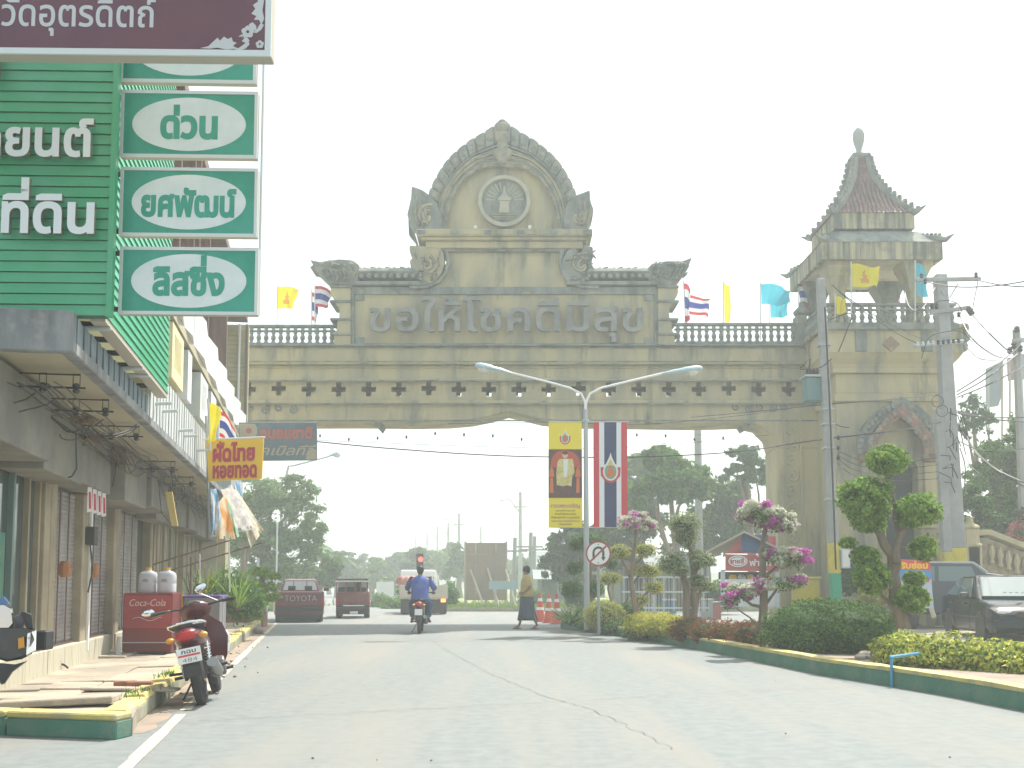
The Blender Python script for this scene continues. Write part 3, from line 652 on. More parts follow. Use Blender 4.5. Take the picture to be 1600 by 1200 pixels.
# flame finials at the arch foot
fl = [(651, 362), (640, 350), (637, 338), (640, 325), (643, 312), (644, 294), (654, 297), (664, 302), (672, 308), (684, 322), (692, 340), (694, 362)]
fl2 = [(882, 362), (878, 345), (886, 322), (894, 310), (908, 305), (921, 300), (922, 318), (927, 330), (925, 345), (918, 358), (910, 362)]
for pts, cx in ((fl, 668), (fl2, 904)):
    mb = MB(); mb.prism(gpoly(pts), GY - .2, GY + .5); mb.build('flame_finial', STD, gate, W, bev=.03)
    for k in range(4): scroll(cx, 338, .42 - .1 * k, .8, GY - .22, STD if k % 2 else ST, dirn=1 if cx < 700 else -1, rr=.045)
    for k in range(3):
        s_ = 1 if cx < 700 else -1
        mb = MB(); mb.tube([P(cx - 14 * s_ + k * 7 * s_, 352, GY - .22), P(cx - 20 * s_ + k * 8 * s_, 330, GY - .25), P(cx - 16 * s_ + k * 8 * s_, 306 + k * 6, GY - .22)], [.05, .06, .02], 6); mb.build('carved_flame', STM, gate, W, smooth=True)
mb = MB(); mb.prism(gpoly([(646, 368), (636, 356), (635, 335), (640, 318), (644, 318), (644, 350), (655, 385), (650, 383)]), GY + .6, GY + .9); mb.build('flame_finial', STD, gate, W)
for x in (743, 828):
    mb = MB(); mb.lathe([(.03, -.06), (.05, -.02), (.05, .05)], P(x, 355, GY - .35), 6); mb.build('bird_spotlight', WHITE, gate, W)
# balustrades
def balus(h, r=.085):
    return [(r * .9, 0), (r * .9, h * .1), (r * .55, h * .18), (r * 1.0, h * .42), (r * .95, h * .55), (r * .5, h * .78), (r * .8, h * .86), (r * .8, h)]
def balustrade(x0, x1, yt, yb, Y, root, first=None, step=.235):
    zt, zb = gz(yt, Y), gz(yb, Y); xa, xb = gx(x0, yb, Y), gx(x1, yb, Y)
    hh = zt - zb; mb = MB(); mb.bb((xa, Y - .1, zt - .13 * hh), (xb, Y + .1, zt)); mb.build('handrail', STD, root, W, bev=.02)
    mb = MB(); mb.bb((xa, Y - .07, zb + .68 * hh), (xb, Y + .07, zb + .74 * hh)); mb.build('mid_rail', STD, root, W)
    mb = MB(); mb.bb((xa, Y - .12, zb - .12), (xb, Y + .12, zb + .14 * hh)); mb.build('base_rail', STD, root, W, bev=.02)
    n = int((xb - xa) / step); me = None; inv = pmat(root).inverted()
    for i in range(n):
        x = xa + (i + .5) * (xb - xa) / n
        if me is None:
            mb = MB(); mb.lathe(balus(.54 * hh), (0, 0, 0), 8); mb.box((0, 0, .54 * hh + .12 * hh), (.1, .1, .16 * hh)); me = mb.build('baluster', STD, root); me.location = inv @ Vector((x, Y, zb + .14 * hh))
        else: sharecopy(me, root, inv @ Vector((x, Y, zb + .14 * hh)))
balustrade(330, 524, 508, 541, GY + .1, gate); balustrade(1054, 1256, 505, 539, GY + .1, gate)
balustrade(330, 524, 508, 541, GY + 1.4, gate)
mb = MB(); mb.bb((gx(1247), GY - .1, gz(541)), (gx(1262), GY + .5, gz(492))); mb.lathe([(.3, 0), (.32, .08), (.1, .3), (.12, .4), (.0, .46)], P(1254, 492, GY + .1), 8); mb.build('newel_post', STD, gate, W, bev=.02)
# ============================================================ TOWER
TY = 32.0
tower = thing('gate_tower', 'square ochre tower with balcony and tiled pagoda roof at the right end of the gateway', 'tower', (P(1392, 900, TY + 1.6).x, TY + 1.6, 0))
def tbx(px0, px1, y0, y1, pr, m=ST, nm='moulding', dep=3.3, bev=.02):
    a, b = gx(px0, 600, TY), gx(px1, 600, TY); mb = MB(); mb.bb((a - pr, TY - pr, gz(y1, TY)), (b + pr, TY + dep + pr, gz(y0, TY))); return mb.build(nm, m, tower, W, bev=bev)
x0, x1 = gx(1306, 600, TY), gx(1480, 600, TY)
zt = gz(628, TY)
ox0, ox1 = gx(1378, 600, TY), gx(1430, 600, TY); oz1 = gz(716, TY)
mb = MB(); mb.prism([(x0, 0), (ox0, 0), (ox0, oz1 - .3), (ox0 + .15, oz1), (ox1 - .15, oz1), (ox1, oz1 - .3), (ox1, 0), (x1, 0), (x1, zt), (x0, zt)], TY, TY + .5)
mb.bb((x0, TY + .501, 0), (x0 + .4, TY + 3.3, zt)); mb.bb((x1 - .4, TY + .501, 0), (x1, TY + 3.3, zt)); mb.bb((x0 + .401, TY + 2.9, 0), (x1 - .401, TY + 3.3, zt)); mb.build('tower_wall', ST, tower, W)
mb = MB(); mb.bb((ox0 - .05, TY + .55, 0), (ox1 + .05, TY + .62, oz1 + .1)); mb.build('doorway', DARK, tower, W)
tbx(1306, 1480, 615, 627.7, .07); tbx(1306, 1480, 584, 614.8, .0, nm='upper_wall'); tbx(1306, 1480, 576, 583.8, .12)
# flared part and balcony box
def ring(e, z, c=None): 
    a, b = x0 - e, x1 + e; return [(a, TY - e, z), (b, TY - e, z), (b, TY + 3.3 + e, z), (a, TY + 3.3 + e, z)]
mb = MB(); zs = [(575.8, .1), (570, .14), (563, .27), (556, .36)]; mb.loft([ring(e, gz(y, TY)) for y, e in zs]); mb.build('flared_cornice', ST, tower, W)
E_ = .38
tbx(1306, 1480, 518, 555.8, E_, nm='balcony_wall'); tbx(1306, 1480, 511, 517.8, E_ + .12, STP, 'balcony_slab', bev=.03)
for px_ in (1345, 1448):
    a = gx(px_ - 9, 535, TY - E_); b = gx(px_ + 9, 535, TY - E_); mb = MB(); mb.bb((a, TY - E_ - .05, gz(554, TY)), (b, TY - E_ + .02, gz(519, TY))); mb.build('balcony_pilaster', STD, tower, W, bev=.02)
def diamond(c, ax_, s, m=BRK):
    mb = MB()
    pl = [(-s, 0), (0, s), (s, 0), (0, -s)]
    if ax_ == 'y': mb.prism([(c.x + a, c.z + b * .95) for a, b in pl], c.y - .05, c.y + .02)
    else: mb.prism([(c.y + a, c.z + b * .95) for a, b in pl], c.x - .05, c.x + .02, ax='x')
    return mb.build('diamond_panel', m, tower, W, bev=.01)
diamond(P(1392, 538, TY - E_), 'y', .26); diamond(Vector((x0 - E_, TY + 1.5, gz(540, TY + 1.6))), 'x', .3)
for (a, z) in ((x1 + E_ + .05, 545), (x1 + E_ + .12, 530), (x1 + E_ + .1, 516)):
    mb = MB(); mb.ball((a, TY - E_ + .1, gz(z, TY)), (.14, .16, .17), 7, 5); mb.build('corner_ornament', STD, tower, W, smooth=True)
balustrade(1290, 1494, 474, 510, TY - E_ - .02, tower, step=.24)
# left side balustrade
zb_, zt_ = gz(510, TY - E_), gz(474, TY - E_); hh = zt_ - zb_
for (yy0, yy1, a, b) in ((TY - E_, TY + 3.3, .87, 1), (TY - E_, TY + 3.3, 0, .14)):
    mb = MB(); mb.bb((x0 - E_ - .05, yy0 + .12, zb_ + a * hh), (x0 - E_ + .12, yy1, zb_ + b * hh)); mb.build('handrail', STD, tower, W, bev=.02)
inv = pmat(tower).inverted(); mb = MB(); mb.lathe(balus(.73 * hh), (0, 0, 0), 8); bm0 = mb.build('baluster', STD, tower); bm0.location = inv @ Vector((x0 - E_ + .03, TY + .1, zb_ + .14 * hh))
for i in range(12): sharecopy(bm0, tower, inv @ Vector((x0 - E_ + .03, TY + .34 + i * .24, zb_ + .14 * hh)))
# pavilion columns
CX = gx(1379, 400, 31.2); CY = 33.05
zdeck = gz(512, TY); zc1 = gz(402, 31.2)
for sx in (-1, 1):
    for sy in (-1, 1):
        cx, cy = CX + sx * 1.18, CY + sy * 1.15; mb = MB()
        def sq(h, z): return [(cx - h, cy - h, z), (cx + h, cy - h, z), (cx + h, cy + h, z), (cx - h, cy + h, z)]
        mb.loft([sq(.3, zdeck), sq(.3, zdeck + .25), sq(.21, zdeck + .3), sq(.2, zc1 - .95), sq(.3, zc1 - .5), sq(.44, zc1 - .16), sq(.46, zc1 - .002)]); mb.build('column', ST if sy < 0 else STD, tower, W, bev=.02)
mb = MB(); mb.bb((CX - 1.7, CY - 1.7, zc1), (CX + 1.7, CY + 1.7, zc1 + .06)); mb.build('ceiling', WALL, tower, W)
def sqr(h, z): return [(CX - h, CY - h, z), (CX + h, CY - h, z), (CX + h, CY + h, z), (CX - h, CY + h, z)]
def fascia(h, z0, z1, nm):
    mb = MB(); t = .12
    for lo, hi in (((CX - h, CY - h), (CX + h, CY - h + t)), ((CX - h, CY + h - t), (CX + h, CY + h)), ((CX - h, CY - h + t), (CX - h + t, CY + h - t)), ((CX + h - t, CY - h + t), (CX + h, CY + h - t))): mb.bb((*lo, z0), (*hi, z1))
    return mb.build(nm, STP, tower, W)
h1 = 1.83; zf0 = gz(405, CY - h1); zf1 = gz(378, CY - h1); fascia(h1, zf0, zf1, 'lower_fascia')
h2 = 1.24; zg0 = gz(357, CY - h2); zg1 = gz(332, CY - h2); 
mb = MB(); mb.loft([sqr(h1 + .03, zf1 + .002), sqr(h1 - .12, zf1 + .12), sqr(1.3, zg0 - .12), sqr(1.05, zg0 - .03), sqr(1.05, zg0 + .05)]); mb.build('skirt_roof', STD, tower, W)
fascia(h2, zg0, zg1, 'upper_fascia'); mb = MB(); mb.bb((CX - h2 + .13, CY - h2 + .13, zg0 + .08), (CX + h2 - .13, CY + h2 - .13, zg1 - .05)); mb.build('upper_core', STD, tower, W)
zr1 = gz(250, CY)
def rh(t): return .22 + (h2 + .02 - .22) * (1 - t) ** 1.9
mb = MB(); NT = 14
mb.loft([sqr(rh(i / NT), zg1 + (zr1 - zg1) * i / NT) for i in range(NT + 1)]); mb.build('roof_core', TILE, tower, W)
# tile scales on the two visible faces (and the others), joined
mb = MB(); rows = 22
for i in range(rows):
    t0, t1 = i / rows, (i + 1.25) / rows; ha, hb = rh(t0), rh(min(t1, 1)); za, zb2 = zg1 + (zr1 - zg1) * t0, zg1 + (zr1 - zg1) * min(t1, 1)
    n = max(3, int(2 * ha / .13))
    for k in range(n):
        off = .5 * (i % 2); a = -1 + 2 * (k + off) / n; b = a + 2 / n * .94
        if b > 1.0: continue
        for (dx, dy) in ((0, -1), (-1, 0), (1, 0), (0, 1)):
            def pt(q, h, z, o): return (CX + (q * h if dx == 0 else dx * (h + o)), CY + (q * h if dy == 0 else dy * (h + o)), z)
            m_ = (a + b) / 2; mb.add([pt(a, ha, za + .02, .05), pt(m_, ha, za - .02, .055), pt(b, ha, za + .02, .05), pt(b, hb, zb2, .012), pt(a, hb, zb2, .012)], [(0, 1, 2, 3, 4)])
mb.build('roof_tiles', TILE, tower, W, kind='stuff')
for sx in (-1, 1):
    for sy in (-1, 1):
        pts = [Vector((CX + sx * rh(i / 10), CY + sy * rh(i / 10), zg1 + (zr1 - zg1) * i / 10)) for i in range(11)]
        mb = MB(); mb.tube([Vector((CX + sx * (h2 + .26), CY + sy * (h2 + .26), zg1 + .14)), Vector((CX + sx * (h2 + .08), CY + sy * (h2 + .08), zg1 + .02))] + pts, [.02, .08] + [.12] * 11, 6); mb.build('roof_ridge', STD, tower, W, smooth=True)
        for i in range(13):
            t = i / 13; c = Vector((CX + sx * (rh(t) + .07), CY + sy * (rh(t) + .07), zg1 + (zr1 - zg1) * t + .1)); mb = MB(); mb.box(c, (.1, .1, .13), rz=pi / 4); mb.build('ridge_tooth', STD, tower, W)
        e = Vector((sx, sy, 0)); c = Vector((CX, CY, zf1))
        mb = MB(); mb.tube([c + e * (h1 + .26) + Vector((0, 0, .17)), c + e * (h1 + .08) + Vector((0, 0, .05)), c + e * (h1 - .1) + Vector((0, 0, .13)), c + e * 1.3 + Vector((0, 0, .3))], [.015, .09, .12, .1], 6); mb.build('eave_horn', STD, tower, W, smooth=True)
        for i in range(6):
            c2 = c + e * (h1 - .05 - i * .09) + Vector((0, 0, .22 + i * .03)); mb = MB(); mb.box(c2, (.08, .08, .12), rz=pi / 4); mb.build('ridge_tooth', STD, tower, W)
mb = MB(); mb.loft([sqr(.24, zr1 - .02), sqr(.3, zr1 + .04), sqr(.27, zr1 + .14), sqr(.12, zr1 + .16)]); mb.build('roof_cap', STD, tower, W)
zf = zr1 + .15; mb = MB(); mb.lathe([(.1, 0), (.09, .14), (.1, .22), (.17, .42), (.2, .62), (.17, .78), (.08, .9), (.0, .97)], (CX, CY, zf), 10); mb.build('lotus_finial', mat('finial_grey', (.33, .35, .33), .8), tower, W, smooth=True)
# carved arch over the doorway
for k, (w_, top, bot, t, m, nm) in enumerate([(66, 622, 706, .3, STD, 'portal_arch'), (50, 636, 712, .38, BRK, 'portal_arch')]):
    o = [(-w_, bot), (-w_ + 2, bot - 28), (-w_ * .78, top + 38), (-w_ * .45, top + 16), (0, top)]
    i_ = [(0, top + 17), (-w_ * .35, top + 30), (-w_ * .6, top + 48), (-w_ * .76, bot - 22), (-w_ * .76, bot)]
    o, i_ = resamp(o, 13), resamp(i_[::-1], 13)
    for s_ in (1, -1):
        mb = MB(); rings = []
        for a, b in zip(o, i_):
            A_ = gp(1403 - s_ * -a[0], a[1], TY); B_ = gp(1403 - s_ * -b[0], b[1], TY); rings.append([(A_[0], TY - t, A_[1]), (B_[0], TY - t, B_[1]), (B_[0], TY, B_[1]), (A_[0], TY, A_[1])])
        mb.loft(rings); mb.build(nm, m, tower, W)
        rg = random.Random(k + s_)
        for j in range(12):
            a = lerp2(o[j], i_[j], .5); c = P(1403 + s_ * a[0], a[1], TY - t - .02); mb = MB(); mb.ball(c, (.1, .07, .1), 6, 5); mb.build('carved_leaf', m if j % 3 else STD, tower, W, smooth=True)
for s_ in (1, -1):
    for (a, b, y0, y1, pr, m) in ((36, 62, 706, 722, .22, BRK), (38, 58, 722.3, 880, .12, ST), (36, 64, 880.3, 900, .2, ST)):
        q0, q1 = sorted((1403 + s_ * a, 1403 + s_ * b)); mb = MB(); mb.bb((gx(q0, 700, TY), TY - pr, gz(y1, TY)), (gx(q1, 700, TY), TY, gz(y0, TY))); mb.build('portal_pilaster', m, tower, W, bev=.02)
# stairs parapet at the right
sy_ = 31.0
def stp(pts, ya, yb, nm, m=ST):
    mb = MB(); mb.prism([gp(x, y, sy_) for x, y in pts], ya, yb); return mb.build(nm, m, stair, W, bev=.02)
stair = thing('stone_stair', 'ochre stone stair parapet with urns descending to the right beside the tower', 'stair', (gx(1540, 900, sy_), sy_, 0))
stp([(1500, 838), (1542, 836), (1720, 905), (1720, 895), (1545, 828), (1500, 829)], sy_ - .15, sy_ + .3, 'coping')
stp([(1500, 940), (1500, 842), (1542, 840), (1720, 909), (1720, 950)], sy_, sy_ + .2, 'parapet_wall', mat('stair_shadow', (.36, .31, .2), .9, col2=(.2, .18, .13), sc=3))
for x in range(1548, 1680, 13):
    y = 852 + (x - 1545) * .39; mb = MB(); c = gp(x, y + 10, sy_); mb.lathe([(.05, -.35), (.09, -.3), (.05, -.2), (.11, 0), (.05, .2), (.08, .25)], (c[0], sy_ - .06, c[1]), 7); mb.build('baluster', ST, stair, W, smooth=True)
for x, y in ((1515, 826), (1519, 854), (1465, 850), (1448, 826)):
    mb = MB(); c = P(x, y, sy_ - .3); mb.lathe([(.3, 0), (.3, .06), (.12, .16), (.1, .3), (.2, .33)], (c.x, c.y, c.z), 8); mb.bb((c.x - .2, sy_ - .5, 0), (c.x + .2, sy_ - .1, c.z)); mb.build('step_pier', ST, stair, W, bev=.02)
# ============================================================ FLAGS
def flag(px, py, yb, Y, fw, fh, kind, label, seed=0, droop=.25, wave=.12, emblem=False, lean=0, cat='flag', group='flags standing along the top of the gateway', tat=0):
    top = P(px, py, Y); bot = P(px + lean, yb, Y); t = thing('flag', label, cat, tuple(bot), 0, group)
    mb = MB(); mb.tube([bot, top + Vector((0, 0, .05))], .018, 5); mb.build('flagpole', ALU, t, W)
    k = mpp(Y, py); w_, h_ = fw * k, fh * k; n, m = 18, 20; rg = random.Random(seed); ph = rg.uniform(0, 6); mb = MB(); vs = []
    for j in range(m + 1):
        for i in range(n + 1):
            s, q = i / n, j / m
            x = w_ * s * (1 - .12 * q * s) + .03 * sin(5 * q + ph) * s; z = -h_ * (q * (1 - .15 * s * s) + droop * s * s * (1 + .25 * sin(3 * q + ph))); y = wave * sin(7 * s + ph + 2 * q) * s ** .5 + .5 * wave * sin(13 * s + 3 * q + ph) * s
            vs.append(top + Vector((x + .02, y, z - .03)))
    fs = []; mm = []
    for j in range(m):
        for i in range(n):
            if tat and i > n - 3 and rg.random() < tat: continue
            q = (j + .5) / m; s = (i + .5) / n
            if kind == 'thai': c = 0 if q < 1 / 6 or q > 5 / 6 else (1 if q < 1 / 3 or q > 2 / 3 else 2)
            else: c = 0
            if emblem and .2 < q < .8 and abs(s - .52) < (.16 if q > .62 else .03 + .16 * (q - .2)) + (.05 if .44 < q < .5 else 0): c = 3
            a = j * (n + 1) + i; fs.append((a, a + 1, a + n + 2, a + n + 1)); mm.append(c)
    mb.v = [tuple(v) for v in vs]; mb.f = fs; mb.m = mm
    ms = [FR_, FW_, FB_, FO_] if kind == 'thai' else ([FY_, FW_, FB_, FO_] if kind == 'yellow' else [FC_, FW_, FB_, FO_])
    mb.build('cloth', ms, t, W, smooth=True); return t
flag(433, 446, 520, GY + .3, 30, 36, 'yellow', 'yellow flag with orange emblem, leftmost on the gateway parapet', 1, .08, emblem=True)
flag(487, 455, 522, GY + .6, 8, 45, 'thai', 'furled striped flag just left of the carved name wall, nearer its edge of sky', 2, .2, .06)
flag(492, 445, 523, GY + .2, 25, 34, 'thai', 'open red white and blue striped flag left of the carved name wall', 3, .22)
flag(1068, 441, 538, GY + .2, 9, 62, 'thai', 'hanging red white and blue flag right of the carved name wall', 4, .12, .06, lean=5)
flag(1072, 460, 536, GY + .7, 36, 30, 'thai', 'flying striped flag behind the hanging one, right of the name wall', 5, .3, lean=2)
flag(1130, 441, 538, GY + .2, 10, 62, 'yellow', 'limp plain yellow flag midway along the right parapet', 6, .15, .07)
flag(1188, 442, 532, GY + .2, 46, 33, 'cyan', 'light blue flag blowing to the right on the right parapet', 7, .22, .2)
flag(1203, 462, 536, GY + 1.0, 28, 34, 'cyan', 'lower light blue flag half behind the other light blue one', 8, .1, .12)
flag(1248, 441, 535, GY + .1, 40, 36, 'thai', 'striped flag just left of the tower balcony', 9, .25)
flag(1330, 411, 500, 31.1, 41, 36, 'yellow', 'large yellow flag with emblem flying in front of the tower pavilion', 10, .18, .15, emblem=True)
flag(1305, 462, 500, 31.2, 14, 28, 'yellow', 'small crumpled yellow flag at the left corner of the tower balcony', 11, .1, .1)
flag(1371, 440, 500, 34.6, 34, 36, 'thai', 'striped flag seen through the open pavilion of the tower', 12, .25)
flag(1430, 409, 500, 31.1, 17, 52, 'cyan', 'narrow light blue flag at the right side of the tower pavilion', 13, .3, .08)
GS_ = 'small flags on the shop fronts'
flag(325, 627, 705, 18.0, 15, 62, 'yellow', 'slim yellow flag above the yellow noodle sign', 14, .1, .05, group=GS_, lean=4)
flag(342, 640, 708, 18.4, 24, 40, 'thai', 'striped flag drooping beside the slim yellow flag above the noodle sign', 15, .75, .08, group=GS_, lean=-2)
# string of lamps under the beam
ls = thing('festoon_lights', 'string of tiny bulbs hanging below the gateway beam', 'string lights', tuple(P(790, 684, 33)))
pts = [P(500 + i * 15, 681 + 4 * sin(i * .35) + (2 if i % 2 else 0), 33) for i in range(44)]
mb = MB(); mb.tube([P(500, 676, 33)] + [P(500 + i * 40, 678 + 2 * sin(i), 33) for i in range(1, 17)], .006, 4); mb.build('wire', WIRE, ls, W)
for i in range(0, 44, 3):
    mb = MB(); mb.ball(pts[i], (.035, .035, .06), 6, 5); mb.build('bulb', BLK, ls, W)
# ============================================================ DOUBLE LAMP AND BANNERS
LY = 26.0
lamp = thing('street_lamp', 'double armed grey street lamp rising from the planted median with two hanging banners', 'street lamp', tuple(Vector((P(914, 900, LY).x, LY, .17))))
zb = P(914, 640, LY).z; xl = P(915, 640, LY).x
mb = MB(); mb.tube([(xl, LY, .1), (xl, LY, zb)], [.075, .055], 10); mb.build('post', STEEL, lamp, W, smooth=True)
def lampset(root, j, pts, hx0, hx1, Y, nm='arm'):
    mb = MB(); mb.tube([P(x, y, Y) for x, y in pts], .028, 8); mb.build(nm, WHITE, root, W, smooth=True)
def lamphead(root, p0, p1, r=.12):
    d = (p1 - p0); L_ = d.length; t = d.normalized(); n_ = Vector((0, 1, 0)); u = t.cross(n_); u = u if u.z > 0 else -u
    rings = []
    for s, a, b in ((0, .25, .3), (.08, .4, .45), (.3, .8, .8), (.52, .9, .9), (.56, 1, 1.1), (.85, 1, 1.2), (.97, .6, .8), (1.0, .2, .3)):
        c = p0 + d * s; rings.append([c + n_ * (cos(q) * r * a) + u * (sin(q) * r * .55 * b * (1 if sin(q) > 0 else .6)) for q in [2 * pi * k / 12 for k in range(12)]])
    mb = MB(); mb.loft(rings); mb.build('lamp_head', mat('lamp_shell', (.42, .56, .62), .35) if 'lamp_shell' not in bpy.data.materials else bpy.data.materials['lamp_shell'], root, W, smooth=True)
    mb = MB(); mb.ball(p0 + d * .74 - u * r * .25, (r * .75 * 1.3, r * .8, r * .75), 10, 7); mb.build('lamp_lens', mat('lamp_glass', (.6, .62, .58), .15) if 'lamp_glass' not in bpy.data.materials else bpy.data.materials['lamp_glass'], root, W, smooth=True)
lampset(lamp, 0, [(915, 645), (914, 628), (908, 615), (890, 606), (850, 595), (797, 582)], 0, 0, LY); lampset(lamp, 1, [(915, 645), (916, 628), (922, 615), (940, 606), (990, 594), (1037, 583)], 0, 0, LY)
lamphead(lamp, P(799, 583, LY), P(742, 571, LY), .16); lamphead(lamp, P(1034, 584, LY), P(1098, 576, LY), .16)
mb = MB(); mb.lathe([(.08, -.05), (.09, 0), (.08, .05)], P(915, 658, LY), 8); mb.build('bracket_collar', STEEL, lamp, W)
for y in (659, 824):
    mb = MB(); mb.tube([P(858, y, LY), P(982, y, LY)], .012, 5); mb.build('banner_rod', ALU, lamp, W)
def flat(root, pts, Y, m, nm, t=.004, z=None):
    mb = MB(); mb.prism([gp(x, y, Y) for x, y in pts], Y - t, Y); return mb.build(nm, m, root, W)
def ell(cx, cy, rx, ry, n=24): return [(cx + rx * cos(2 * pi * i / n), cy + ry * sin(2 * pi * i / n)) for i in range(n)]
b1 = thing('portrait_banner', 'yellow vertical banner with a robed figure portrait, hanging left of the lamp post', 'banner', tuple(P(884, 823, LY)))
BY = mat('banner_yellow', (.80, .70, .05), .8, transl=.25); BB = mat('banner_dark', (.06, .03, .03), .7, col2=(.12, .04, .03), sc=4); BR = mat('banner_red', (.62, .05, .07), .7, transl=.25); BN = mat('banner_navy', (.025, .04, .14), .7, transl=.2); BWh = mat('banner_white', (.75, .77, .8), .7, transl=.25)
GOLD = mat('print_gold', (.50, .40, .12), .6, col2=(.62, .55, .25), sc=12); ORG = mat('print_orange', (.6, .14, .03), .7); SKIN_P = mat('print_skin', (.62, .42, .26), .7); PRT = mat('print_white', (.7, .72, .66), .7); PUR = mat('print_purple', (.30, .10, .30), .7)
flat(b1, [(857, 660), (909, 660), (910, 824), (857, 824)], LY, BY, 'banner_cloth', .01)
def fl2_(root, pts, m, nm, lvl): 
    Y = LY - .012 - lvl * .003; mb = MB(); mb.prism([gp(x, y, Y) for x, y in pts], Y, Y + .002); return mb.build(nm, m, root, W)
fl2_(b1, [(857, 702), (909, 702), (909.5, 778), (857, 778)], BB, 'printed_photo', 0)
arch = [(860, 730), (862, 715), (870, 706), (883, 703), (896, 706), (905, 716), (907, 730)]
fl2_(b1, arch, mat('print_dull_red', (.45, .07, .03), .7), 'printed_backdrop', 1)
for cx in (862, 903): fl2_(b1, [(cx - 4, 745), (cx + 4, 745), (cx + 3, 735), (cx, 728), (cx - 3, 735)], ORG, 'printed_stool', 1); fl2_(b1, [(cx - 3, 770), (cx - 2, 746), (cx + 2, 746), (cx + 3, 770)], ORG, 'printed_stool_leg', 1)
fl2_(b1, [(874, 717), (895, 717), (898, 738), (894, 745), (893, 760), (886, 758), (880, 760), (870, 758), (869, 740), (871, 722)], GOLD, 'printed_robe', 2)
fl2_(b1, [(880, 717), (888, 717), (886, 745), (881, 745)], PRT, 'printed_shirt', 3); fl2_(b1, ell(883, 710.5, 4.4, 5.6), SKIN_P, 'printed_head', 3); fl2_(b1, ell(883, 707.5, 4.6, 3), BB, 'printed_hair', 4)
def emblem(root, cx, cy, s, ribbon):
    fl2_(root, [(cx, cy - 1.75 * s), (cx + .12 * s, cy - 1.3 * s), (cx + .5 * s, cy - .5 * s), (cx + .95 * s, cy - .35 * s), (cx + 1.0 * s, cy - .1 * s), (cx - 1.0 * s, cy - .1 * s), (cx - .95 * s, cy - .35 * s), (cx - .5 * s, cy - .5 * s), (cx - .12 * s, cy - 1.3 * s)], PRT, 'emblem_spire', 1)
    fl2_(root, [(cx - 1.05 * s, cy - .2 * s), (cx + 1.05 * s, cy - .2 * s), (cx + s, cy + .7 * s), (cx + .5 * s, cy + 1.3 * s), (cx, cy + 1.45 * s), (cx - .5 * s, cy + 1.3 * s), (cx - s, cy + .7 * s)], ribbon, 'emblem_ribbon', 2)
    fl2_(root, ell(cx, cy + .25 * s, .78 * s, .95 * s), PRT, 'emblem_oval', 3); fl2_(root, ell(cx, cy + .25 * s, .62 * s, .8 * s), mat('emblem_green', (.2, .28, .2), .7) if 'emblem_green' not in bpy.data.materials else bpy.data.materials['emblem_green'], 'emblem_field', 4)
    fl2_(root, [(cx, cy - .5 * s), (cx + .25 * s, cy + .1 * s), (cx + .45 * s, cy + .75 * s), (cx - .45 * s, cy + .75 * s), (cx - .25 * s, cy + .1 * s)], ORG, 'emblem_crown', 5)
    fl2_(root, [(cx, cy - 1.1 * s), (cx + .35 * s, cy - .35 * s), (cx - .35 * s, cy - .35 * s)], GOLD, 'emblem_crest', 5)
emblem(b1, 883, 683, 8, BR)
for (s_, y, h_, w_, m) in (('ทรงพระเจริญ', 793, 5, 45, PUR), ('ฉลองสิริราชสมบัติ', 799, 2, 30, BB), ('ด้วยเกล้าด้วยกระหม่อม', 804.5, 2.6, 33, BB), ('ข้าพระพุทธเจ้า ชาวอุตรดิตถ์', 810, 2.6, 44, BB), ('ขอทรงพระเจริญยิ่งยืนนาน', 815.5, 2.4, 44, PUR), ('เมืองอุตรดิตถ์', 820.5, 2.4, 20, BN)):
    text(s_, b1, P(883.5, y, LY - .012), (m, m), h=h_ * mpp(LY, 800), wd=w_ * mpp(LY, 800), bold=.012, depth=.002, align='c', fr=W)
b2 = thing('striped_banner', 'red white and blue vertical banner with royal emblem, hanging right of the lamp post', 'banner', tuple(P(954, 823, LY)))
for a, b, m in ((927, 936, BR), (936, 944, BWh), (944, 963, BN), (963, 970.5, BWh), (970.5, 980, BR)): flat(b2, [(a, 660), (b, 660), (b + .5, 824), (a + .5, 824)], LY, m, 'banner_stripe', .01)
emblem(b2, 954, 733, 15, BR)
# no U-turn sign
SY = 23.5
us = thing('no_u_turn_sign', 'round white no U-turn sign with red rim on a grey post in the median', 'road sign', (P(934, 900, SY).x, SY, .17))
c = P(935, 865, SY); r_ = 20 * mpp(SY, 865)
mb = MB(); mb.tube([(c.x, SY + .04, .1), (c.x, SY + .04, c.z + .1)], .035, 8); mb.build('sign_post', POLE, us, W)
def ringp(name, m, ra, rb, y):
    n = 40; mb = MB(); rings = []
    for k in range(n + 1):
        e = Vector((cos(2 * pi * k / n), 0, sin(2 * pi * k / n))); rings.append([c + e * ra + Vector((0, y, 0)), c + e * rb + Vector((0, y, 0)), c + e * rb + Vector((0, y + .003, 0)), c + e * ra + Vector((0, y + .003, 0))])
    mb.loft(rings, cap=False); return mb.build(name, m, us, W)
mb = MB(); mb.prism([(c.x + r_ * cos(2 * pi * k / 40), c.z + r_ * sin(2 * pi * k / 40)) for k in range(40)], SY, SY + .02); mb.build('sign_plate', WHITE, us, W)
RIM = mat('sign_rim', (.32, .05, .05), .5); ringp('sign_rim', RIM, r_ * 1.0, r_ * .87, -.006)
DK = mat('sign_black', (.04, .035, .04), .5)
up_ = [Vector((c.x + a * r_, SY - .008, c.z + b * r_)) for a, b in [(-.38, -.45), (-.38, .1)] + [(-.0 + .38 * cos(t), .1 + .38 * sin(t)) for t in [pi - pi * k / 12 for k in range(1, 12)]] + [(.38, .1), (.38, -.35)]]
mb = MB()
for a, b in zip(up_, up_[1:]):
    q = (b - a); nn = Vector((-q.z, 0, q.x)).normalized() * r_ * .085; mb.quad(a - nn, a + nn, b + nn, b - nn)
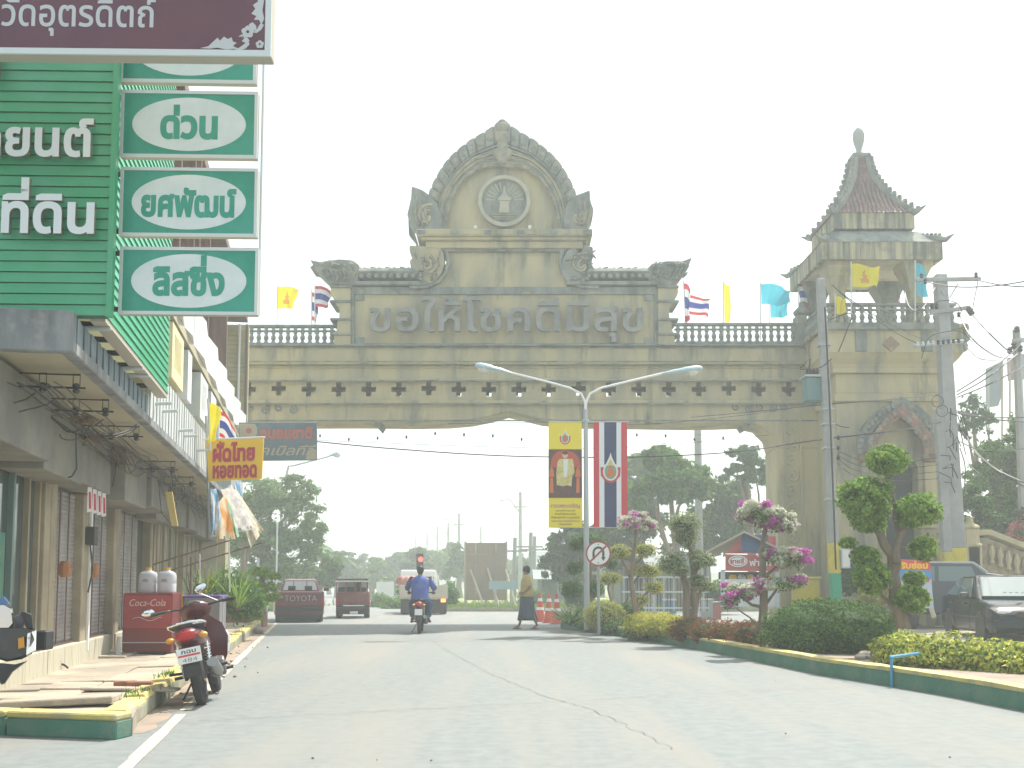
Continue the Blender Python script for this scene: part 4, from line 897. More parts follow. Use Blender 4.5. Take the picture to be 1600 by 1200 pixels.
mb.add([c + Vector((x * r_, -.009, z * r_)) for x, z in ((.2, -.28), (.56, -.28), (.38, -.58))], [(0, 1, 2)]); mb.build('u_turn_arrow', DK, us, W)
a, b = c + Vector((-.62 * r_, -.012, -.6 * r_)), c + Vector((.62 * r_, -.012, .6 * r_)); nn = Vector((-.707, 0, .707)) * r_ * .07
mb = MB(); mb.quad(a - nn, a + nn, b + nn, b - nn); mb.build('prohibition_bar', RIM, us, W)
for z in (.72, -.72):
    mb = MB(); mb.ball(c + Vector((0, -.01, z * r_)), .014, 6, 5); mb.build('bolt', DK, us, W)

# ============================================================ MEDIAN PLANTS
def hedge(name, label, cat, ctr, rad, m, n, size, seed, blobs=None, stem=True, group=None, asp=.5, core=None, spread=.9, shell=.86, lump=.05):
    t = thing(name, label, cat, (ctr[0], ctr[1], .17), 0, group)
    bl = blobs or [(ctr, rad)]
    for (c_, r_) in bl:
        mb = MB(); mb.ball(c_, tuple(x * .8 for x in r_), 16, 10); mb.build('twig_mass', core or LFD, t, W, smooth=True)
    leaves('foliage', m, t, bl, n, size, asp, seed, shell=shell, lump=lump, spread=spread); return t
hedge('clipped_hedge', 'large rounded dark green clipped hedge in the middle of the median', 'hedge', (0, 0), 0, LFH, 26000, .05, 1, blobs=[(tuple(P(1262, 990, 16.6)), (.72, .7, .48)), (tuple(P(1330, 988, 16.4)), (.72, .7, .46)), (tuple(P(1296, 985, 17.0)), (.8, .7, .5))]).location
def relocate(t, p):
    d = Vector(p) - t.location
    for ch in t.children: ch.location -= d
    t.location = p
def hedge2(label, blobs, m, n, size, seed, cat='hedge', name='clipped_hedge', **k):
    c = blobs[0][0]; t = thing(name, label, cat, (c[0], c[1], .17), 0)
    for (c_, r_) in blobs:
        mb = MB(); mb.ball(c_, tuple(x * .72 for x in r_), 14, 8); mb.build('twig_mass', k.get('core', LFD), t, W, smooth=True)
    leaves('foliage', m, t, blobs, n, size, k.get('asp', .5), seed, shell=k.get('shell', .84), lump=k.get('lump', .05), spread=k.get('spread', .9)); return t
t0 = [o for o in bpy.data.objects if o.name == 'clipped_hedge'][0]; relocate(t0, Vector((P(1296, 1000, 16.6).x, 16.6, .17)))
yb = []
for i in range(9):
    x, y, Y = 1412 + i * 37, 1022 + i * 4.2 + (i % 2) * 3, 13.9 - i * .22; p = P(x, y, Y); yb.append((tuple(p), (.42, .42, .27 + .02 * (i % 3))))
hedge2('long bushy yellow green hedge in the right foreground behind the kerb', yb, LFG, 17000, .075, 3, asp=.42, lump=.1, shell=.75, core=LFH, spread=.7)
hedge2('small pale rounded hedge at the far end of the median', [(tuple(P(945, 962, 25.5)), (.5, .5, .38))], LFY2, 5000, .05, 4)
hedge2('small flat hedge right behind the pale rounded one', [(tuple(P(985, 960, 25.8)), (.36, .4, .32))], LFH, 2600, .05, 5)
hedge2('low bright yellow leafy border plant in the median', [(tuple(P(1003, 975, 22.6)), (.38, .4, .26)), (tuple(P(1035, 977, 22.0)), (.42, .4, .26)), (tuple(P(1060, 980, 21.5)), (.34, .4, .24))], LFY, 5200, .07, 6, cat='shrub', name='leafy_shrub', asp=.35, core=LFY2, lump=.1, shell=.7)
hedge2('low red leaved border plants between the yellow plant and the dark hedge', [(tuple(P(x, y, Y)), (.42, .4, .24)) for x, y, Y in ((1078, 985, 20.5), (1110, 988, 19.8), (1142, 991, 19.2), (1172, 993, 18.6))], LFR, 5500, .085, 7, cat='shrub', name='leafy_shrub', asp=.3, core=LFD, lump=.12, shell=.7)
hedge2('dark green ground plants at the foot of the pale rounded hedge', [(tuple(P(x, y, Y)), (.4, .4, .16)) for x, y, Y in ((925, 975, 26.5), (965, 979, 25), (1000, 990, 22.9))], LFH, 2600, .08, 8, cat='shrub', name='leafy_shrub', asp=.3, lump=.15, shell=.6)
# stones at the kerb
for i, (x, y) in enumerate(((1352, 1025), (1362, 1030), (1370, 1024), (1345, 1030))):
    mb = MB(); p = G(x, y, .17); mb.ball((0, 0, .03), (.11, .08, .05), 8, 6); o = mb.build('edge_stone', PAVE, smooth=True); o.location = p; o.rotation_euler = (0, 0, i * 1.3)
    tag(o, 'small flat stone lying between the dark hedge and the yellow green hedge', 'stone', 'stones between the two hedges')
pvc = thing('blue_pipe', 'bent blue water pipe crossing the kerb below the yellow green hedge', 'pipe', tuple(G(1393, 1072)))
mb = MB(); q = G(1394, 1074); mb.tube([q + Vector((0, 0, 0)), q + Vector((0, 0, .33)), q + Vector((.02, .02, .355)), q + Vector((.48, .42, .37))], .019, 8); mb.build('pipe_run', mat('blue_pvc', (.06, .3, .5), .4), pvc, W, smooth=True)
mb = MB(); mb.ball(q + Vector((0, 0, .345)), .027, 8, 6); mb.build('pipe_elbow', bpy.data.materials['blue_pvc'], pvc, W, smooth=True)
def topiary(label, base, Y, pads, m, n, size, trunks, seed, m2=None, frac=.5, name='topiary_tree', cat='topiary', tr=.05, asp=.5, core=LFD, shell=.8, lump=.07, spread=.9, cores=True):
    b = P(*base, Y); t = thing(name, label, cat, (b.x, Y, .17)); rg = random.Random(seed)
    
    for i, pth in enumerate(trunks):
        pts = [P(x, y, Y + (j * .03)) for j, (x, y) in enumerate(pth[0])]; mb = MB(); r0, r1 = pth[1]
        pts = [p.lerp(q_, f) for p, q_ in zip(pts, pts[1:]) for f in (0, .5)] + [pts[-1]]; pts = [pts[0]] + wob(pts[1:], r0 * .25, seed + i)
        mb.tube(pts, [r0 + (r1 - r0) * k / (len(pts) - 1) for k in range(len(pts))], 8); mb.build('trunk' if i == 0 else 'branch', BARK, t, W, smooth=True)
    for i, (x, y, rx, ry) in enumerate(pads):
        bl = blob(x, y, Y + rg.uniform(-.2, .2), rx, ry); nn = max(150, int(n * rx * ry / 500))
        if cores: mb = MB(); mb.ball(bl[0], tuple(q_ * .7 for q_ in bl[1]), 10, 7); mb.build('twig_mass', core, t, W, smooth=True)
        if m2 is None: leaves('leaf_pad', m, t, [bl], nn, size, asp, seed + i, shell=shell, lump=lump, spread=spread)
        else:
            leaves('leaf_pad', m, t, [(bl[0], tuple(q_ * .9 for q_ in bl[1]))], int(nn * .35), size, asp, seed + i, shell=.6)
            for k, mm in enumerate(m2):
                bls = [(tuple(Vector(bl[0]) + Vector((rg.uniform(-.8, .8) * bl[1][0], rg.uniform(-.8, .8) * bl[1][0], rg.uniform(-.55, .75) * bl[1][2]))), (bl[1][0] * .3, bl[1][0] * .3, bl[1][2] * .33)) for _ in range(11)]
                leaves('blossom', mm, t, bls, int(nn * .9), size * .9, .8, seed + i * 7 + k, shell=.5, spread=1.2)
    return t
topiary('tall cloud pruned topiary tree in front of the tower with five leafy balls', (1403, 978), 15.6, [(1387, 719, 28, 21), (1350, 778, 38, 30), (1356, 810, 26, 22), (1434, 798, 31, 22), (1420, 812, 18, 12), (1442, 857, 19, 17), (1362, 900, 24, 26), (1352, 868, 20, 14), (1325, 848, 12, 8), (1428, 905, 16, 13), (1425, 935, 24, 20)], LFB, 1900, .078,
        [([(1412, 985), (1404, 950), (1397, 915), (1400, 880), (1385, 850), (1370, 820), (1358, 795)], (.115, .05)), ([(1405, 955), (1395, 920), (1404, 885), (1402, 840), (1398, 780), (1390, 730)], (.07, .012)), ([(1400, 880), (1400, 850), (1415, 825), (1424, 810)], (.06, .03)), ([(1405, 855), (1422, 856), (1438, 858)], (.012, .01)), ([(1402, 960), (1380, 930), (1366, 905)], (.04, .02)), ([(1408, 960), (1420, 945), (1425, 935)], (.03, .02)), ([(1380, 915), (1360, 880), (1330, 850)], (.02, .012))], 11, shell=.6, lump=.16)
topiary('cloud pruned bougainvillea with white and magenta blossom beside the dark hedge', (1194, 985), 18.2, [(1182, 803, 28, 20), (1212, 812, 28, 20), (1230, 822, 12, 12), (1205, 868, 18, 12), (1232, 872, 32, 17), (1215, 913, 38, 12), (1240, 910, 20, 12), (1158, 925, 28, 14), (1140, 940, 16, 10)], LF, 1500, .06,
        [([(1194, 990), (1193, 950), (1192, 900), (1190, 860), (1195, 820)], (.085, .04)), ([(1195, 900), (1212, 885), (1230, 874)], (.03, .02)), ([(1192, 950), (1175, 945), (1155, 930)], (.03, .02)), ([(1196, 945), (1210, 925), (1220, 915)], (.03, .015)), ([(1190, 985), (1172, 965), (1150, 950)], (.02, .01))], 21, m2=[PETW, PETP, PETW], name='bougainvillea_tree', cores=False)
topiary('topiary tree topped by a white and pink blossom head, right of the no U-turn sign', (992, 955), 23.8, [(985, 818, 20, 12), (1008, 820, 20, 12), (998, 808, 18, 10)], LF, 1500, .06,
        [([(996, 965), (990, 930), (986, 905), (988, 870), (995, 825)], (.07, .03))], 31, m2=[PETW, PETP, PETW], name='bougainvillea_tree', cores=False)
topiary('yellowish topiary with flat leaf pads beside the no U-turn sign', (990, 958), 24.2, [(968, 862, 18, 11), (1008, 860, 19, 11), (1012, 892, 23, 11), (953, 904, 19, 10), (1022, 918, 16, 10), (1000, 938, 16, 9)], LFY2, 2400, .05,
        [([(996, 965), (988, 930), (986, 905), (976, 880), (968, 866)], (.06, .03)), ([(986, 905), (995, 880), (1006, 866)], (.03, .02)), ([(987, 915), (1000, 898), (1010, 894)], (.03, .02)), ([(996, 950), (1005, 930), (1020, 920)], (.03, .02)), ([(955, 940), (950, 920), (952, 908)], (.025, .02))], 41, shell=.7, lump=.14)
topiary('topiary tree with two grey green trunks in the middle of the median', (1076, 968), 21.2, [(1070, 818, 26, 17), (1072, 840, 18, 12), (1050, 880, 22, 16), (1062, 892, 14, 10), (1098, 875, 20, 12), (1090, 868, 14, 9), (1100, 915, 22, 9), (1090, 906, 16, 8)], leafm('leaf_pale', (.1, .17, .06), (.42, .45, .26), .3), 2300, .055,
        [([(1074, 972), (1072, 930), (1067, 900), (1055, 885)], (.085, .05)), ([(1084, 970), (1084, 920), (1082, 880), (1078, 850), (1070, 825)], (.075, .03)), ([(1083, 905), (1090, 885), (1097, 876)], (.04, .03)), ([(1085, 960), (1092, 930), (1098, 916)], (.04, .03))], 51, shell=.65, lump=.18)
topiary('dark ball topiary behind the no U-turn sign', (922, 950), 28.0, [(903, 850, 14, 12), (925, 843, 22, 10), (955, 880, 10, 9), (897, 888, 13, 10), (893, 922, 16, 14), (930, 920, 14, 14), (948, 862, 10, 8)], LFH, 2300, .06,
        [([(925, 955), (925, 920), (923, 880), (925, 850)], (.05, .02)), ([(924, 900), (908, 870), (904, 855)], (.02, .015)), ([(924, 910), (905, 898), (898, 890)], (.02, .015)), ([(925, 890), (945, 884), (955, 880)], (.02, .015)), ([(922, 940), (900, 930), (894, 924)], (.02, .015))], 61)
def spiky(label, c, Y, n, L_, m, seed, name='spiky_plant', wd=.05, up=.6, pot=None, group=None):
    b = Vector(c); t = thing(name, label, 'plant', tuple(b), 0, group); rg = random.Random(seed); mb = MB()
    for i in range(n):
        a = rg.uniform(0, 2 * pi); el = rg.uniform(.25, 1.35) * up + .2; l = L_ * rg.uniform(.7, 1.1); d = Vector((cos(a) * cos(el), sin(a) * cos(el), sin(el))); s_ = Vector((-sin(a), cos(a), 0)) * wd; p = b + Vector((0, 0, .02)); pts = []
        for k in range(5):
            tt = k / 4; pts.append((p + d * l * tt + Vector((0, 0, -.45 * l * tt * tt * (1 - el / 2))), s_ * (1 - tt) * (.4 + 2 * tt if tt < .3 else 1)))
        for (p0, w0), (p1, w1) in zip(pts, pts[1:]): mb.quad(p0 - w0, p0 + w0, p1 + w1, p1 - w1)
    mb.build('leaf_fan', m, t, W); mb = MB(); mb.tube([b, b + Vector((0, 0, .12))], .06, 7); mb.build('stem', BARK, t, W); return t
for i, (x, y, lab) in enumerate(((890, 968, 'dark spiky plant at the very tip of the median'), (905, 965, 'second spiky plant just behind the tip of the median'), (918, 960, 'spiky plant at the foot of the no U-turn sign'), (882, 962, 'spiky plant leaning over the traffic cones'))):
    spiky(lab, G(x, y + 10, .17), 0, 46, .95, LFH if i % 2 == 0 else leafm('leaf_variegated', (.1, .16, .05), (.5, .5, .3)), 70 + i, group='spiky plants at the tip of the median')
# ============================================================ LEFT: SHOPHOUSES
def sbox(u0, u1, v0, v1, z0, z1): 
    mb = MB(); mb.bb((u0, v0, z0), (u1, v1, z1)); return mb
def shop(v0, v1, label, seed, first=False, last=False):
    t = thing('shophouse', label, 'shophouse', tuple(S(-1.7, v0)), AST, 'shophouses in the row on the left')
    B = lambda mb, nm, m, **k: mb.build(nm, m, t, SF, **k)
    rg = random.Random(seed); g = .004
    # upper storey wall, soffit slab with fascia, wall over shutters
    B(sbox(-9, -1.9, v0 + (1.2 if first else g), v1 - g, 2.5, 9.0), 'upper_wall', WALLW if seed % 2 else WALL)
    B(sbox(-1.9, -1.7, v0 + g, v1 - g, 2.45, 3.17), 'transom_wall', SHOPW)
    mb = MB(); mb.bb((-1.898, v0 + g, 3.172), (-.62, v1 - g, 3.30)); B(mb, 'canopy_slab', SOF)
    B(sbox(-.619, -.5, v0 + g, v1 - g, 3.15, 3.26), 'canopy_edge', GREYW, bev=.01)
    mb = MB(); n = int((v1 - v0) / .14)
    for i in range(n):
        a = v0 + .02 + i * (v1 - v0 - .04) / n; b = a + (v1 - v0 - .04) / n * .5
        mb.bb((-.57 + (.012 if i % 2 else 0), a, 3.27), (-.54 + (.012 if i % 2 else 0), b + .06, 3.98 if not first else 3.5))
    if first:
        for i in range(0): pass
    B(mb, 'corrugated_parapet', CORR if seed % 3 else CORB)
    # deep fascia boxes above the shutters
    for k in range(2):
        a = v0 + .15 + k * (v1 - v0) / 2; b = a + (v1 - v0) / 2 - .25; d = rg.uniform(.35, .6)
        B(sbox(-1.7 + .002, -1.7 + d, a, b, 2.42 + rg.uniform(-.05, .05), 3.13), 'shutter_housing', SHOPW, bev=.01)
    return t
V = [0, 4.05, 8.3, 12.5, 16.7, 20.8]
labs = ['nearest shophouse under the green sign wall, with a glass shopfront', 'second shophouse from the camera with two closed grey shutters', 'third shophouse from the camera, its shutter behind the red drinks cooler', 'fourth shophouse from the camera with dark open front and posts', 'last shophouse in the row, behind the potted plants']
shops = [shop(V[i], V[i + 1], labs[i], i, first=(i == 0)) for i in range(5)]
def SB(t, mb, nm, m, **k): return mb.build(nm, m, t, SF, **k)
# front end of the first shop's canopy: stained grey wall facing the camera
t = shops[0]
SB(t, sbox(-8, -.5, -.12, -.002, 3.15, 3.50), 'end_fascia', GREYW, bev=.01)
SB(t, sbox(-9, -1.9, -.1, 0, 0, 3.0), 'end_wall', SHOPW)
# glass shopfront
SB(t, sbox(-1.72, -1.70, .1, 3.7, .45, 2.42), 'shop_glass', GLASS)
for v in (.6, 1.9, 2.6, 3.2, 3.66): SB(t, sbox(-1.70, -1.64, v, v + .07, .45, 2.44), 'mullion', POSTM if v > 3 else mat('teal_frame', (.12, .2, .18), .5) if 'teal_frame' not in bpy.data.materials else bpy.data.materials['teal_frame'])
SB(t, sbox(-1.695, -1.685, 1.0, 2.35, .9, 1.75), 'window_poster', mat('poster_blue', (.1, .25, .42), .5)); SB(t, sbox(-1.684, -1.682, 2.32, 2.5, 1.0, 1.75), 'poster_green', GRN)
def shutter(t, v0, v1, n=34, z0=.47, z1=2.42, u=-1.72):
    mb = MB(); h = (z1 - z0) / n
    for i in range(n): mb.add([(u, v0, z0 + i * h), (u, v1, z0 + i * h), (u + .012, v1, z0 + (i + .5) * h), (u + .012, v0, z0 + (i + .5) * h), (u, v1, z0 + (i + .97) * h), (u, v0, z0 + (i + .97) * h)], [(0, 1, 2, 3), (3, 2, 4, 5)])
    SB(t, mb, 'roller_shutter', SHUT, kind='stuff')
    for f in (.33, .66):
        v = v0 + (v1 - v0) * f; SB(t, sbox(u + .03, u + .045, v, v + .03, z0, z1), 'shutter_seam', mat('seam_rust', (.16, .09, .08), .7) if 'seam_rust' not in bpy.data.materials else bpy.data.materials['seam_rust'])
    SB(t, sbox(u, u + .05, v0, v1, z0 - .03, z0 - .002), 'shutter_bar', BRN)
PLM = mat('marble_plinth', (.52, .49, .38), .6, col2=(.3, .28, .2), sc=2.2, lo=.52, hi=.66, stretch=(3, 9, .8))
def post(t, v0, v1, m=POSTM, u=-1.6): SB(t, sbox(-1.9, u, v0, v1, .14, 2.44), 'post', m, bev=.008)
def plinth(t, v0, v1): SB(t, sbox(-1.95, -1.58, v0, v1, .10, .44), 'plinth', PLM, bev=.01)
plinth(shops[0], .0, 4.04); post(shops[0], 3.76, 4.03); plinth(shops[1], 4.06, 8.0); plinth(shops[2], 8.32, 12.4); plinth(shops[3], 12.5, 16.6); plinth(shops[4], 16.7, 20.7)
post(shops[1], 4.06, 4.35); shutter(shops[1], 4.36, 5.8); post(shops[1], 5.81, 6.35); SB(shops[1], sbox(-1.599, -1.57, 6.2, 6.28, .3, 2.3), 'downpipe', WHITE); shutter(shops[1], 6.36, 8.04, 34); post(shops[1], 8.05, 8.28)
post(shops[2], 8.31, 8.6); shutter(shops[2], 8.61, 10.9)
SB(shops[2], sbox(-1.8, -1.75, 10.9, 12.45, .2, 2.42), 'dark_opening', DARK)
for t_, vs in ((shops[2], (11.7, 12.2)), (shops[3], (12.6, 13.6, 14.6, 15.5)), (shops[4], (16.8, 17.7, 18.6, 19.5, 20.5))):
    for v in vs: post(t_, v, v + .22)
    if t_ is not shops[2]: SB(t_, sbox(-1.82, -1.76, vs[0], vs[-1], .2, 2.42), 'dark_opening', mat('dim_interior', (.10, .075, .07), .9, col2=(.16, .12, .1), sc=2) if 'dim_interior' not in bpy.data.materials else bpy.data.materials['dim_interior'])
    for v in vs[:-1]:
        for k in (.35, .65): SB(t_, sbox(-1.66, -1.62, v + k, v + k + .05, .3, 2.42), 'folding_bar', FRMB)
# last building end wall and tarred lower wall
SB(shops[4], sbox(-9, -1.2, 20.82, 21.0, 0, 8.6), 'end_wall', WALL)
# balcony boxes
for i, (a, b, m, sl) in enumerate([(5.95, 7.2, mat('balcony_cream', (.68, .62, .36), .8), True), (7.78, 9.1, WALLW, True), (9.6, 10.85, WALLW, True), (11.45, 12.45, WALLW, False), (13.2, 14.4, WALLW, False), (15.0, 16.2, WALLW, False), (17.2, 18.4, WALLW, False), (19.0, 20.2, WALLW, False)]):
    t_ = shops[min(4, next(k for k in range(5) if a < V[k + 1]))]
    b = min(b, V[shops.index(t_) + 1] - .02)
    z0, z1 = 4.12, 4.91; mb = MB()
    mb.bb((-1.9, a, z0), (-.52, a + .08, z1)); mb.bb((-1.9, b - .08, z0), (-.52, b, z1)); mb.bb((-1.9, a + .081, z0), (-.52, b - .081, z0 + .06))
    if sl:
        n = 6; w_ = (b - a) / (n * 2 + 5)
        mb.bb((-.58, a + .081, z0 + .061), (-.52, b - .081, z0 + .18)); mb.bb((-.58, a + .081, z1 - .12), (-.52, b - .081, z1))
        e = [a + .081] + [a + .3 + k * (b - a - .5) / n for k in range(n)] + [b - .081]
        for k in range(len(e) - 1): mb.bb((-.58, e[k] + (0 if k == 0 else .035), z0 + .181), (-.52, e[k + 1] - (.035 if k < len(e) - 2 else 0), z1 - .121))
        mb.bb((-.64, a + .09, z0 + .07), (-.62, b - .09, z1 - .06))
    else: mb.bb((-.58, a + .081, z0 + .061), (-.52, b - .081, z1))
    SB(t_, mb, 'balcony', m)
for i, t_ in enumerate(shops[1:]):
    a, b = V[i + 1] + .01, V[i + 2] - .01
    if i == 0: a = 5.8
    SB(t_, sbox(-1.899, -.5, a, b, 4.95, 5.1), 'floor_band', SOF)
    for k in range(2):
        c0 = a + k * (b - a) / 2 + .03; c1 = c0 + (b - a) / 2 - .06; mb = MB()
        mb.loft([[(-.5, c0, 5.102), (-.44, (c0 + c1) / 2, 5.102), (-.5, c1, 5.102), (-.6, c1, 5.102), (-.6, c0, 5.102)], [(-.5, c0, 5.75), (-.42, (c0 + c1) / 2, 5.75), (-.5, c1, 5.75), (-.6, c1, 5.75), (-.6, c0, 5.75)]]); SB(t_, mb, 'upper_parapet', WALLW)
    SB(t_, sbox(-1.95, -.5, V[i + 1] + .01, V[i + 2] - .01, 8.55, 8.75), 'roof_eave', BRN)
    for k in range(3):
        v = a + .3 + k * (b - a) / 3; SB(t_, sbox(-1.899, -1.86, v, v + .9, 5.9, 7.3), 'window', GLASS); 
    for k in range(2 if i < 2 else 0):
        v = a + .6 + k * 1.7; SB(t_, sbox(-.62, -.52, v, v + .1, 5.76, 8.54), 'brown_pipe', BRN)
# brown hanging eave and cream siding at the far end
t_ = shops[4]
mb = MB(); mb.bb((-.9, 13.8, 5.2), (.05, 14.0, 6.4)); 
hb = thing('eave_hoarding', 'brown weathered panel hanging below the eaves near the far end of the shop row', 'panel', tuple(S(-.5, 14.2, 0)))
for k, (u0, u1, z0, z1) in enumerate(((-1.2, -.86, 6.0, 8.5), (-.85, -.5, 5.8, 8.5))): sbox(u0, u1, 14.2 + .02 * k, 14.32 + .02 * k, z0, z1).build('panel_board', BRN, hb, SF)
cs = thing('cream_sided_block', 'cream horizontally sided building end with brown pipes between the shops and the gateway', 'building', tuple(S(.6, 20.9, 0)))
for (u0, u1, z0, z1) in ((-1.3, -.86, 6.5, 8.5), (-.859, -.48, 5.72, 8.5)):
    sbox(u0, u1, 20.9, 21.3, z0, z1).build('wall', CREAMS, cs, SF)
    n = int((z1 - z0) / .13)
    for k in range(n): sbox(u0, u1 + .01, 20.87 - .003 * (k % 2), 20.899, z0 + k * .13, z0 + k * .13 + .11).build('siding_board', CREAMS, cs, SF)
for u in (-.72, -.52):
    mb = MB(); mb.tube([(u, 20.8, 5.7), (u, 20.8, 8.5)], .035, 6); mb.build('drainpipe', BRN if u > -.6 else WHITE, cs, SF)
sbox(-1.25, -1.0, 21.01, 21.2, 0, 6.49).build('corner_post', CREAMS, cs, SF)
# ============================================================ GREEN SIGN WALL
gw = thing('green_sign_wall', 'green slatted shop sign box with large raised white Thai letters, above the nearest shopfront', 'sign', tuple(S(-.4, .0, 3.5)), 0)
FZ0, FZ1 = 3.5, 8.2
# front face: turned a few degrees like the light boxes
c0 = P(165, 493, 8.8); FM = Matrix.Translation((c0.x, c0.y, 0)) @ Matrix.Rotation(R(1.8), 4, 'Z')
zz = c0.z; nsl = 50; hs = (8.3 - zz) / nsl; hs = .0935
k = 0; z = zz
mb = MB(); mb.bb((-3.0, .03, zz), (-.02, .12, 8.2)); mb.build('backing', mat('green_shadow', (.01, .1, .05), .6), gw, FM)
me = None
while z < 8.1:
    mb = MB(); mb.add([(-3.0, -.0, z + .004), (0, -.0, z + .004), (0, .012, z + hs - .004), (-3.0, .012, z + hs - .004), (-3.0, .03, z + .004), (0, .03, z + .004), (0, .03, z + hs - .004), (-3.0, .03, z + hs - .004)], [(0, 1, 2, 3), (4, 5, 1, 0), (7, 6, 2, 3), (1, 5, 6, 2), (0, 3, 7, 4)])
    mb.build('slat', GSLAT, gw, FM); z += hs; k += 1
mb = MB(); mb.bb((.002, -.015, zz - .01), (.05, .05, 8.2)); mb.build('corner_trim', GSLAT, gw, FM)
# side face with slats
a0 = PU(166, 493, -.33); v0s, v1s = a0.y + .03, 4.30; z = a0.z
SVS = v0s
mb = MB(); mb.bb((-.46, v0s, z), (-.40, v1s, 8.2)); mb.build('side_backing', bpy.data.materials['green_shadow'], gw, SF)
zb0 = z
while z < 8.1:
    mb = MB(); u = -.33; hh = .0935
    mb.add([(u, v0s, z + .003), (u, v1s, z + .003), (u - .015, v1s, z + hh - .004), (u - .015, v0s, z + hh - .004), (u - .06, v0s, z + .003), (u - .06, v1s, z + .003), (u - .06, v1s, z + hh - .004), (u - .06, v0s, z + hh - .004)], [(0, 1, 2, 3), (4, 5, 1, 0), (7, 6, 2, 3), (1, 5, 6, 2), (0, 3, 7, 4)])
    mb.build('slat', GLIT, gw, SF); z += hh
sbox(-.47, -.34, v0s, v1s, zb0 - .05, zb0 - .002).build('bottom_trim', FRMB, gw, SF)
for i in range(7): sbox(-1.85, -.47, .25 + i * .62, .29 + i * .62, zb0 + .02, zb0 + .07).build('support_arm', BLK, gw, SF)
kx = mpp(8.8, 250)
def onF(px, py):                              # picture point -> sign wall front plane coordinates
    p = P(px, py, 8.75); q = FM.inverted() @ p; return q
q = onF(152, 247); text('รถยนต์', gw, (q.x - .02, -.05, q.z), (LETW, LETE), h=P(0, 203, 8.8).z - P(0, 247, 8.8).z, bold=.03, depth=.05, split=True, fr=FM, align='r', xs=.98)
q = onF(150, 366); text('ที่ดิน', gw, (q.x, -.05, q.z), (LETW, LETE), h=P(0, 318, 8.8).z - P(0, 366, 8.8).z, bold=.03, depth=.05, split=True, fr=FM, align='r', xs=1.0)
q = onF(4, 125); text('รับจำนำ', gw, (q.x, -.05, q.z), (LETW, LETE), h=.3, bold=.03, depth=.05, split=True, fr=FM, align='r')
# rims behind letters: slightly bolder metal outline
# light boxes
def lightbox(px0, px1, py0, py1, s_, label, bold, wfrac=.5, hfrac=.3, dy=0):
    Y = 9.0; A = P(px0, (py0 + py1) / 2, Y); B = P(px1, (py0 + py1) / 2, Y); w_ = B.x - A.x; z1 = P(300, py0, Y).z; z0 = P(300, py1, Y).z; cz = (z0 + z1) / 2; hh = z1 - z0
    t = thing('light_box_sign', label, 'sign', ((A.x + B.x) / 2, Y, z0), R(1.8), 'green and white light boxes beside the green sign wall')
    mb = MB(); mb.bb((-w_ / 2, 0, 0), (w_ / 2, .06, hh)); mb.build('box', FRMB, t, bev=.004)
    mb = MB(); f = .028
    mb.prism([(-w_ / 2, 0), (w_ / 2, 0), (w_ / 2, hh), (-w_ / 2, hh)], -.018, -.001, [[(-w_ / 2 + f, f), (w_ / 2 - f, f), (w_ / 2 - f, hh - f), (-w_ / 2 + f, hh - f)]]); mb.build('frame', FRM, t)
    mb = MB(); mb.bb((-w_ / 2 + f, -.008, f), (w_ / 2 - f, -.002, hh - f)); mb.build('panel', BOXG, t)
    mb = MB(); n = 48; mb.prism([(w_ * .415 * cos(2 * pi * i / n), hh / 2 + hh * .40 * sin(2 * pi * i / n)) for i in range(n)], -.0105, -.0085); mb.build('oval', BOXW, t)
    text(s_, t, (0, -.0115, hh / 2 - hh * .2 + dy), (BOXG, BOXG), h=hh * hfrac, wd=w_ * wfrac, bold=bold, depth=.002, align='c')
    for zz_ in (.04, hh - .06): mb = MB(); mb.bb((-w_ / 2 - .17, .03, zz_), (-w_ / 2 - .002, .07, zz_ + .035)); mb.build('bracket', BLK, t)
    return t
lightbox(190, 401, 20, 130, 'เงิน', 'topmost green light box, partly hidden behind the maroon sign', .04, .4, .32, -.0)
lightbox(190, 402, 143, 247, 'ด่วน', 'second green light box from the top, reading a short word in the oval', .045, .42, .33)
lightbox(189, 402, 263, 370, 'ยศพัฒน์', 'third green light box from the top, with the longest word in its oval', .045, .69, .30)
lightbox(188, 403, 387, 492, 'ลิสซิ่ง', 'lowest green light box, above the street', .045, .52, .33)
mb = MB(); pz0 = P(402, 492, 9.05).z
pl = thing('sign_pole', 'thin pale vertical pole on the right edge of the green light boxes', 'pole', tuple(P(404, 492, 9.1))); mb.tube([P(404, 493, 9.1), P(404, 493, 9.1) + Vector((0, 0, 3.2))], .012, 6); mb.build('tube', FRM, pl, W)
for i, (py0, py1) in enumerate(((128, 145), (243, 265), (368, 389))):
    mb = MB(); a = P(166, (py0 + py1) / 2, 9.05); mb.tube([a + Vector((0, 0, .2)), a + Vector((.04, 0, 0)), a + Vector((.03, 0, -.3)), a + Vector((.0, 0, -.45))], .006, 4); mb.build('loose_wire', WIRE, pl, W)
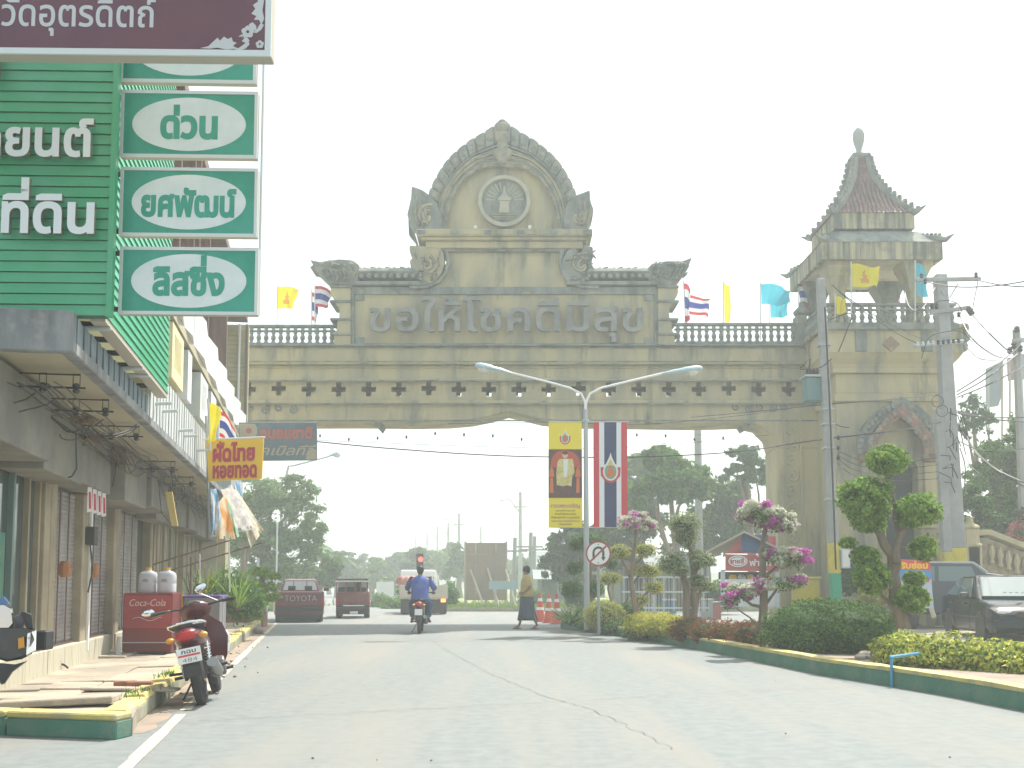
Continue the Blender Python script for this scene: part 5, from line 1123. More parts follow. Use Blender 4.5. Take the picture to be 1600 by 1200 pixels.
# maroon province sign
A, B = P(-260, 74, 7.5), P(420, 86, 7.5); ms = thing('maroon_sign', 'large maroon sign with silver Thai lettering and floral corner, top left', 'sign', ((A.x + B.x) / 2, 7.5, B.z), R(1.2)); w_ = B.x - A.x + .02
mb = MB(); mb.bb((-w_ / 2, 0, 0), (w_ / 2, .12, 1.25)); mb.build('box', FRMB, ms, bev=.006)
mb = MB(); f = .045; mb.prism([(-w_ / 2, 0), (w_ / 2, 0), (w_ / 2, 1.25), (-w_ / 2, 1.25)], -.02, -.001, [[(-w_ / 2 + f, f), (w_ / 2 - f, f), (w_ / 2 - f, 1.2), (-w_ / 2 + f, 1.2)]]); mb.build('frame', FRM, ms)
mb = MB(); mb.bb((-w_ / 2 + f, -.01, f), (w_ / 2 - f, -.002, 1.2)); mb.build('panel', MAR, ms)
k = mpp(7.5, 50); xr = w_ / 2 - f
text('จังหวัดอุตรดิตถ์', ms, (w_ / 2 - 181 * k, -.012, 45 * k + .005), (SIL, SIL), h=36 * k, bold=.012, depth=.002, align='r', xs=.86)
# floral corner ornament: leaves curling up and left, two flowers
def mp_(x, z): return (xr - x * k, f + z * k)
def petal(pts, nm='ornament_leaf'):
    mb = MB(); mb.prism([mp_(*p) for p in pts], -.014, -.0105); mb.build(nm, SIL, ms)
petal([(100, 3), (88, 6), (80, 14), (74, 20), (70, 15), (64, 22), (58, 18), (52, 21), (50, 14), (44, 12), (50, 7), (42, 3), (60, 1), (74, 4), (86, 2)])
petal([(48, 2), (40, 4), (30, 12), (26, 16), (24, 10), (30, 3), (38, 0)]); petal([(42, 22), (36, 26), (32, 20), (36, 15), (30, 12), (24, 16), (30, 24)])
petal([(2, 96), (8, 90), (14, 86), (12, 80), (20, 74), (16, 68), (22, 60), (14, 56), (18, 50), (10, 50), (6, 42), (2, 52), (5, 66), (3, 80)]); petal([(2, 42), (6, 34), (14, 28), (18, 30), (12, 36), (8, 44)]); petal([(20, 46), (26, 42), (22, 36), (14, 32), (14, 40)])
for (x, z, r, n) in ((27, 30, 10, 5), (8, 10, 6.5, 5)):
    for j in range(n):
        a = 2 * pi * j / n + .3; mb = MB(); cx, cz = mp_(x + cos(a) * r * .55, z + sin(a) * r * .55); mb.prism([(cx + r * .48 * k * cos(t), cz + r * .48 * k * sin(t)) for t in [2 * pi * q / 12 for q in range(12)]], -.014 - j * .0004, -.0105); mb.build('ornament_petal', SIL, ms)
    mb = MB(); cx, cz = mp_(x, z); mb.prism([(cx + r * .25 * k * cos(t), cz + r * .25 * k * sin(t)) for t in [2 * pi * q / 10 for q in range(10)]], -.018, -.016); mb.build('ornament_centre', MAR, ms)
# ============================================================ WIRING UNDER THE CANOPY
def rack(v, label, u0=-1.35, u1=-.62, z=2.98, n=3):
    t = thing('insulator_rack', label, 'cable rack', tuple(S((u0 + u1) / 2, v, z)), 0, 'cable racks under the canopy')
    mb = MB(); mb.tube([(u0, v, z + .12), (u1, v, z + .12)], .008, 5); mb.tube([(u0, v, z), (u1 + .05, v, z)], .01, 5); mb.build('rack_bar', BLK, t, SF)
    for i in range(n):
        u = u0 + .12 + i * (u1 - u0 - .15) / max(1, n - 1); mb = MB(); mb.lathe([(.02, -.05), (.035, -.03), (.022, -.01), (.035, .01), (.02, .04)], (u, v, z), 7); mb.build('insulator', BLK, t, SF)
        mb = MB(); mb.tube([(u - .03, v, z + .01), (u - .03, v, z + .13), (u + .03, v, z + .13), (u + .03, v, z + .01)], .005, 4); mb.build('hanger', BLK, t, SF)
    return t
for i, v in enumerate((.75, 2.1, 4.0, 7.3, 9.7)): rack(v, ['nearest cable rack under the canopy', 'second cable rack under the canopy with a dry nest', 'third cable rack under the canopy', 'fourth cable rack, near the yellow lath', 'farthest cable rack under the canopy'][i], z=3.0 if i < 3 else 2.95)
def nest(v, u, r, label, z=3.0, dn=False):
    t = thing('dry_nest', label, 'dry vines', tuple(S(u, v, z))); rg = random.Random(int(v * 100)); mb = MB()
    for i in range(90):
        c = Vector((u + rg.gauss(0, r * .5), v + rg.gauss(0, r * .5), z + rg.gauss(0, r * .22) - .03)); d = Vector((rg.gauss(0, 1), rg.gauss(0, 1), rg.gauss(0, .5) - (.6 if dn else 0))).normalized() * r * rg.uniform(.3, .9); mb.tube([c, c + d * .5 + Vector((0, 0, .02)), c + d], .007, 3, cap=False)
    mb.build('twig', mat('dry_twig', (.2, .13, .08), .95) if 'dry_twig' not in bpy.data.materials else bpy.data.materials['dry_twig'], t, SF, kind='stuff')
nest(2.1, -1.35, .16, 'brown dry nest on the second cable rack'); nest(.75, -1.5, .14, 'dark nest at the left end of the nearest cable rack'); nest(3.9, -1.2, .16, 'grey dry vines tangled at the third rack'); nest(2.15, -.85, .09, 'hanging dry leaves beneath the second rack', 2.95, True); nest(6.0, -1.25, .2, 'mass of cable ends and dry vines under the fourth bay')
cb = thing('shop_cables', 'tangle of black cables strung along the underside of the shop canopy', 'cables', tuple(S(-1.1, 5, 2.95)))
rg = random.Random(5)
for i in range(11):
    u = -1.45 + i * .075; pts = []
    for j in range(40):
        v = .2 + j * .5; pts.append((u + .02 * sin(j * .9 + i) + rg.gauss(0, .006), v, 2.97 - .035 * abs(sin(pi * (v - .75) / 1.6)) + .012 * sin(i * 2) - (.05 * rg.random() if 5 < v < 12 else 0)))
    mb = MB(); mb.tube(pts, .006 if i % 3 else .010, 4, cap=False); mb.build('wire', WIRE, cb, SF)
for i in range(52):
    v = rg.uniform(4.8, 15) if i < 22 else rg.uniform(8.5, 17); u = rg.uniform(-1.55, -.65); n = 12; dv = rg.uniform(.6, 2.0); s_ = rg.uniform(.05, .26)
    mb = MB(); mb.tube([(u + rg.gauss(0, .015), v + dv * j / n, 2.96 - s_ * sin(pi * j / n)) for j in range(n + 1)], .007, 4, cap=False); mb.build('sagging_wire', WIRE, cb, SF)
for i in range(10):
    v = rg.uniform(.5, 2.8); u = rg.uniform(-1.6, -.8); mb = MB(); mb.tube([(u + .5 * j / 8 * (1 if i % 2 else -.6), v + .15 * sin(j), 2.95 - .18 * sin(pi * j / 8)) for j in range(9)], .007, 4, cap=False); mb.build('sagging_wire', WIRE, cb, SF)
for (pts) in ([(-1.62, 2.9, 3.0), (-1.15, 3.1, 2.9), (-1.13, 3.1, 2.5), (-1.2, 3.2, 2.42), (-1.6, 3.6, 2.4)], [(-1.12, 4.0, 2.95), (-1.1, 5.3, 2.85), (-1.15, 5.35, 2.5)], [(-1.1, 9.0, 2.95), (-1.05, 9.1, 2.4), (-.9, 9.4, 2.2), (-.85, 9.4, 2.6)]):
    mb = MB(); mb.tube(pts, .01, 5); mb.build('drop_cable', WIRE, cb, SF)
# fluorescent tube fixtures sticking out of the canopy edge
lab8 = ['first', 'second', 'third', 'fourth', 'fifth', 'sixth', 'seventh', 'eighth']
for i, v in enumerate((.55, 2.35, 2.75, 4.6, 5.2, 7.0, 7.6, 9.4)):
    t = thing('tube_lamp', lab8[i] + ' small tube lamp from the camera, sticking out of the canopy edge', 'lamp', tuple(S(-.6, v, 3.5)), 0)
    mb = MB(); mb.tube([(-.62, v, 3.5 + .0), (-.33, v, 3.52)], .022, 8); mb.build('tube', mat('tube_grey', (.45, .5, .5), .4) if 'tube_grey' not in bpy.data.materials else bpy.data.materials['tube_grey'], t, SF, smooth=True); mb = MB(); mb.bb((-.66, v - .02, 3.49), (-.6, v + .02, 3.56)); mb.build('holder', BLK, t, SF)
# small things on the shop wall
mbx = thing('meter_box', 'dark electricity meter on the post between the shutters', 'meter', tuple(S(-1.55, 6.1, 1.9))); sbox(-1.6, -1.48, 5.95, 6.2, 1.75, 2.0).build('case', BLK, mbx, SF, bev=.01); mb = MB(); mb.tube([(-1.55, 6.05, 1.75), (-1.52, 6.1, 1.4), (-1.56, 6.05, 1.1)], .012, 5); mb.build('lead', WIRE, mbx, SF)
for i, (v, z) in enumerate(((4.6, 1.2), (6.3, 1.2))):
    t = thing('hanging_orchid', ['brown hanging orchid pot on the first grey shutter post', 'brown hanging orchid pot on the second shutter post'][i], 'hanging pot', tuple(S(-1.5, v, z))); mb = MB(); mb.lathe([(.05, 0), (.075, .05), (.08, .13), (.05, .2)], (-1.55, v, z + .1), 8); mb.build('pot', mat('terracotta', (.35, .15, .06), .8) if 'terracotta' not in bpy.data.materials else bpy.data.materials['terracotta'], t, SF)
for i, v in enumerate((4.45, 4.75, 5.05, 5.35)):
    t = thing('banknote_streamer', lab8[i] + ' red and white paper streamer from the camera above the first shutter', 'streamer', tuple(S(-1.2, v, 2.3)), 0, 'paper streamers above the first shutter'); rg = random.Random(i); mb = MB(); u = -1.28
    mb.k = 0; mb.quad((u, v, 2.42), (u + .02, v + .14, 2.42), (u + .03, v + .14, 2.12), (u, v, 2.1)); mb.k = 1; mb.quad((u + .006, v + .03, 2.36), (u + .022, v + .08, 2.36), (u + .03, v + .09, 2.15), (u + .006, v + .04, 2.15)); mb.build('paper', [FW_, FR_], t, SF)
lath = thing('yellow_lath', 'yellow board hanging from the canopy in front of the third shop', 'board', tuple(S(-.9, 8.6, 2.5))); mb = MB()
a, b = P(258, 768, 16.4), P(268, 822, 16.3); mb.loft([[a, a + Vector((.1, .02, 0)), a + Vector((.1, .05, 0)), a + Vector((0, .03, 0))], [b, b + Vector((.09, .02, 0)), b + Vector((.09, .05, 0)), b + Vector((0, .03, 0))]]); mb.build('board', mat('lath_yellow', (.5, .38, .12), .8), lath, W)
tap = thing('water_tap', 'blue and black hose reel with tap at the foot of the first shutter', 'tap', tuple(G(90, 1040, .16)))
q = G(88, 1046, .16); mb = MB(); mb.tube([q + Vector((-.3, .1, .25)), q + Vector((-.1, .05, .27)), q + Vector((0, 0, .2)), q + Vector((0, 0, .02))], .022, 6); mb.tube([q + Vector((-.35, .1, .18)), q + Vector((-.1, .1, .1)), q + Vector((.08, .05, .05)), q + Vector((.14, 0, .02))], .014, 5); mb.build('hose', BLK, tap, W, smooth=True); mb = MB(); mb.ball(q + Vector((0, 0, .05)), (.045, .04, .045), 8, 6); mb.build('reel', STEEL, tap, W)
jl = thing('steel_jack', 'small steel screw jack standing beside the third shutter', 'jack', tuple(G(183, 1020, .16))); q = G(184, 1024, .16); mb = MB(); mb.tube([q, q + Vector((.02, 0, .28))], [.05, .035], 7); mb.tube([q + Vector((-.1, 0, .06)), q + Vector((.05, 0, .1))], .025, 6); mb.build('jack_body', STEEL, jl, W)
# yellow noodle sign
NY = 18.2; ns = thing('noodle_sign', 'yellow hanging sign with two lines of red Thai lettering on the shop canopy', 'sign', tuple(P(368, 752, NY)))
flp = [(322, 685), (412, 682), (409, 748), (326, 752)]
mb = MB(); mb.prism([gp(x, y, NY) for x, y in flp], NY, NY + .04); mb.build('board', SYEL, ns, W)
mb = MB(); mb.tube([P(318, 687, NY), P(414, 683, NY)], .016, 6); mb.build('top_rod', FRM, ns, W); mb = MB(); mb.tube([P(322, 650, NY + .05), P(327, 830, NY + .05)], .022, 6); mb.build('side_pole', STEEL, ns, W)
kk = mpp(NY, 715)
text('ผัดไทย', ns, P(332, 721, NY - .005), (SREDM, SREDM), h=20 * kk, wd=66 * kk, bold=.05, depth=.004, fr=W, right=(1, 0, .04))
text('หอยทอด', ns, P(332, 746.5, NY - .005), (SREDM, SREDM), h=19 * kk, wd=69 * kk, bold=.05, depth=.004, fr=W, right=(1, 0, .03)); text('ต๊อก', ns, P(342, 695, NY - .005), (SREDM, SREDM), h=4 * kk, wd=9 * kk, bold=.03, depth=.004, fr=W)
# blue-grey cable sign
CY2 = 25.5; cs2 = thing('faded_sign', 'faded blue grey sign board with red and cream Thai lettering below the gateway beam', 'sign', tuple(P(435, 720, CY2)))
DB = mat('faded_blue', (.12, .17, .21), .7, col2=(.16, .2, .22), sc=2); CRM = mat('faded_cream', (.42, .38, .28), .8); FRD = mat('faded_red', (.46, .15, .12), .8)
mb = MB(); mb.prism([gp(x, y, CY2) for x, y in ((373, 660), (495, 660), (495, 719), (373, 720))], CY2, CY2 + .08); mb.build('board', DB, cs2, W, bev=.01)
def on(pts, m, nm, d): mb = MB(); Y = CY2 - d; mb.prism([gp(x, y, Y) for x, y in pts], Y, Y + .002); mb.build(nm, m, cs2, W)
on([(374, 662), (398, 662), (402, 668), (402, 678), (396, 686), (374, 688)], CRM, 'cream_patch', .004); on(ell(389, 673, 4.5, 4.5), FRD, 'printed_dot', .007); on([(480, 705), (488, 700), (494, 703), (494, 718), (478, 718)], CRM, 'cream_patch', .004)
kk = mpp(CY2, 690); text('ถนอมชาติ', cs2, P(406, 684.5, CY2 - .005), (FRD, FRD), h=14 * kk, wd=82 * kk, bold=.05, depth=.003, fr=W); text('เคเบิลทีวี', cs2, P(398, 711, CY2 - .005), (CRM, CRM), h=12 * kk, wd=90 * kk, bold=.015, depth=.003, fr=W, shear=.3)
for x in (300, 340): 
    mb = MB(); mb.tube([P(x, 664, CY2), P(375, 665, CY2)], .02, 5); mb.build('bracket', STEEL, cs2, W)
# tattered awning cloths under the noodle sign
AWM = [mat('tarp_blue', (.1, .3, .55), .7, transl=.3, col2=(.6, .65, .7), sc=4), mat('tarp_orange', (.7, .3, .05), .7, transl=.3, col2=(.7, .65, .5), sc=4), mat('tarp_grey', (.5, .48, .44), .7, transl=.2, col2=(.3, .28, .27), sc=4, stretch=(4, 1, 1)), mat('tarp_green', (.2, .42, .3), .7, transl=.3, col2=(.6, .6, .45), sc=5), mat('tarp_cream', (.62, .56, .42), .8, transl=.25, col2=(.4, .35, .26), sc=5, stretch=(6, 6, .5))]
def cloth(nm, label, cn, Y0, Y1, m, seed, group='awning cloths hung on the shop front'):
    t = thing('awning_cloth', label, 'awning', tuple(P(*cn[0], Y0)), 0, group); n = 14; mb = MB(); rg = random.Random(seed); ph = rg.uniform(0, 6); vs = []
    for j in range(n + 1):
        for i in range(n + 1):
            s, q = i / n, j / n; a = lerp2(cn[0], cn[1], s); b = lerp2(cn[3], cn[2], s); p = lerp2(a, b, q); Y = Y0 + (Y1 - Y0) * s + .1 * sin(9 * s + ph + 3 * q) * q; vs.append(P(p[0], p[1] + 2 * sin(3.1 * s) * (1 - q), Y))
    mb.v = [tuple(v) for v in vs]; mb.f = [(j * (n + 1) + i, j * (n + 1) + i + 1, (j + 1) * (n + 1) + i + 1, (j + 1) * (n + 1) + i) for j in range(n) for i in range(n) if not (j == n - 1 and rg.random() < .35)]; mb.m = [0] * len(mb.f)
    mb.build('cloth', m, t, W, smooth=True); return t
cloth('a', 'narrow blue and white cloth nearest the sign pole', [(329, 762), (338, 762), (346, 808), (331, 838)], 18.1, 18.4, AWM[0], 1)
cloth('b', 'orange and yellow cloth at the foot of the blue one', [(338, 788), (352, 770), (368, 842), (336, 842)], 18.3, 18.8, AWM[1], 2)
cloth('c', 'green patterned cloth right of the orange one', [(350, 775), (358, 780), (374, 838), (362, 843)], 18.8, 19.2, AWM[3], 3)
cloth('d', 'long grey shade cloth pulled down to the right', [(345, 765), (362, 757), (402, 826), (368, 830)], 19.2, 20.2, AWM[2], 4)
cloth('e', 'ragged cream cloth with hanging fringe, farthest right', [(357, 757), (366, 760), (412, 828), (392, 856)], 20.0, 20.6, AWM[4], 5)
cloth('f', 'small blue white cloth behind the noodle sign', [(366, 750), (378, 752), (378, 805), (370, 795)], 20.5, 21, AWM[0], 6)
aw = thing('metal_awning', 'thin metal awning frame with slanting bars beneath the cloths', 'frame', tuple(P(340, 960, 19)))
for a, b, Y in (((330, 838), (400, 826), 19.8), ((240, 882), (360, 844), 19.2), ((245, 898), (410, 848), 20.4), ((358, 845), (359, 925), 19.5), ((298, 870), (298, 930), 18.5), ((312, 866), (312, 930), 18.6)):
    mb = MB(); mb.tube([P(*a, Y - .3), P(*b, Y)], .014, 5); mb.build('bar', BRN if a[0] < 300 else FRM, aw, W)

# ============================================================ COOLERS AND JUGS
CRED = mat('cooler_red', (.36, .025, .03), .45, col2=(.28, .02, .025), sc=2); CDK = mat('cooler_dark_red', (.16, .02, .02), .6)
q = G(190, 1021, .16); cl = thing('drinks_cooler', 'red drinks cooler with white script lettering and two water jugs on its lid', 'cooler', tuple(q), R(3))
kq = mpp(q.y, 980); cw = 76 * kq; ch = 92 * kq
mb = MB(); mb.bb((0, 0, .02), (cw, .55, ch)); mb.build('cabinet', CDK, cl, bev=.01)
mb = MB(); mb.bb((.02, -.012, ch * .42), (cw - .02, -.001, ch * .99)); mb.build('front_panel', CRED, cl, bev=.004)
for i in range(7): mb = MB(); mb.bb((.03, -.014, ch * (.20 + i * .03)), (cw - .03, -.002, ch * (.215 + i * .03))); mb.build('grille_bar', CRED, cl)
mb = MB(); mb.bb((-.01, -.03, ch * .175), (cw + .01, -.001, ch * .19)); mb.build('bumper_rail', ALU, cl); mb = MB(); mb.bb((.01, -.01, ch), (cw, .56, ch + .02)); mb.build('lid', CRED, cl)
text('Coca-Cola', cl, (cw * .12, -.0135, ch * .80), (PRT, PRT), h=ch * .10, wd=cw * .74, bold=.012, depth=.002, shear=.28)
mb = MB(); pts = [(cw * (.2 + .06 * i), -.0145, ch * (.58 + .03 * sin(i * .8))) for i in range(11)]; mb.tube(pts, .004, 4); mb.build('printed_ribbon', PRT, cl)
def jug(p, h, label, name='water_jug', cap=None, rz=0):
    t = thing(name, label, 'water jug', tuple(p), rz, 'white plastic water jugs'); r_ = h * .34
    def rr(a, b, z, n=14): return [(a * (abs(cos(q_)) ** .6) * (1 if cos(q_) > 0 else -1), b * (abs(sin(q_)) ** .6) * (1 if sin(q_) > 0 else -1), z) for q_ in [2 * pi * k / n + .001 for k in range(n)]]
    mb = MB(); mb.loft([rr(r_ * .9, r_ * .8, 0), rr(r_, r_ * .9, h * .04), rr(r_, r_ * .9, h * .35), rr(r_ * .97, r_ * .87, h * .37), rr(r_, r_ * .9, h * .39), rr(r_, r_ * .9, h * .68), rr(r_ * .85, r_ * .75, h * .8), rr(r_ * .35, r_ * .33, h * .88), rr(r_ * .3, r_ * .28, h * .93)]); mb.build('bottle', JUG, t, smooth=True)
    mb = MB(); mb.lathe([(r_ * .36, h * .9), (r_ * .38, h * .92), (r_ * .36, h)], (0, 0, 0), 10); mb.build('cap', JCAP, t)
    mb = MB(); mb.bb((-r_ * .4, -r_ * .93, h * .45), (r_ * .3, -r_ * .905, h * .48)); mb.bb((-r_ * .3, -r_ * .93, h * .52), (r_ * .2, -r_ * .905, h * .54)); mb.build('label_print', BN, t); return t
JUG = mat('jug_plastic', (.62, .63, .68), .35, transl=.25); JCAP = mat('jug_cap', (.7, .42, .02), .5)
jz = ch + .18
M3 = pmat(cl)
jug(M3 @ Vector((cw * .42, .2, ch + .02)), 40 * kq, 'left white jug with yellow cap on top of the red cooler'); jug(M3 @ Vector((cw * .82, .16, ch + .02)), 40 * kq, 'right white jug with yellow cap on top of the red cooler')
q2 = G(262, 1016, .16) + Vector((.05, .25, 0)); fz = thing('chest_freezer', 'low grey chest with purple rim and colourful side panel beside the red cooler', 'chest', tuple(q2), R(3)); k2 = mpp(q2.y, 980); fw_ = 66 * k2
mb = MB(); mb.bb((.10, 0, .02), (fw_, .5, 80 * k2)); mb.build('body', mat('chest_grey', (.2, .19, .2), .6), fz, bev=.01); mb = MB(); mb.bb((.09, -.02, 80 * k2), (fw_ + .02, .52, 84 * k2)); mb.build('rim', mat('chest_purple', (.12, .05, .35), .5), fz, bev=.01)
for i, m_ in enumerate((SYEL, ALU, JCAP)): mb = MB(); mb.bb((-.0 + i * .03, -.01, .3), (.028 + i * .03, .3, 84 * k2)); mb.build('side_strip', m_, fz)
mb = MB(); mb.tube([(fw_ + .06, .0, 0), (fw_ + .06, 0, 84 * k2)], .012, 5); mb.build('leg', ALU, fz)
for (x, y, h_, lab) in ((303, 1000, 62, 'white jug behind the motorbike, left of the taller one'), (314, 1002, 70, 'tall white jug on the pavement right behind the motorbike')):
    p = G(x, y + 12, .16); jug(p + Vector((0, .25, .12)), h_ * mpp(p.y, 980), lab)
cr = thing('jug_crate', 'low red crate carrying the two jugs behind the motorbike', 'crate', tuple(G(308, 1014, .16))); p = G(308, 1014, .16); mb = MB(); mb.bb((p.x - .3, p.y - .1, .17), (p.x + .3, p.y + .4, .27)); mb.build('crate_body', CRED, cr, W, bev=.01)
for (x, y, h_, lab) in ((329, 1021, 42, 'front left white jug at the pavement edge'), (331, 1005, 40, 'rear white jug at the pavement edge, half hidden'), (344, 1019, 40, 'front right white jug at the pavement edge')):
    p = G(x, y, .19); jug(p, h_ * mpp(p.y, 1000), lab)
# potted plants behind
pb = thing('planter', 'long low dark red planter box at the end of the pavement', 'planter', tuple(G(385, 977, 0)))
p = G(370, 980, 0); mb = MB(); mb.bb((p.x - .9, p.y, 0), (p.x + .75, p.y + .5, .45)); mb.build('box_body', mat('planter_red', (.26, .1, .08), .8), pb, W, bev=.02)
for i in range(9):
    x = p.x + .3 + i * .09; 
    if i % 2 == 0: mb = MB(); mb.bb((x, p.y - .05, .45), (x + .05, p.y - .02, 1.0)); mb.build('picket', WHITE, pb, W)
for i, (x, y, L_, n, m_, lab) in enumerate(((322, 940, 1.0, 34, LFY, 'yellow green palm leaning out behind the chest'), (345, 950, 1.3, 60, LF, 'leafy potted palm left of the planter'), (372, 955, 1.2, 60, LFB, 'bushy potted palm in the middle of the planter'), (300, 945, .9, 40, LFD, 'dark broad leaved plant behind the jugs'))):
    spiky(lab, P(x, y - 2, 22.5), 0, n, L_, m_, 200 + i, name='potted_plant', wd=.03, up=.9)
hedge2('loose green shrub growing in the dark red planter', [(tuple(P(368, 935, 23)), (.5, .5, .5)), (tuple(P(340, 930, 23)), (.5, .5, .45)), (tuple(P(392, 945, 23)), (.35, .4, .35))], LF, 5000, .09, 301, cat='shrub', name='leafy_shrub', shell=.35, lump=.2, core=LFD)
topiary('cloud pruned yellow green tree at the end of the pavement behind the planter', (412, 962), 27.0, [(405, 893, 16, 8), (425, 900, 14, 7), (398, 912, 14, 8), (418, 918, 18, 8), (408, 935, 18, 9), (428, 932, 12, 8)], LFB, 1500, .08, [([(412, 965), (411, 940), (413, 920), (408, 896)], (.06, .03)), ([(412, 930), (424, 915), (426, 903)], (.03, .02)), ([(412, 935), (402, 922), (398, 914)], (.03, .02))], 311, cores=False, shell=.4)
st_ = thing('kerb_stone', 'loose round stone at the far end of the yellow kerb', 'stone', tuple(G(404, 991))); mb = MB(); q = G(404, 991); mb.ball(q + Vector((0, 0, .08)), (.14, .12, .1), 9, 6); mb.build('rock', DIRT, st_, W, smooth=True)
# ============================================================ VEHICLES
TYRE = mat('tyre', (.03, .03, .032), .8); GLS = mat('car_glass', (.10, .17, .18), .06, spec=.9); TAIL = mat('tail_light', (.45, .02, .02), .25); AMB = mat('amber_lens', (.7, .3, .02), .3)
def wheel(root, c, r, wd, ax='x', rim=True, spokes=5):
    M = Matrix.Rotation(pi / 2, 3, 'Y') if ax == 'x' else Matrix.Rotation(pi / 2, 3, 'X')
    mb = MB(); h = wd / 2; mb.lathe([(r * .62, -h), (r * .93, -h), (r, -h * .6), (r, h * .6), (r * .93, h), (r * .62, h), (r * .6, 0)], c, 22, M); ty = mb.build('tyre', TYRE, root, smooth=True)
    if rim:
        mb = MB(); mb.lathe([(r * .61, -h * .9), (r * .55, -h * .6), (r * .15, -h * .75), (0.001, -h * .8)], c, 20, M)
        for i in range(spokes):
            a = 2 * pi * i / spokes; d = M @ Vector((cos(a), sin(a), 0)); n_ = M @ Vector((0, 0, 1)); cc = Vector(c)
            mb.tube([cc - n_ * h * .85 + d * r * .1, cc - n_ * h * .85 + d * r * .58], r * .07, 4)
        mb.build('rim', ALU, ty)
    return ty
def motorcycle(label, loc, rz, lean=0, body=None, steer=0, pose=None):
    body = body or mat('bike_maroon', (.11, .016, .024), .28, coat=.3) if 'bike_maroon' not in bpy.data.materials else (body or bpy.data.materials['bike_maroon'])
    t = thing('motorcycle', label, 'motorbike', loc, 0); t.rotation_euler = Matrix.Rotation(rz, 3, 'Z').to_euler() if not lean else (Matrix.Rotation(rz, 3, 'Z') @ Matrix.Rotation(lean, 3, 'Y')).to_euler()
    def mw(c, fork=False):
        M = Matrix.Rotation(pi / 2, 3, 'Y') ; r = .275
        mb = MB(); mb.lathe([(r * .8, -.03), (r * .93, -.038), (r, -.018), (r, .018), (r * .93, .038), (r * .8, .03)], c, 26, M); ty = mb.build('tyre', TYRE, t, smooth=True)
        mb = MB(); mb.lathe([(r * .8, -.03), (r * .76, -.02), (r * .76, .02), (r * .8, .03)], c, 26, M); mb.lathe([(.05, -.05), (.05, .05)], c, 10, M); mb.build('rim', CHR, ty)
        mb = MB()
        for k in range(18):
            a = 2 * pi * k / 18; mb.tube([Vector(c) + Vector((.03 * (-1) ** k, .04 * cos(a + .4), .04 * sin(a + .4))), Vector(c) + Vector((0, .21 * cos(a), .21 * sin(a)))], .002, 3)
        mb.build('spokes', CHR, ty, kind='stuff'); return ty
    mw((0, 0, .275)); mw((steer, 1.22, .275))
    # frame, engine, exhaust
    mb = MB(); mb.tube([(0, 1.02, .86), (0, .85, .62), (0, .55, .45), (0, .3, .5), (0, .1, .68)], .035, 8); mb.build('frame', BLK, t, smooth=True)
    mb = MB(); mb.box((.02, .58, .33), (.24, .3, .18)); mb.lathe([(.1, -.06), (.11, 0), (.1, .06)], (.13, .5, .32), 14, Matrix.Rotation(pi / 2, 3, 'Y')); mb.tube([(.0, .68, .36), (0, .88, .4)], .065, 8); mb.build('engine', mat('engine_grey', (.16, .15, .15), .4, .6) if 'engine_grey' not in bpy.data.materials else bpy.data.materials['engine_grey'], t, bev=.01)
    mb = MB(); mb.tube([(.08, .78, .3), (.14, .6, .22), (.15, .3, .25), (.15, .15, .3)], .018, 7); mb.tube([(.15, .2, .29), (.155, -.32, .42)], [.042, .045], 12); mb.build('exhaust', mat('exhaust_steel', (.3, .29, .28), .4, .8) if 'exhaust_steel' not in bpy.data.materials else bpy.data.materials['exhaust_steel'], t, smooth=True)
    mb = MB(); mb.tube([(.155, .12, .34), (.155, -.2, .42)], .035, 8); mb.build('heat_shield', BLK, t, smooth=True)
    for s in (-1, 1):
        mb = MB(); mb.tube([(s * .085, 0, .28), (s * .085, .42, .32)], .017, 6); mb.build('swing_arm', BLK, t, smooth=True)
        mb = MB(); mb.tube([(s * .1, .02, .3), (s * .11, .06, .62)], .014, 6)
        for k in range(7): mb.lathe([(.028, 0), (.028, .012)], (s * (.1 + .001 * k), .03 + .003 * k, .4 + k * .03), 8)
        mb.build('shock_absorber', CHR, t); mb = MB(); mb.tube([(s * .07 + steer * .9, 1.215, .28), (s * .07, 1.1, .72)], .02, 7); mb.build('fork_leg', BLK, t, smooth=True)
        mb = MB(); mb.tube([(s * .1, .66, .27), (s * .24, .66, .27)], .018, 6); mb.build('foot_peg', BLK, t); mb = MB(); mb.tube([(s * .1, .22, .33), (s * .23, .2, .35)], .015, 6); mb.build('foot_peg', BLK, t)
    # rear fender and tail body (loft along y)
    def rg_(y, w_, z0, z1, n=12): return [(w_ * cos(q), y, (z0 + z1) / 2 + (z1 - z0) / 2 * sin(q)) for q in [2 * pi * k / n for k in range(n)]]
    mb = MB(); mb.loft([rg_(-.33, .045, .70, .76), rg_(-.26, .09, .62, .80), rg_(-.1, .12, .58, .8), rg_(.15, .13, .52, .77), rg_(.4, .12, .46, .72), rg_(.62, .09, .42, .62), rg_(.75, .06, .42, .55)]); mb.build('tail_body', body, t, smooth=True)
    mb = MB(); mb.loft([[(x, y, z) for x in (-.07, .07)] + [(x * .9, y, z - .01) for x in (.07, -.07)] for y, z in ((.1, .6), (-.1, .62), (-.26, .55), (-.34, .42), (-.36, .32))]); mb.build('rear_fender', BLK, t, bev=.004)
    mb = MB(); mb.loft([rg_(-.22, .06, .80, .84), rg_(-.15, .11, .78, .85), rg_(.1, .125, .76, .83), rg_(.3, .12, .75, .80), rg_(.45, .10, .72, .79), rg_(.55, .05, .70, .76)]); mb.build('seat', BLK, t, smooth=True)
    mb = MB(); mb.tube([(-.12, .12, .78), (-.14, -.1, .82), (-.12, -.28, .84), (-.05, -.34, .85), (.05, -.34, .85), (.12, -.28, .84), (.14, -.1, .82), (.12, .12, .78)], .013, 7); mb.build('grab_rail', CHR if pose else BLK, t, smooth=True)
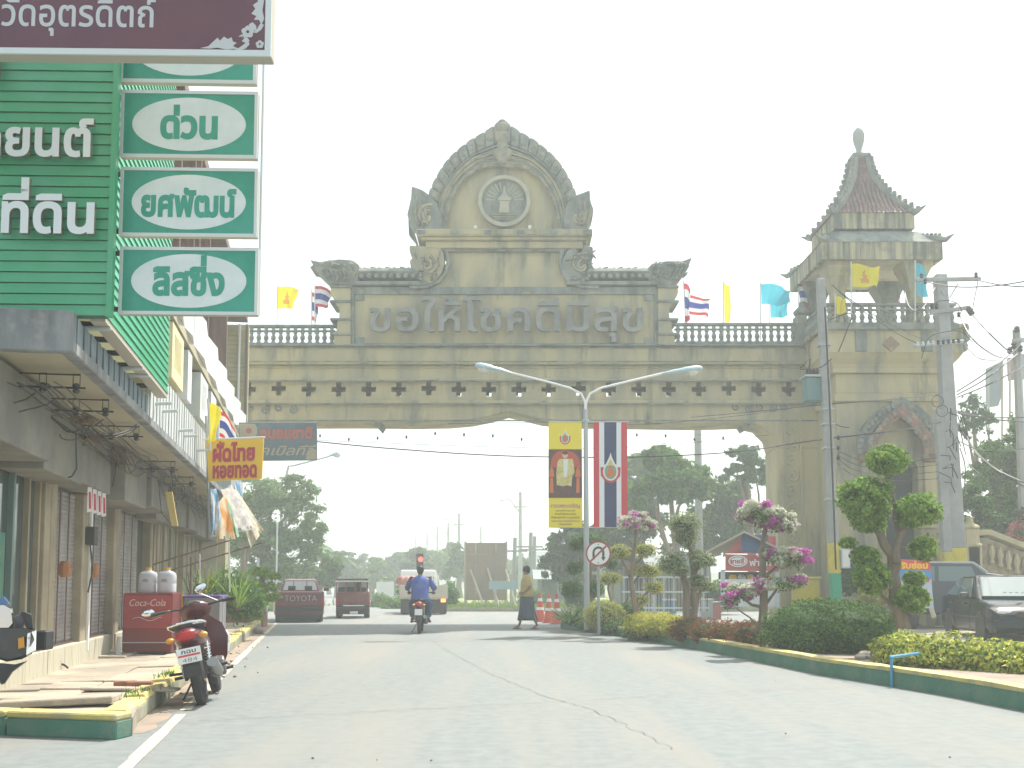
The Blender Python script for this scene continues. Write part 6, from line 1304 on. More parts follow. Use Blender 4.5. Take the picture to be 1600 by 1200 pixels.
    mb = MB(); mb.ball((0, -.315, .72), (.085, .045, .05), 12, 8); mb.build('tail_light', TAIL, t, smooth=True)
    for s in (-1, 1):
        mb = MB(); mb.ball((s * .125, -.29, .70), (.035, .04, .03), 8, 6); mb.build('turn_signal', AMB if s > 0 else AMB, t, smooth=True)
    pt = MB(); pt.box((0, -.375, .53), (.18, .006, .15), M=Matrix.Rotation(R(-14), 3, 'X')); pl_ = pt.build('number_plate', WHITE, t)
    up_v = Matrix.Rotation(R(-14), 3, 'X') @ Vector((0, 0, 1))
    if pose: 
        mb = MB(); mb.box((0, -.3805, .532), (.165, .002, .018), M=Matrix.Rotation(R(-14), 3, 'X')); mb.build('plate_bar', RED, pl_)
        nv = Vector((1, 0, 0)).cross(up_v); pc = Vector((0, -.375, .53)) + nv * .0045
        text('กฉบ', pl_, pc + up_v * .022, (DK, DK), h=.034, wd=.11, bold=.02, depth=.001, align='c', up=up_v); text('484', pl_, pc - up_v * .064, (DK, DK), h=.034, wd=.11, bold=.02, depth=.001, align='c', up=up_v)
    # leg shield, headlight cowl, bars
    for s in (-1, 1):
        mb = MB(); ring = lambda z, x0, x1, y: [(s * x0, y, z), (s * x1, y - .05, z), (s * x1, y - .035, z), (s * x0, y + .03, z)]
        mb.loft([ring(.28, .05, .15, .85), ring(.4, .06, .2, .9), ring(.6, .05, .23, .97), ring(.75, .04, .2, 1.01), ring(.87, .02, .1, 1.03)]); mb.build('leg_shield', body, t, smooth=True)
    mb = MB(); mb.loft([rg_(1.12, .06, .82, .95), rg_(1.08, .11, .80, 1.0), rg_(1.0, .14, .86, 1.04), rg_(.92, .09, .92, 1.05), rg_(.88, .03, .96, 1.02)]); mb.build('handlebar_cowl', body, t, smooth=True)
    mb = MB(); mb.ball((0, 1.13, .9), (.08, .03, .055), 10, 8); mb.build('headlight', mat('lens_clear', (.6, .65, .68), .1) if 'lens_clear' not in bpy.data.materials else bpy.data.materials['lens_clear'], t, smooth=True)
    mb = MB(); mb.loft([rg_(.96, .05, 1.03, 1.055), rg_(.9, .06, 1.0, 1.04)]); mb.build('instrument_panel', GLS, t)
    for s in (-1, 1):
        mb = MB(); mb.tube([(s * .05, .99, .97), (s * .2, .95, .99), (s * .26, .9, .99)], .012, 7); mb.build('handlebar', BLK, t); mb = MB(); mb.tube([(s * .24, .915, .99), (s * .35, .86, .985)], .018, 8); mb.build('grip', BLK, t)
        mb = MB(); mb.tube([(s * .22, .97, .985), (s * .35, .93, .96)], .006, 5); mb.build('brake_lever', CHR, t)
        mx_, mz = (s * .30, 1.19) if not pose else ((-.36, 1.0) if s < 0 else (.06, 1.16))
        mb = MB(); mb.tube([(s * .2, .93, 1.0), (mx_ - s * .02, .93, mz - .02)], .006, 5); mb.build('mirror_stem', CHR, t); mb = MB(); mb.ball((mx_ + s * .02, .93, mz + .02), (.062, .015, .042), 12, 8, Matrix.Rotation(-s * .5 if s > 0 else .1, 3, 'Y')); mo = mb.build('mirror', BLK, t, smooth=True); mb = MB(); mb.ball((mx_ + s * .02, .921, mz + .02), (.056, .009, .037), 12, 8, Matrix.Rotation(-s * .5 if s > 0 else .1, 3, 'Y')); mb.build('mirror_glass', mat('mirror_glass', (.8, .85, .9), .03, 1) if 'mirror_glass' not in bpy.data.materials else bpy.data.materials['mirror_glass'], mo, smooth=True)
    mb = MB(); mb.loft([[(x + steer * .9, y, z) for x in (-.055, .055)] + [(x + steer * .9, y, z - .012) for x in (.055, -.055)] for y, z in ((.95, .42), (1.02, .54), (1.2, .59), (1.38, .54), (1.46, .44))]); mb.build('front_fender', body, t, bev=.004)
    mb = MB(); mb.tube([(-.08, .5, .24), (-.2, .4, .02), (-.22, .36, .0)], .01, 5); mb.build('kickstand', BLK, t)
    mb = MB(); mb.box((0, .62, .66), (.02, .02, .02)); mb.tube([(-.1, .7, .74), (-.06, .9, .82)], .01, 4); mb.build('cable', WIRE, t)
    return t
q = G(306, 1106); mbk = motorcycle('parked maroon motorbike with a number plate, leaning beside the yellow kerb', (q.x, q.y + .25, .004), R(11), R(-12), pose=True, steer=.03)
mbk.scale = (1.28, 1.0, 1.0)
# motorbike entering the frame at the left edge: black, chrome headlamp housing, seen from its rear corner
lb = thing('motorcycle', 'black motorbike cut by the left edge, only its tail and chrome lamp showing', 'motorbike', tuple(G(-60, 1150, .15)))
LYy = 8.0
def LP(x, y, d=0): return P(x, y, LYy + d)
def shell(pts, d0, d1, m, nm, bev=.012):
    mb = MB(); n = len(pts); c = (sum(p[0] for p in pts) / n, sum(p[1] for p in pts) / n)
    mb.loft([[LP(*lerp2(p, c, .12), d0) for p in pts], [LP(*p, d0 + .05) for p in pts], [LP(*p, d1 - .04) for p in pts], [LP(*lerp2(p, c, .2), d1) for p in pts]]); return mb.build(nm, m, lb, W, smooth=True)
shell([(-60, 985), (-20, 980), (30, 980), (54, 984), (55, 1000), (50, 1022), (34, 1030), (10, 1034), (-30, 1020), (-70, 1010)], 0, .3, BLKP, 'tail_body')
shell([(-40, 1030), (0, 1036), (24, 1038), (44, 1032), (20, 1050), (8, 1068), (2, 1070), (-12, 1050), (-40, 1045)], .02, .2, BLK, 'rear_fender')
shell([(-50, 945), (8, 943), (20, 950), (23, 975), (16, 983), (-50, 984)], .02, .28, CHR, 'lamp_housing'); shell([(-40, 935), (8, 932), (16, 942), (8, 948), (-40, 950)], .06, .3, mat('bike_blue', (.05, .15, .3), .2, coat=.5), 'visor')
shell([(31, 957), (36, 954), (50, 960), (53, 984), (42, 983), (36, 970)], .1, .25, BLK, 'grab_handle'); shell([(24, 962), (34, 958), (38, 975), (34, 984), (22, 984)], .12, .2, mat('bike_dark', (.08, .08, .09), .5), 'seat_hinge')
shell([(28, 997), (38, 994), (39, 1012), (28, 1015)], -.02, .05, AMB, 'turn_signal')
mb = MB(); a, b, c_, d_ = (LP(43, 990, -.03), LP(56, 985, .05), LP(55, 1016, .05), LP(41, 1023, -.03)); mb.loft([[a, b, c_, d_], [v + Vector((0, .01, 0)) for v in (a, b, c_, d_)]]); mb.build('number_plate', WHITE, lb, W)
for k, (z_, s_) in enumerate(((999, 'ก ข'), (1012, '257'))):
    rt = (b - a).normalized(); text(s_, lb, LP(44, z_, -.045), (DK, DK), h=.018, wd=.035, bold=.02, depth=.001, right=rt, up=(0, 0, 1), fr=W)
mb = MB(); mb.lathe([(.17, -.04), (.25, -.05), (.275, -.02), (.275, .02), (.25, .05), (.17, .04)], LP(-70, 1085, .2), 24, Matrix.Rotation(pi / 2, 3, 'Y')); mb.build('tyre', TYRE, lb, W, smooth=True)
mb = MB(); mb.tube([LP(-70, 1085, .2), LP(-30, 1020, .2), LP(20, 1000, .3)], .02, 6); mb.build('frame', BLK, lb, W)
mb = MB(); mb.box(LP(66, 1000, .35), (.12, .15, .15)); bx = mb.build('tail_box', BLK, lb, W, bev=.01)
# pickup (rear view) -----------------------------------------------------
PKM = mat('pickup_red', (.10, .02, .03), .35, coat=.4, col2=(.13, .035, .045), sc=2)
Yp = 33.3; k = mpp(Yp, 940)
pk = thing('pickup_truck', 'dark red pickup truck seen from behind with white lettering on its tailgate', 'pickup', (P(467, 975, Yp).x, Yp, 0), R(10.5))
w2 = 38 * k; zt = lambda y: P(467, y, Yp).z
def rbox(mb, x0, x1, y0, y1, z0, z1): mb.bb((x0, y0, z0), (x1, y1, z1))
mb = MB(); mb.loft([[(-w2 * a, y, zt(962) + .02), (w2 * a, y, zt(962) + .02), (w2 * a * 1.02, y, zt(940)), (w2 * a, y, zt(924)), (-w2 * a, y, zt(924)), (-w2 * a * 1.02, y, zt(940))] for y, a in ((.03, .97), (.1, 1), (1.6, 1), (3.6, 1), (4.2, .95))]); mb.build('body', PKM, pk, bev=.02)
mb = MB(); mb.bb((-w2 * .9, -.015, zt(947)), (w2 * .9, .028, zt(925.5))); tg = mb.build('tailgate', PKM, pk, bev=.015)
text('TOYOTA', tg, (-w2 * .58, -.017, zt(939.5)), (PRT, PRT), h=8 * k, wd=w2 * 1.28, bold=.03, depth=.003)
cz0, cz1 = zt(924), zt(904)
mb = MB(); mb.loft([[(-w2 * a, y, z), (w2 * a, y, z), (w2 * a, y2, z), (-w2 * a, y2, z)] for a, y, y2, z in ((.83, 1.55, 3.2, cz0), (.80, 1.6, 3.0, cz0 + .1), (.68, 1.75, 2.6, cz1 - .04), (.6, 1.9, 2.4, cz1))]); mb.build('cab', PKM, pk, bev=.02)
mb = MB(); zz0, zz1 = cz0 + .03, cz1 - .08; mb.loft([[(-w2 * .72, 1.555, zz0), (w2 * .72, 1.555, zz0), (w2 * .62, 1.68, zz1), (-w2 * .62, 1.68, zz1)], [(-w2 * .72, 1.58, zz0), (w2 * .72, 1.58, zz0), (w2 * .62, 1.70, zz1), (-w2 * .62, 1.70, zz1)]]); mb.build('rear_window', mat('pale_glass', (.45, .5, .5), .1), pk)
for x in (-.35, .35): mb = MB(); mb.bb((w2 * x - .12, 1.52, zz0), (w2 * x + .12, 1.553, zz0 + .14)); mb.build('headrest', BLK, pk, bev=.02)
for x in (-.28, .28): mb = MB(); mb.loft([[(w2 * x - .01, 1.54, zz0), (w2 * x + .01, 1.54, zz0), (w2 * x + .01, 1.66, zz1), (w2 * x - .01, 1.66, zz1)], [(w2 * x - .01, 1.56, zz0), (w2 * x + .01, 1.56, zz0), (w2 * x + .01, 1.68, zz1), (w2 * x - .01, 1.68, zz1)]]); mb.build('window_bar', BLK, pk)
mb = MB(); mb.bb((-w2 * .98, -.1, zt(954)), (w2 * .98, .0, zt(949))); mb.build('bumper', BLK, pk, bev=.01)
mb = MB(); mb.bb((-w2 * .85, .05, zt(968)), (w2 * .85, .2, zt(955))); mb.build('undertray', BLK, pk)
for s in (-1, 1):
    mb = MB(); mb.bb((s * w2 * .99 - .05, -.02, zt(947)), (s * w2 * .99 + .05 * 0, .02, zt(931))) if False else mb.bb((min(s * w2 * .9, s * w2), -.01, zt(945)), (max(s * w2 * .9, s * w2), .03, zt(934))); mb.build('tail_light', TAIL, pk)
    wheel(pk, (s * w2 * .84, .7, .32), .32, .2); wheel(pk, (s * w2 * .84, 3.4, .32), .32, .2)
    mb = MB(); mb.box((s * w2 * 1.12, 2.9, cz0 + .05), (.18, .06, .12)); mb.tube([(s * w2, 2.9, cz0 + .02), (s * w2 * 1.08, 2.9, cz0 + .03)], .015, 5); mb.build('wing_mirror', BLK, pk, bev=.01)
# jeep-like small truck --------------------------------------------------
Yj = 37.4; k = mpp(Yj, 940); zj = lambda y: P(552, y, Yj).z
jp = thing('jeep', 'small old red jeep with roof and spare panel, seen from behind ahead of the pickup', 'jeep', (P(551, 969, Yj).x, Yj, 0), R(8)); w2 = 26.5 * k
JM = mat('jeep_red', (.16, .04, .045), .5, col2=(.2, .07, .06), sc=3)
mb = MB(); mb.loft([[(-w2 * a, y, zj(946)), (w2 * a, y, zj(946)), (w2 * a, y, zj(925)), (-w2 * a, y, zj(925))] for y, a in ((0, .95), (.08, 1), (2.4, 1), (3.0, .9))]); mb.build('body', JM, jp, bev=.02)
mb = MB(); mb.bb((-w2 * 1.0, -.05, zj(907.5)), (w2 * .88, 2.0, zj(904))); mb.build('roof', BLK, jp, bev=.02); mb = MB(); mb.bb((-w2 * 1.02, -.07, zj(909.3)), (w2 * .9, -.05, zj(907))); mb.build('roof_band', PRT, jp)
for x in (-.97, -.42, .12, .45, .84): mb = MB(); mb.tube([(w2 * x, 0, zj(925)), (w2 * x * .98, .0, zj(907))], .025, 5); mb.build('roof_post', JM, jp)
mb = MB(); mb.bb((-w2 * .94, 1.4, zj(924)), (w2 * .8, 1.42, zj(908))); mb.build('windscreen', bpy.data.materials['pale_glass'], jp); mb = MB(); mb.bb((-w2 * .94, .9, zj(926)), (w2 * .8, 1.0, zj(918))); mb.build('seat_row', BLK, jp, bev=.03)
mb = MB(); mb.ball((w2 * .3, 1.0, zj(916)), (.12, .12, .15), 8, 6); mb.build('headrest', BLK, jp, smooth=True)
mb = MB(); mb.bb((-w2 * .8, -.03, zj(942)), (w2 * .8, 0, zj(927))); mb.build('tailgate', JM, jp, bev=.02); mb = MB(); mb.bb((-w2 * .95, -.12, zj(953)), (w2 * .95, -.02, zj(949))); mb.build('bumper', BLK, jp, bev=.01)
mb = MB(); mb.bb((-w2 * .8, .05, zj(960)), (w2 * .8, .2, zj(947))); mb.build('chassis', BLK, jp); mb = MB(); mb.bb((-.1, -.14, zj(959)), (.18, -.13, zj(955))); mb.build('number_plate', WHITE, jp)
for s in (-1, 1):
    wheel(jp, (s * w2 * .82, .45, .31), .31, .2); wheel(jp, (s * w2 * .82, 2.4, .31), .31, .2); mb = MB(); mb.bb((s * w2 * .92 - .05, -.02, zj(944)), (s * w2 * .92 + .05, .0, zj(938))); mb.build('tail_light', TAIL, jp)
# white flatbed truck ----------------------------------------------------
Yt = 41.9; k = mpp(Yt, 930); zq = lambda y: P(662, y, Yt).z
tk = thing('flatbed_truck', 'white cab flatbed truck with rack and red cargo, seen from behind beyond the motorcyclist', 'truck', (P(662, 963, Yt).x, Yt, 0), R(5)); w2 = 38 * k
mb = MB(); mb.loft([[(-w2 * 1.0, 2.6, z), (w2 * a, 2.6, z), (w2 * a, 4.0, z), (-w2, 4.0, z)] for a, z in ((.6, zq(940)), (.6, zq(900)), (.55, zq(891)), (.45, zq(889)))]); mb.build('cab', WHITE, tk, bev=.05)
mb = MB(); mb.bb((-w2 * .7, 2.57, zq(914)), (w2 * .45, 2.598, zq(898))); mb.build('cab_window', GLS, tk)
for x in (-.9, -.45, 0, .2, .4, .58): mb = MB(); mb.tube([(w2 * x, 2.5, zq(930)), (w2 * x, 2.5, zq(899))], .025, 5); mb.build('rack_post', WHITE, tk)
mb = MB(); mb.tube([(-w2 * .98, 2.5, zq(899)), (w2 * .62, 2.5, zq(899)), (w2 * .72, 2.5, zq(914))], .025, 5); mb.build('rack_rail', WHITE, tk)
for (x0, x1) in ((-1.0, -.35), (-.34, .32), (.33, .98)): mb = MB(); mb.bb((w2 * x0, 0, zq(934)), (w2 * x1, .06, zq(914))); mb.build('bed_board', mat('truck_cream', (.55, .52, .42), .6) if 'truck_cream' not in bpy.data.materials else bpy.data.materials['truck_cream'], tk, bev=.01)
mb = MB(); mb.bb((-w2, .07, zq(936)), (w2 * .98, 2.5, zq(933))); mb.build('bed_floor', bpy.data.materials['truck_cream'], tk)
mb = MB(); mb.bb((-w2 * .95, .1, zq(958)), (w2 * .93, .2, zq(936.5))); mb.build('mud_guard', BLK, tk)
for i in range(7):
    mb = MB(); mb.ball((-w2 * (.95 - i * .13), .6, zq(908 + (i % 2) * 5)), (.2, .25, .22), 8, 6); mb.build('cargo_sack', mat('cargo_red', (.32, .1, .09), .8, col2=(.45, .25, .2), sc=3) if 'cargo_red' not in bpy.data.materials else bpy.data.materials['cargo_red'], tk, smooth=True)
for s in (-1, 1): wheel(tk, (s * w2 * .8, .8, .4), .4, .3); wheel(tk, (s * w2 * .8, 3.4, .4), .4, .25)
mb = MB(); mb.bb((w2 * .7, .0 - .02, zq(941)), (w2 * .9, .05, zq(936))); mb.build('indicator_light', mat('amber_lit', (.8, .35, .05), .3, emit=((1, .45, .08), 1.2)), tk)
# small far car and motorbike
def farcar(label, px, py, Y, col, L_=3.6, wd=1.6, rz=0):
    t = thing('parked_car', label, 'car', (P(px, py, Y).x, Y, 0), rz); m = mat('car_paint', col, .3, coat=.5)
    mb = MB(); mb.loft([[(-wd / 2 * a, y, .3), (wd / 2 * a, y, .3), (wd / 2 * a, y, z), (-wd / 2 * a, y, z)] for y, a, z in ((0, .9, .75), (.15, 1, .9), (L_ - .8, 1, .9), (L_, .9, .7))]); mb.build('body', m, t, bev=.04)
    mb = MB(); mb.loft([[(-wd / 2 * a, y0, z), (wd / 2 * a, y0, z), (wd / 2 * a, y1, z), (-wd / 2 * a, y1, z)] for a, y0, y1, z in ((.95, .15, 2.6, .9), (.78, .5, 2.0, 1.38))]); mb.build('cabin', GLS, t, bev=.04)
    for s in (-1, 1):
        for y in (.6, L_ - .7): wheel(t, (s * wd * .45, y, .3), .3, .18, rim=False)
        mb = MB(); mb.bb((s * wd * .42 - .1, -.02, .62), (s * wd * .42 + .1, .02, .8)); mb.build('tail_light', TAIL, t)
    return t
mc2 = motorcycle('far motorbike left of the jeep', (P(517, 962, 44).x, 44, 0), R(60)) if False else None
# saloon car behind the right hedge --------------------------------------
cr_ = thing('parked_car', 'dark saloon car behind the yellow green hedge, cut by the right edge', 'car', (P(1492, 992, 24.6).x + .75, 24.6, 0), R(180 - 9))
CP = mat('car_black_green', (.008, .02, .023), .1, spec=.3)
# local: +y is the car's front
def sec(y, zb, zs, zt_, hw, ht, n=None):   # lower body half section mirrored
    h = [(hw * .94, zb), (hw, zb + .12), (hw * 1.0, zs), (hw * .97, zt_ - .03), (ht, zt_)]
    return [(x, y, z) for x, z in h] + [(-x, y, z) for x, z in reversed(h)]
mb = MB(); mb.loft([sec(-.95, .35, .5, .72, .7, .6), sec(-.85, .22, .55, .92, .8, .7), sec(-.4, .2, .6, .97, .84, .74), sec(.3, .2, .62, .95, .85, .76), sec(1.3, .2, .6, .92, .85, .76), sec(2.2, .2, .6, .9, .85, .74), sec(2.9, .2, .55, .82, .84, .7), sec(3.3, .22, .5, .72, .8, .62), sec(3.45, .3, .45, .6, .7, .5)]); mb.build('body', CP, cr_, smooth=True)
def gh(y, z, hw): return (y, z, hw)
base = [(-.55, .97), (2.15, .9)]; roofy = (.15, 1.35)
mb = MB(); mb.loft([[(-.76, -.55, .95), (.76, -.55, .95), (.76, 2.2, .89), (-.76, 2.2, .89)], [(-.66, -.12, 1.22), (.66, -.12, 1.22), (.66, 1.7, 1.2), (-.66, 1.7, 1.2)], [(-.58, .22, 1.37), (.58, .22, 1.37), (.58, 1.35, 1.37), (-.58, 1.35, 1.37)]]); mb.build('cabin', CP, cr_, bev=.03)
mb = MB(); mb.loft([[(-.57, .25, 1.375), (.57, .25, 1.375), (.57, 1.33, 1.375), (-.57, 1.33, 1.375)], [(-.5, .35, 1.40), (.5, .35, 1.40), (.5, 1.25, 1.40), (-.5, 1.25, 1.40)]]); mb.build('roof', CP, cr_, bev=.01)
# glass: windscreen, rear, sides
def gq(pts, nm='window', m=GLS, off=(0, 0, 0)):
    mb = MB(); o = Vector(off); v = [Vector(p) + o for p in pts]; mb.loft([v, [p - o * .6 for p in v]]); return mb.build(nm, m, cr_)
gq([(-.66, 2.12, .93), (.66, 2.12, .93), (.53, 1.42, 1.34), (-.53, 1.42, 1.34)], 'windscreen', mat('sky_glass', (.07, .15, .17), .06, spec=.4), (0, .03, .03))
for s in (-1, 1):
    o = (s * .025, 0, .006)
    gq([(s * .765, -.3, .97), (s * .765, .55, .95), (s * .60, .55, 1.33), (s * .62, .2, 1.30)], 'side_window', GLS, o)
    gq([(s * .765, .62, .95), (s * .765, 1.75, .92), (s * .66, 1.5, 1.2), (s * .60, 1.32, 1.33), (s * .60, .62, 1.33)], 'side_window', GLS, o)
    mb = MB(); mb.box((s * .92, 1.75, .97), (.2, .1, .13)); mb.build('wing_mirror', BLKP, cr_, bev=.03, seg=2)
    for y in (.35, 2.62 - .0): wheel(cr_, (s * .76, y if y > 1 else .0 + .0, .29), .29, .18)
    mb = MB(); mb.bb((s * .855 - .006, -.7, .5), (s * .855 + .006, 3.0, .53)); mb.build('door_strip', BLK, cr_)
    for y in (.58, 1.85): mb = MB(); mb.bb((s * .851 - .004, y, .25), (s * .851 + .004, y + .015, .93)); mb.build('door_gap', BLK, cr_)
    for y in (.4, 1.5): mb = MB(); mb.bb((s * .855 - .012, y - .15, .78), (s * .855 + .012, y, .81)); mb.build('door_handle', BLKP, cr_)
    mb = MB(); mb.ball((s * .55, 3.32, .62), (.2, .1, .08), 10, 7); mb.build('headlight', mat('headlamp_lens', (.5, .5, .46), .1) if 'headlamp_lens' not in bpy.data.materials else bpy.data.materials['headlamp_lens'], cr_, smooth=True)
    for y in (0, 2.62):
        mb = MB(); mb.lathe([(.33, -.01), (.36, 0), (.33, .01)], (s * .845, y, .3), 20, Matrix.Rotation(pi / 2, 3, 'Y')); mb.build('wheel_arch', BLK, cr_)
mb = MB(); mb.bb((-.8, 3.4, .3), (.8, 3.5, .5)); mb.build('front_bumper', CP, cr_, bev=.04, seg=2); mb = MB(); mb.bb((-.35, 3.42, .55), (.35, 3.46, .66)); mb.build('grille', BLK, cr_)
mb = MB(); mb.tube([(.56, 1.75, .93), (.6, 1.72, 1.62)], .006, 5); mb.build('aerial', BLK, cr_)
for i in range(4): mb = MB(); mb.box((.1 + .12 * i - .3, 2.03 - .0, .99), (.06, .01, .1)); mb.build('windscreen_sticker', PRT, cr_)
# dark van behind the car
Yv = 27.5; vx0, vx1 = P(1400, 950, Yv).x, P(1548, 950, Yv).x; vz1 = P(1450, 879, Yv).z
vn = thing('dark_van', 'dark blue van with a silver roof edge parked behind the saloon car', 'van', (vx0 + 1, Yv, 0)); VM = mat('van_blue', (.02, .035, .055), .3, coat=.4)
px_ = lambda x, y: gp(x, y, Yv)
mb = MB(); vp = [px_(1396, 960), px_(1396, 885), px_(1404, 879), px_(1521, 879), px_(1543, 895), px_(1600, 903), px_(1640, 908), px_(1640, 960)]; mb.prism(vp, Yv, Yv + 1.7); mb.build('body', VM, vn, W, bev=.04)
for a, b in ((1412, 1460), (1466, 1518)): mb = MB(); mb.prism([px_(a, 908), px_(a, 885), px_(b, 885), px_(b + (8 if b > 1500 else 0), 908)], Yv - .012, Yv - .001); mb.build('side_window', GLS, vn, W)
mb = MB(); mb.tube([P(1398, 884, Yv - .01), P(1405, 878.5, Yv - .01), P(1521, 878.5, Yv - .01), P(1543, 894, Yv - .01)], .02, 5); mb.build('roof_trim', ALU, vn, W)
inv = pmat(vn).inverted()
for x in (1425, 1585): c = inv @ Vector((P(x, 960, Yv).x, Yv + .15, .33)); wheel(vn, c, .33, .22)
# ============================================================ PEOPLE
SKN = mat('skin', (.26, .15, .09), .6); HAIR = mat('hair_black', (.015, .013, .013), .6)
def skin(name, J, E, Rr, parent, m, sub=1, root=0):
    me = bpy.data.meshes.new(name); keys = list(J); me.from_pydata([J[k] for k in keys], [(keys.index(a), keys.index(b)) for a, b in E], [])
    o = bpy.data.objects.new(name, me); COL.objects.link(o); o.modifiers.new('s', 'SKIN')
    for i, k in enumerate(keys): r = Rr[k]; r = r if hasattr(r, '__len__') else (r, r); me.skin_vertices[0].data[i].radius = r; me.skin_vertices[0].data[i].use_root = (i == root)
    s = o.modifiers.new('u', 'SUBSURF'); s.levels = sub + 1; s.render_levels = sub + 1
    dg = bpy.context.evaluated_depsgraph_get(); nm = bpy.data.meshes.new_from_object(o.evaluated_get(dg)); bpy.data.objects.remove(o)
    nm.materials.clear(); nm.materials.append(m); nm.polygons.foreach_set('use_smooth', [True] * len(nm.polygons)); o = bpy.data.objects.new(name, nm); COL.objects.link(o); o.parent = parent; return o
def hand(J, E, Rr, pre, w0, dirv, spread, curl):
    d = Vector(dirv).normalized(); s = Vector(spread).normalized(); c = Vector(curl).normalized(); w0 = Vector(w0)
    J[pre + 'p'] = tuple(w0 + d * .05); Rr[pre + 'p'] = (.036, .02); E.append((pre + 'w', pre + 'p'))
    for i, (o, l) in enumerate(((-.03, .065), (-.01, .075), (.01, .07), (.028, .055))):
        a = w0 + d * .085 + s * o; b = a + d * l * .55 + c * l * .3; e = b + d * l * .25 + c * l * .5
        for n_, p, r in (('a', a, .0095), ('b', b, .0085), ('c', e, .0075)): J[pre + str(i) + n_] = tuple(p); Rr[pre + str(i) + n_] = r
        E += [(pre + 'p', pre + str(i) + 'a'), (pre + str(i) + 'a', pre + str(i) + 'b'), (pre + str(i) + 'b', pre + str(i) + 'c')]
    a = w0 + d * .04 - s * .045; b = a + d * .04 - s * .01; J[pre + 'ta'] = tuple(a); J[pre + 'tb'] = tuple(b); Rr[pre + 'ta'] = .011; Rr[pre + 'tb'] = .009; E += [(pre + 'p', pre + 'ta'), (pre + 'ta', pre + 'tb')]
def head(parent, c, fwd, m=SKN, hair=True, long=False):
    c = Vector(c); f = Vector(fwd).normalized(); s = f.cross(Vector((0, 0, 1))).normalized(); B = Matrix((s, f, Vector((0, 0, 1)))).transposed()
    if hair:
        mb = MB(); mb.ball(c - f * .022 + Vector((0, 0, .03)), (.092, .105, .105), 14, 10, B); mb.ball(c - f * .06 + Vector((0, 0, -.02)), (.075, .06, .07), 12, 8, B); mb.build('hair', HAIR, parent, smooth=True)
    mb = MB()
    for sg in (-1, 1): mb.ball(c + f * .083 + s * .03 * sg + Vector((0, 0, .0)), (.011, .008, .006), 6, 5)
    mb.build('eyes', DK, parent)
wy = 28.6; wp = P(823, 984, wy)
wm = thing('person', 'woman in a yellow polo shirt and long dark blue sarong walking left across the road', 'person', (wp.x, wy, .004), R(0)); wm.scale = (1.0, 1.0, 1.0)
J = dict(pel=(0, 0, .92), wa=(0, 0, 1.05), ch=(.01, 0, 1.27), nk=(0, 0, 1.42), hd0=(-.015, 0, 1.49), hd=(-.025, 0, 1.57), ht=(-.015, 0, 1.65), nose=(-.115, 0, 1.555),
    hl=(.0, .09, .88), kl=(-.11, .08, .5), al=(-.2, .07, .09), tl=(-.33, .07, .035), hr=(.0, -.09, .88), kr=(.12, -.08, .5), ar=(.28, -.07, .10), tr=(.16, -.07, .035),
    sl=(.01, .17, 1.36), el=(.06, .22, 1.1), lw=(-.05, .2, .93), sr=(.01, -.17, 1.36), er=(.09, -.21, 1.11), rw=(-.08, -.18, .98))
E_l = [('pel', 'wa'), ('wa', 'ch'), ('ch', 'nk'), ('nk', 'hd0'), ('hd0', 'hd'), ('hd', 'ht'), ('hd', 'nose'), ('pel', 'hl'), ('hl', 'kl'), ('kl', 'al'), ('al', 'tl'), ('pel', 'hr'), ('hr', 'kr'), ('kr', 'ar'), ('ar', 'tr'), ('ch', 'sl'), ('sl', 'el'), ('el', 'lw'), ('ch', 'sr'), ('sr', 'er'), ('er', 'rw')]
Rr = dict(pel=(.13, .15), wa=(.12, .12), ch=(.12, .13), nk=.05, hd0=.055, hd=(.085, .075), ht=(.065, .06), nose=.012, hl=.09, kl=.055, al=.035, tl=.028, hr=.09, kr=.055, ar=.035, tr=.028, sl=.055, el=.038, lw=.026, sr=.055, er=.038, rw=.026)
hand(J, E_l, Rr, 'l', J['lw'], (-1, -.2, -.3), (0, 0, 1), (0, -1, 0)); E_l.remove(('el', 'lw')); E_l.append(('el', 'lw')); hand(J, E_l, Rr, 'r', J['rw'], (-1, .3, -.2), (0, 0, 1), (0, 1, 0))
E_l = [(a if a != 'lw' else 'lw', b) for a, b in E_l]
skin('body', J, E_l, Rr, wm, SKN); head(wm, (-.025, 0, 1.575), (-1, -.15, 0))
def garment(parent, name, m, rings, n=20, fold=0, seed=0, solid=.006):
    mb = MB(); rgn = random.Random(seed); ph = rgn.uniform(0, 6)
    mb.loft([[(cx + rx * cos(q) * (1 + fold * i / len(rings) * sin(7 * q + ph)), cy + ry * sin(q) * (1 + fold * i / len(rings) * sin(6 * q + ph)), z) for q in [2 * pi * k / n for k in range(n)]] for i, (cx, cy, rx, ry, z) in enumerate(rings)], cap=False)
    o = mb.build(name, m, parent, smooth=True); s = o.modifiers.new('s', 'SOLIDIFY'); s.thickness = solid; return o
POLO = mat('polo_yellow', (.50, .40, .17), .85, col2=(.42, .33, .14), sc=6); SAR = mat('sarong_blue', (.035, .06, .10), .9, col2=(.05, .085, .13), sc=5, stretch=(3, 3, .4))
garment(wm, 'polo_shirt', POLO, [(.0, 0, .06, .07, 1.455), (.0, 0, .10, .15, 1.41), (.005, 0, .145, .20, 1.34), (0, 0, .165, .19, 1.2), (0, 0, .165, .175, 1.06), (0, 0, .18, .19, .95), (0, 0, .19, .2, .87)], fold=.04)
for s, a, b in ((1, 'sl', 'el'), (-1, 'sr', 'er')):
    p0, p1 = Vector(J[a]), Vector(J[b]); mb = MB(); mb.tube([p0 + Vector((0, -s * .04, .03)), p0.lerp(p1, .3), p0.lerp(p1, .85)], [.075, .075, .07], 12, cap=False); mb.build('sleeve', POLO, wm, smooth=True)
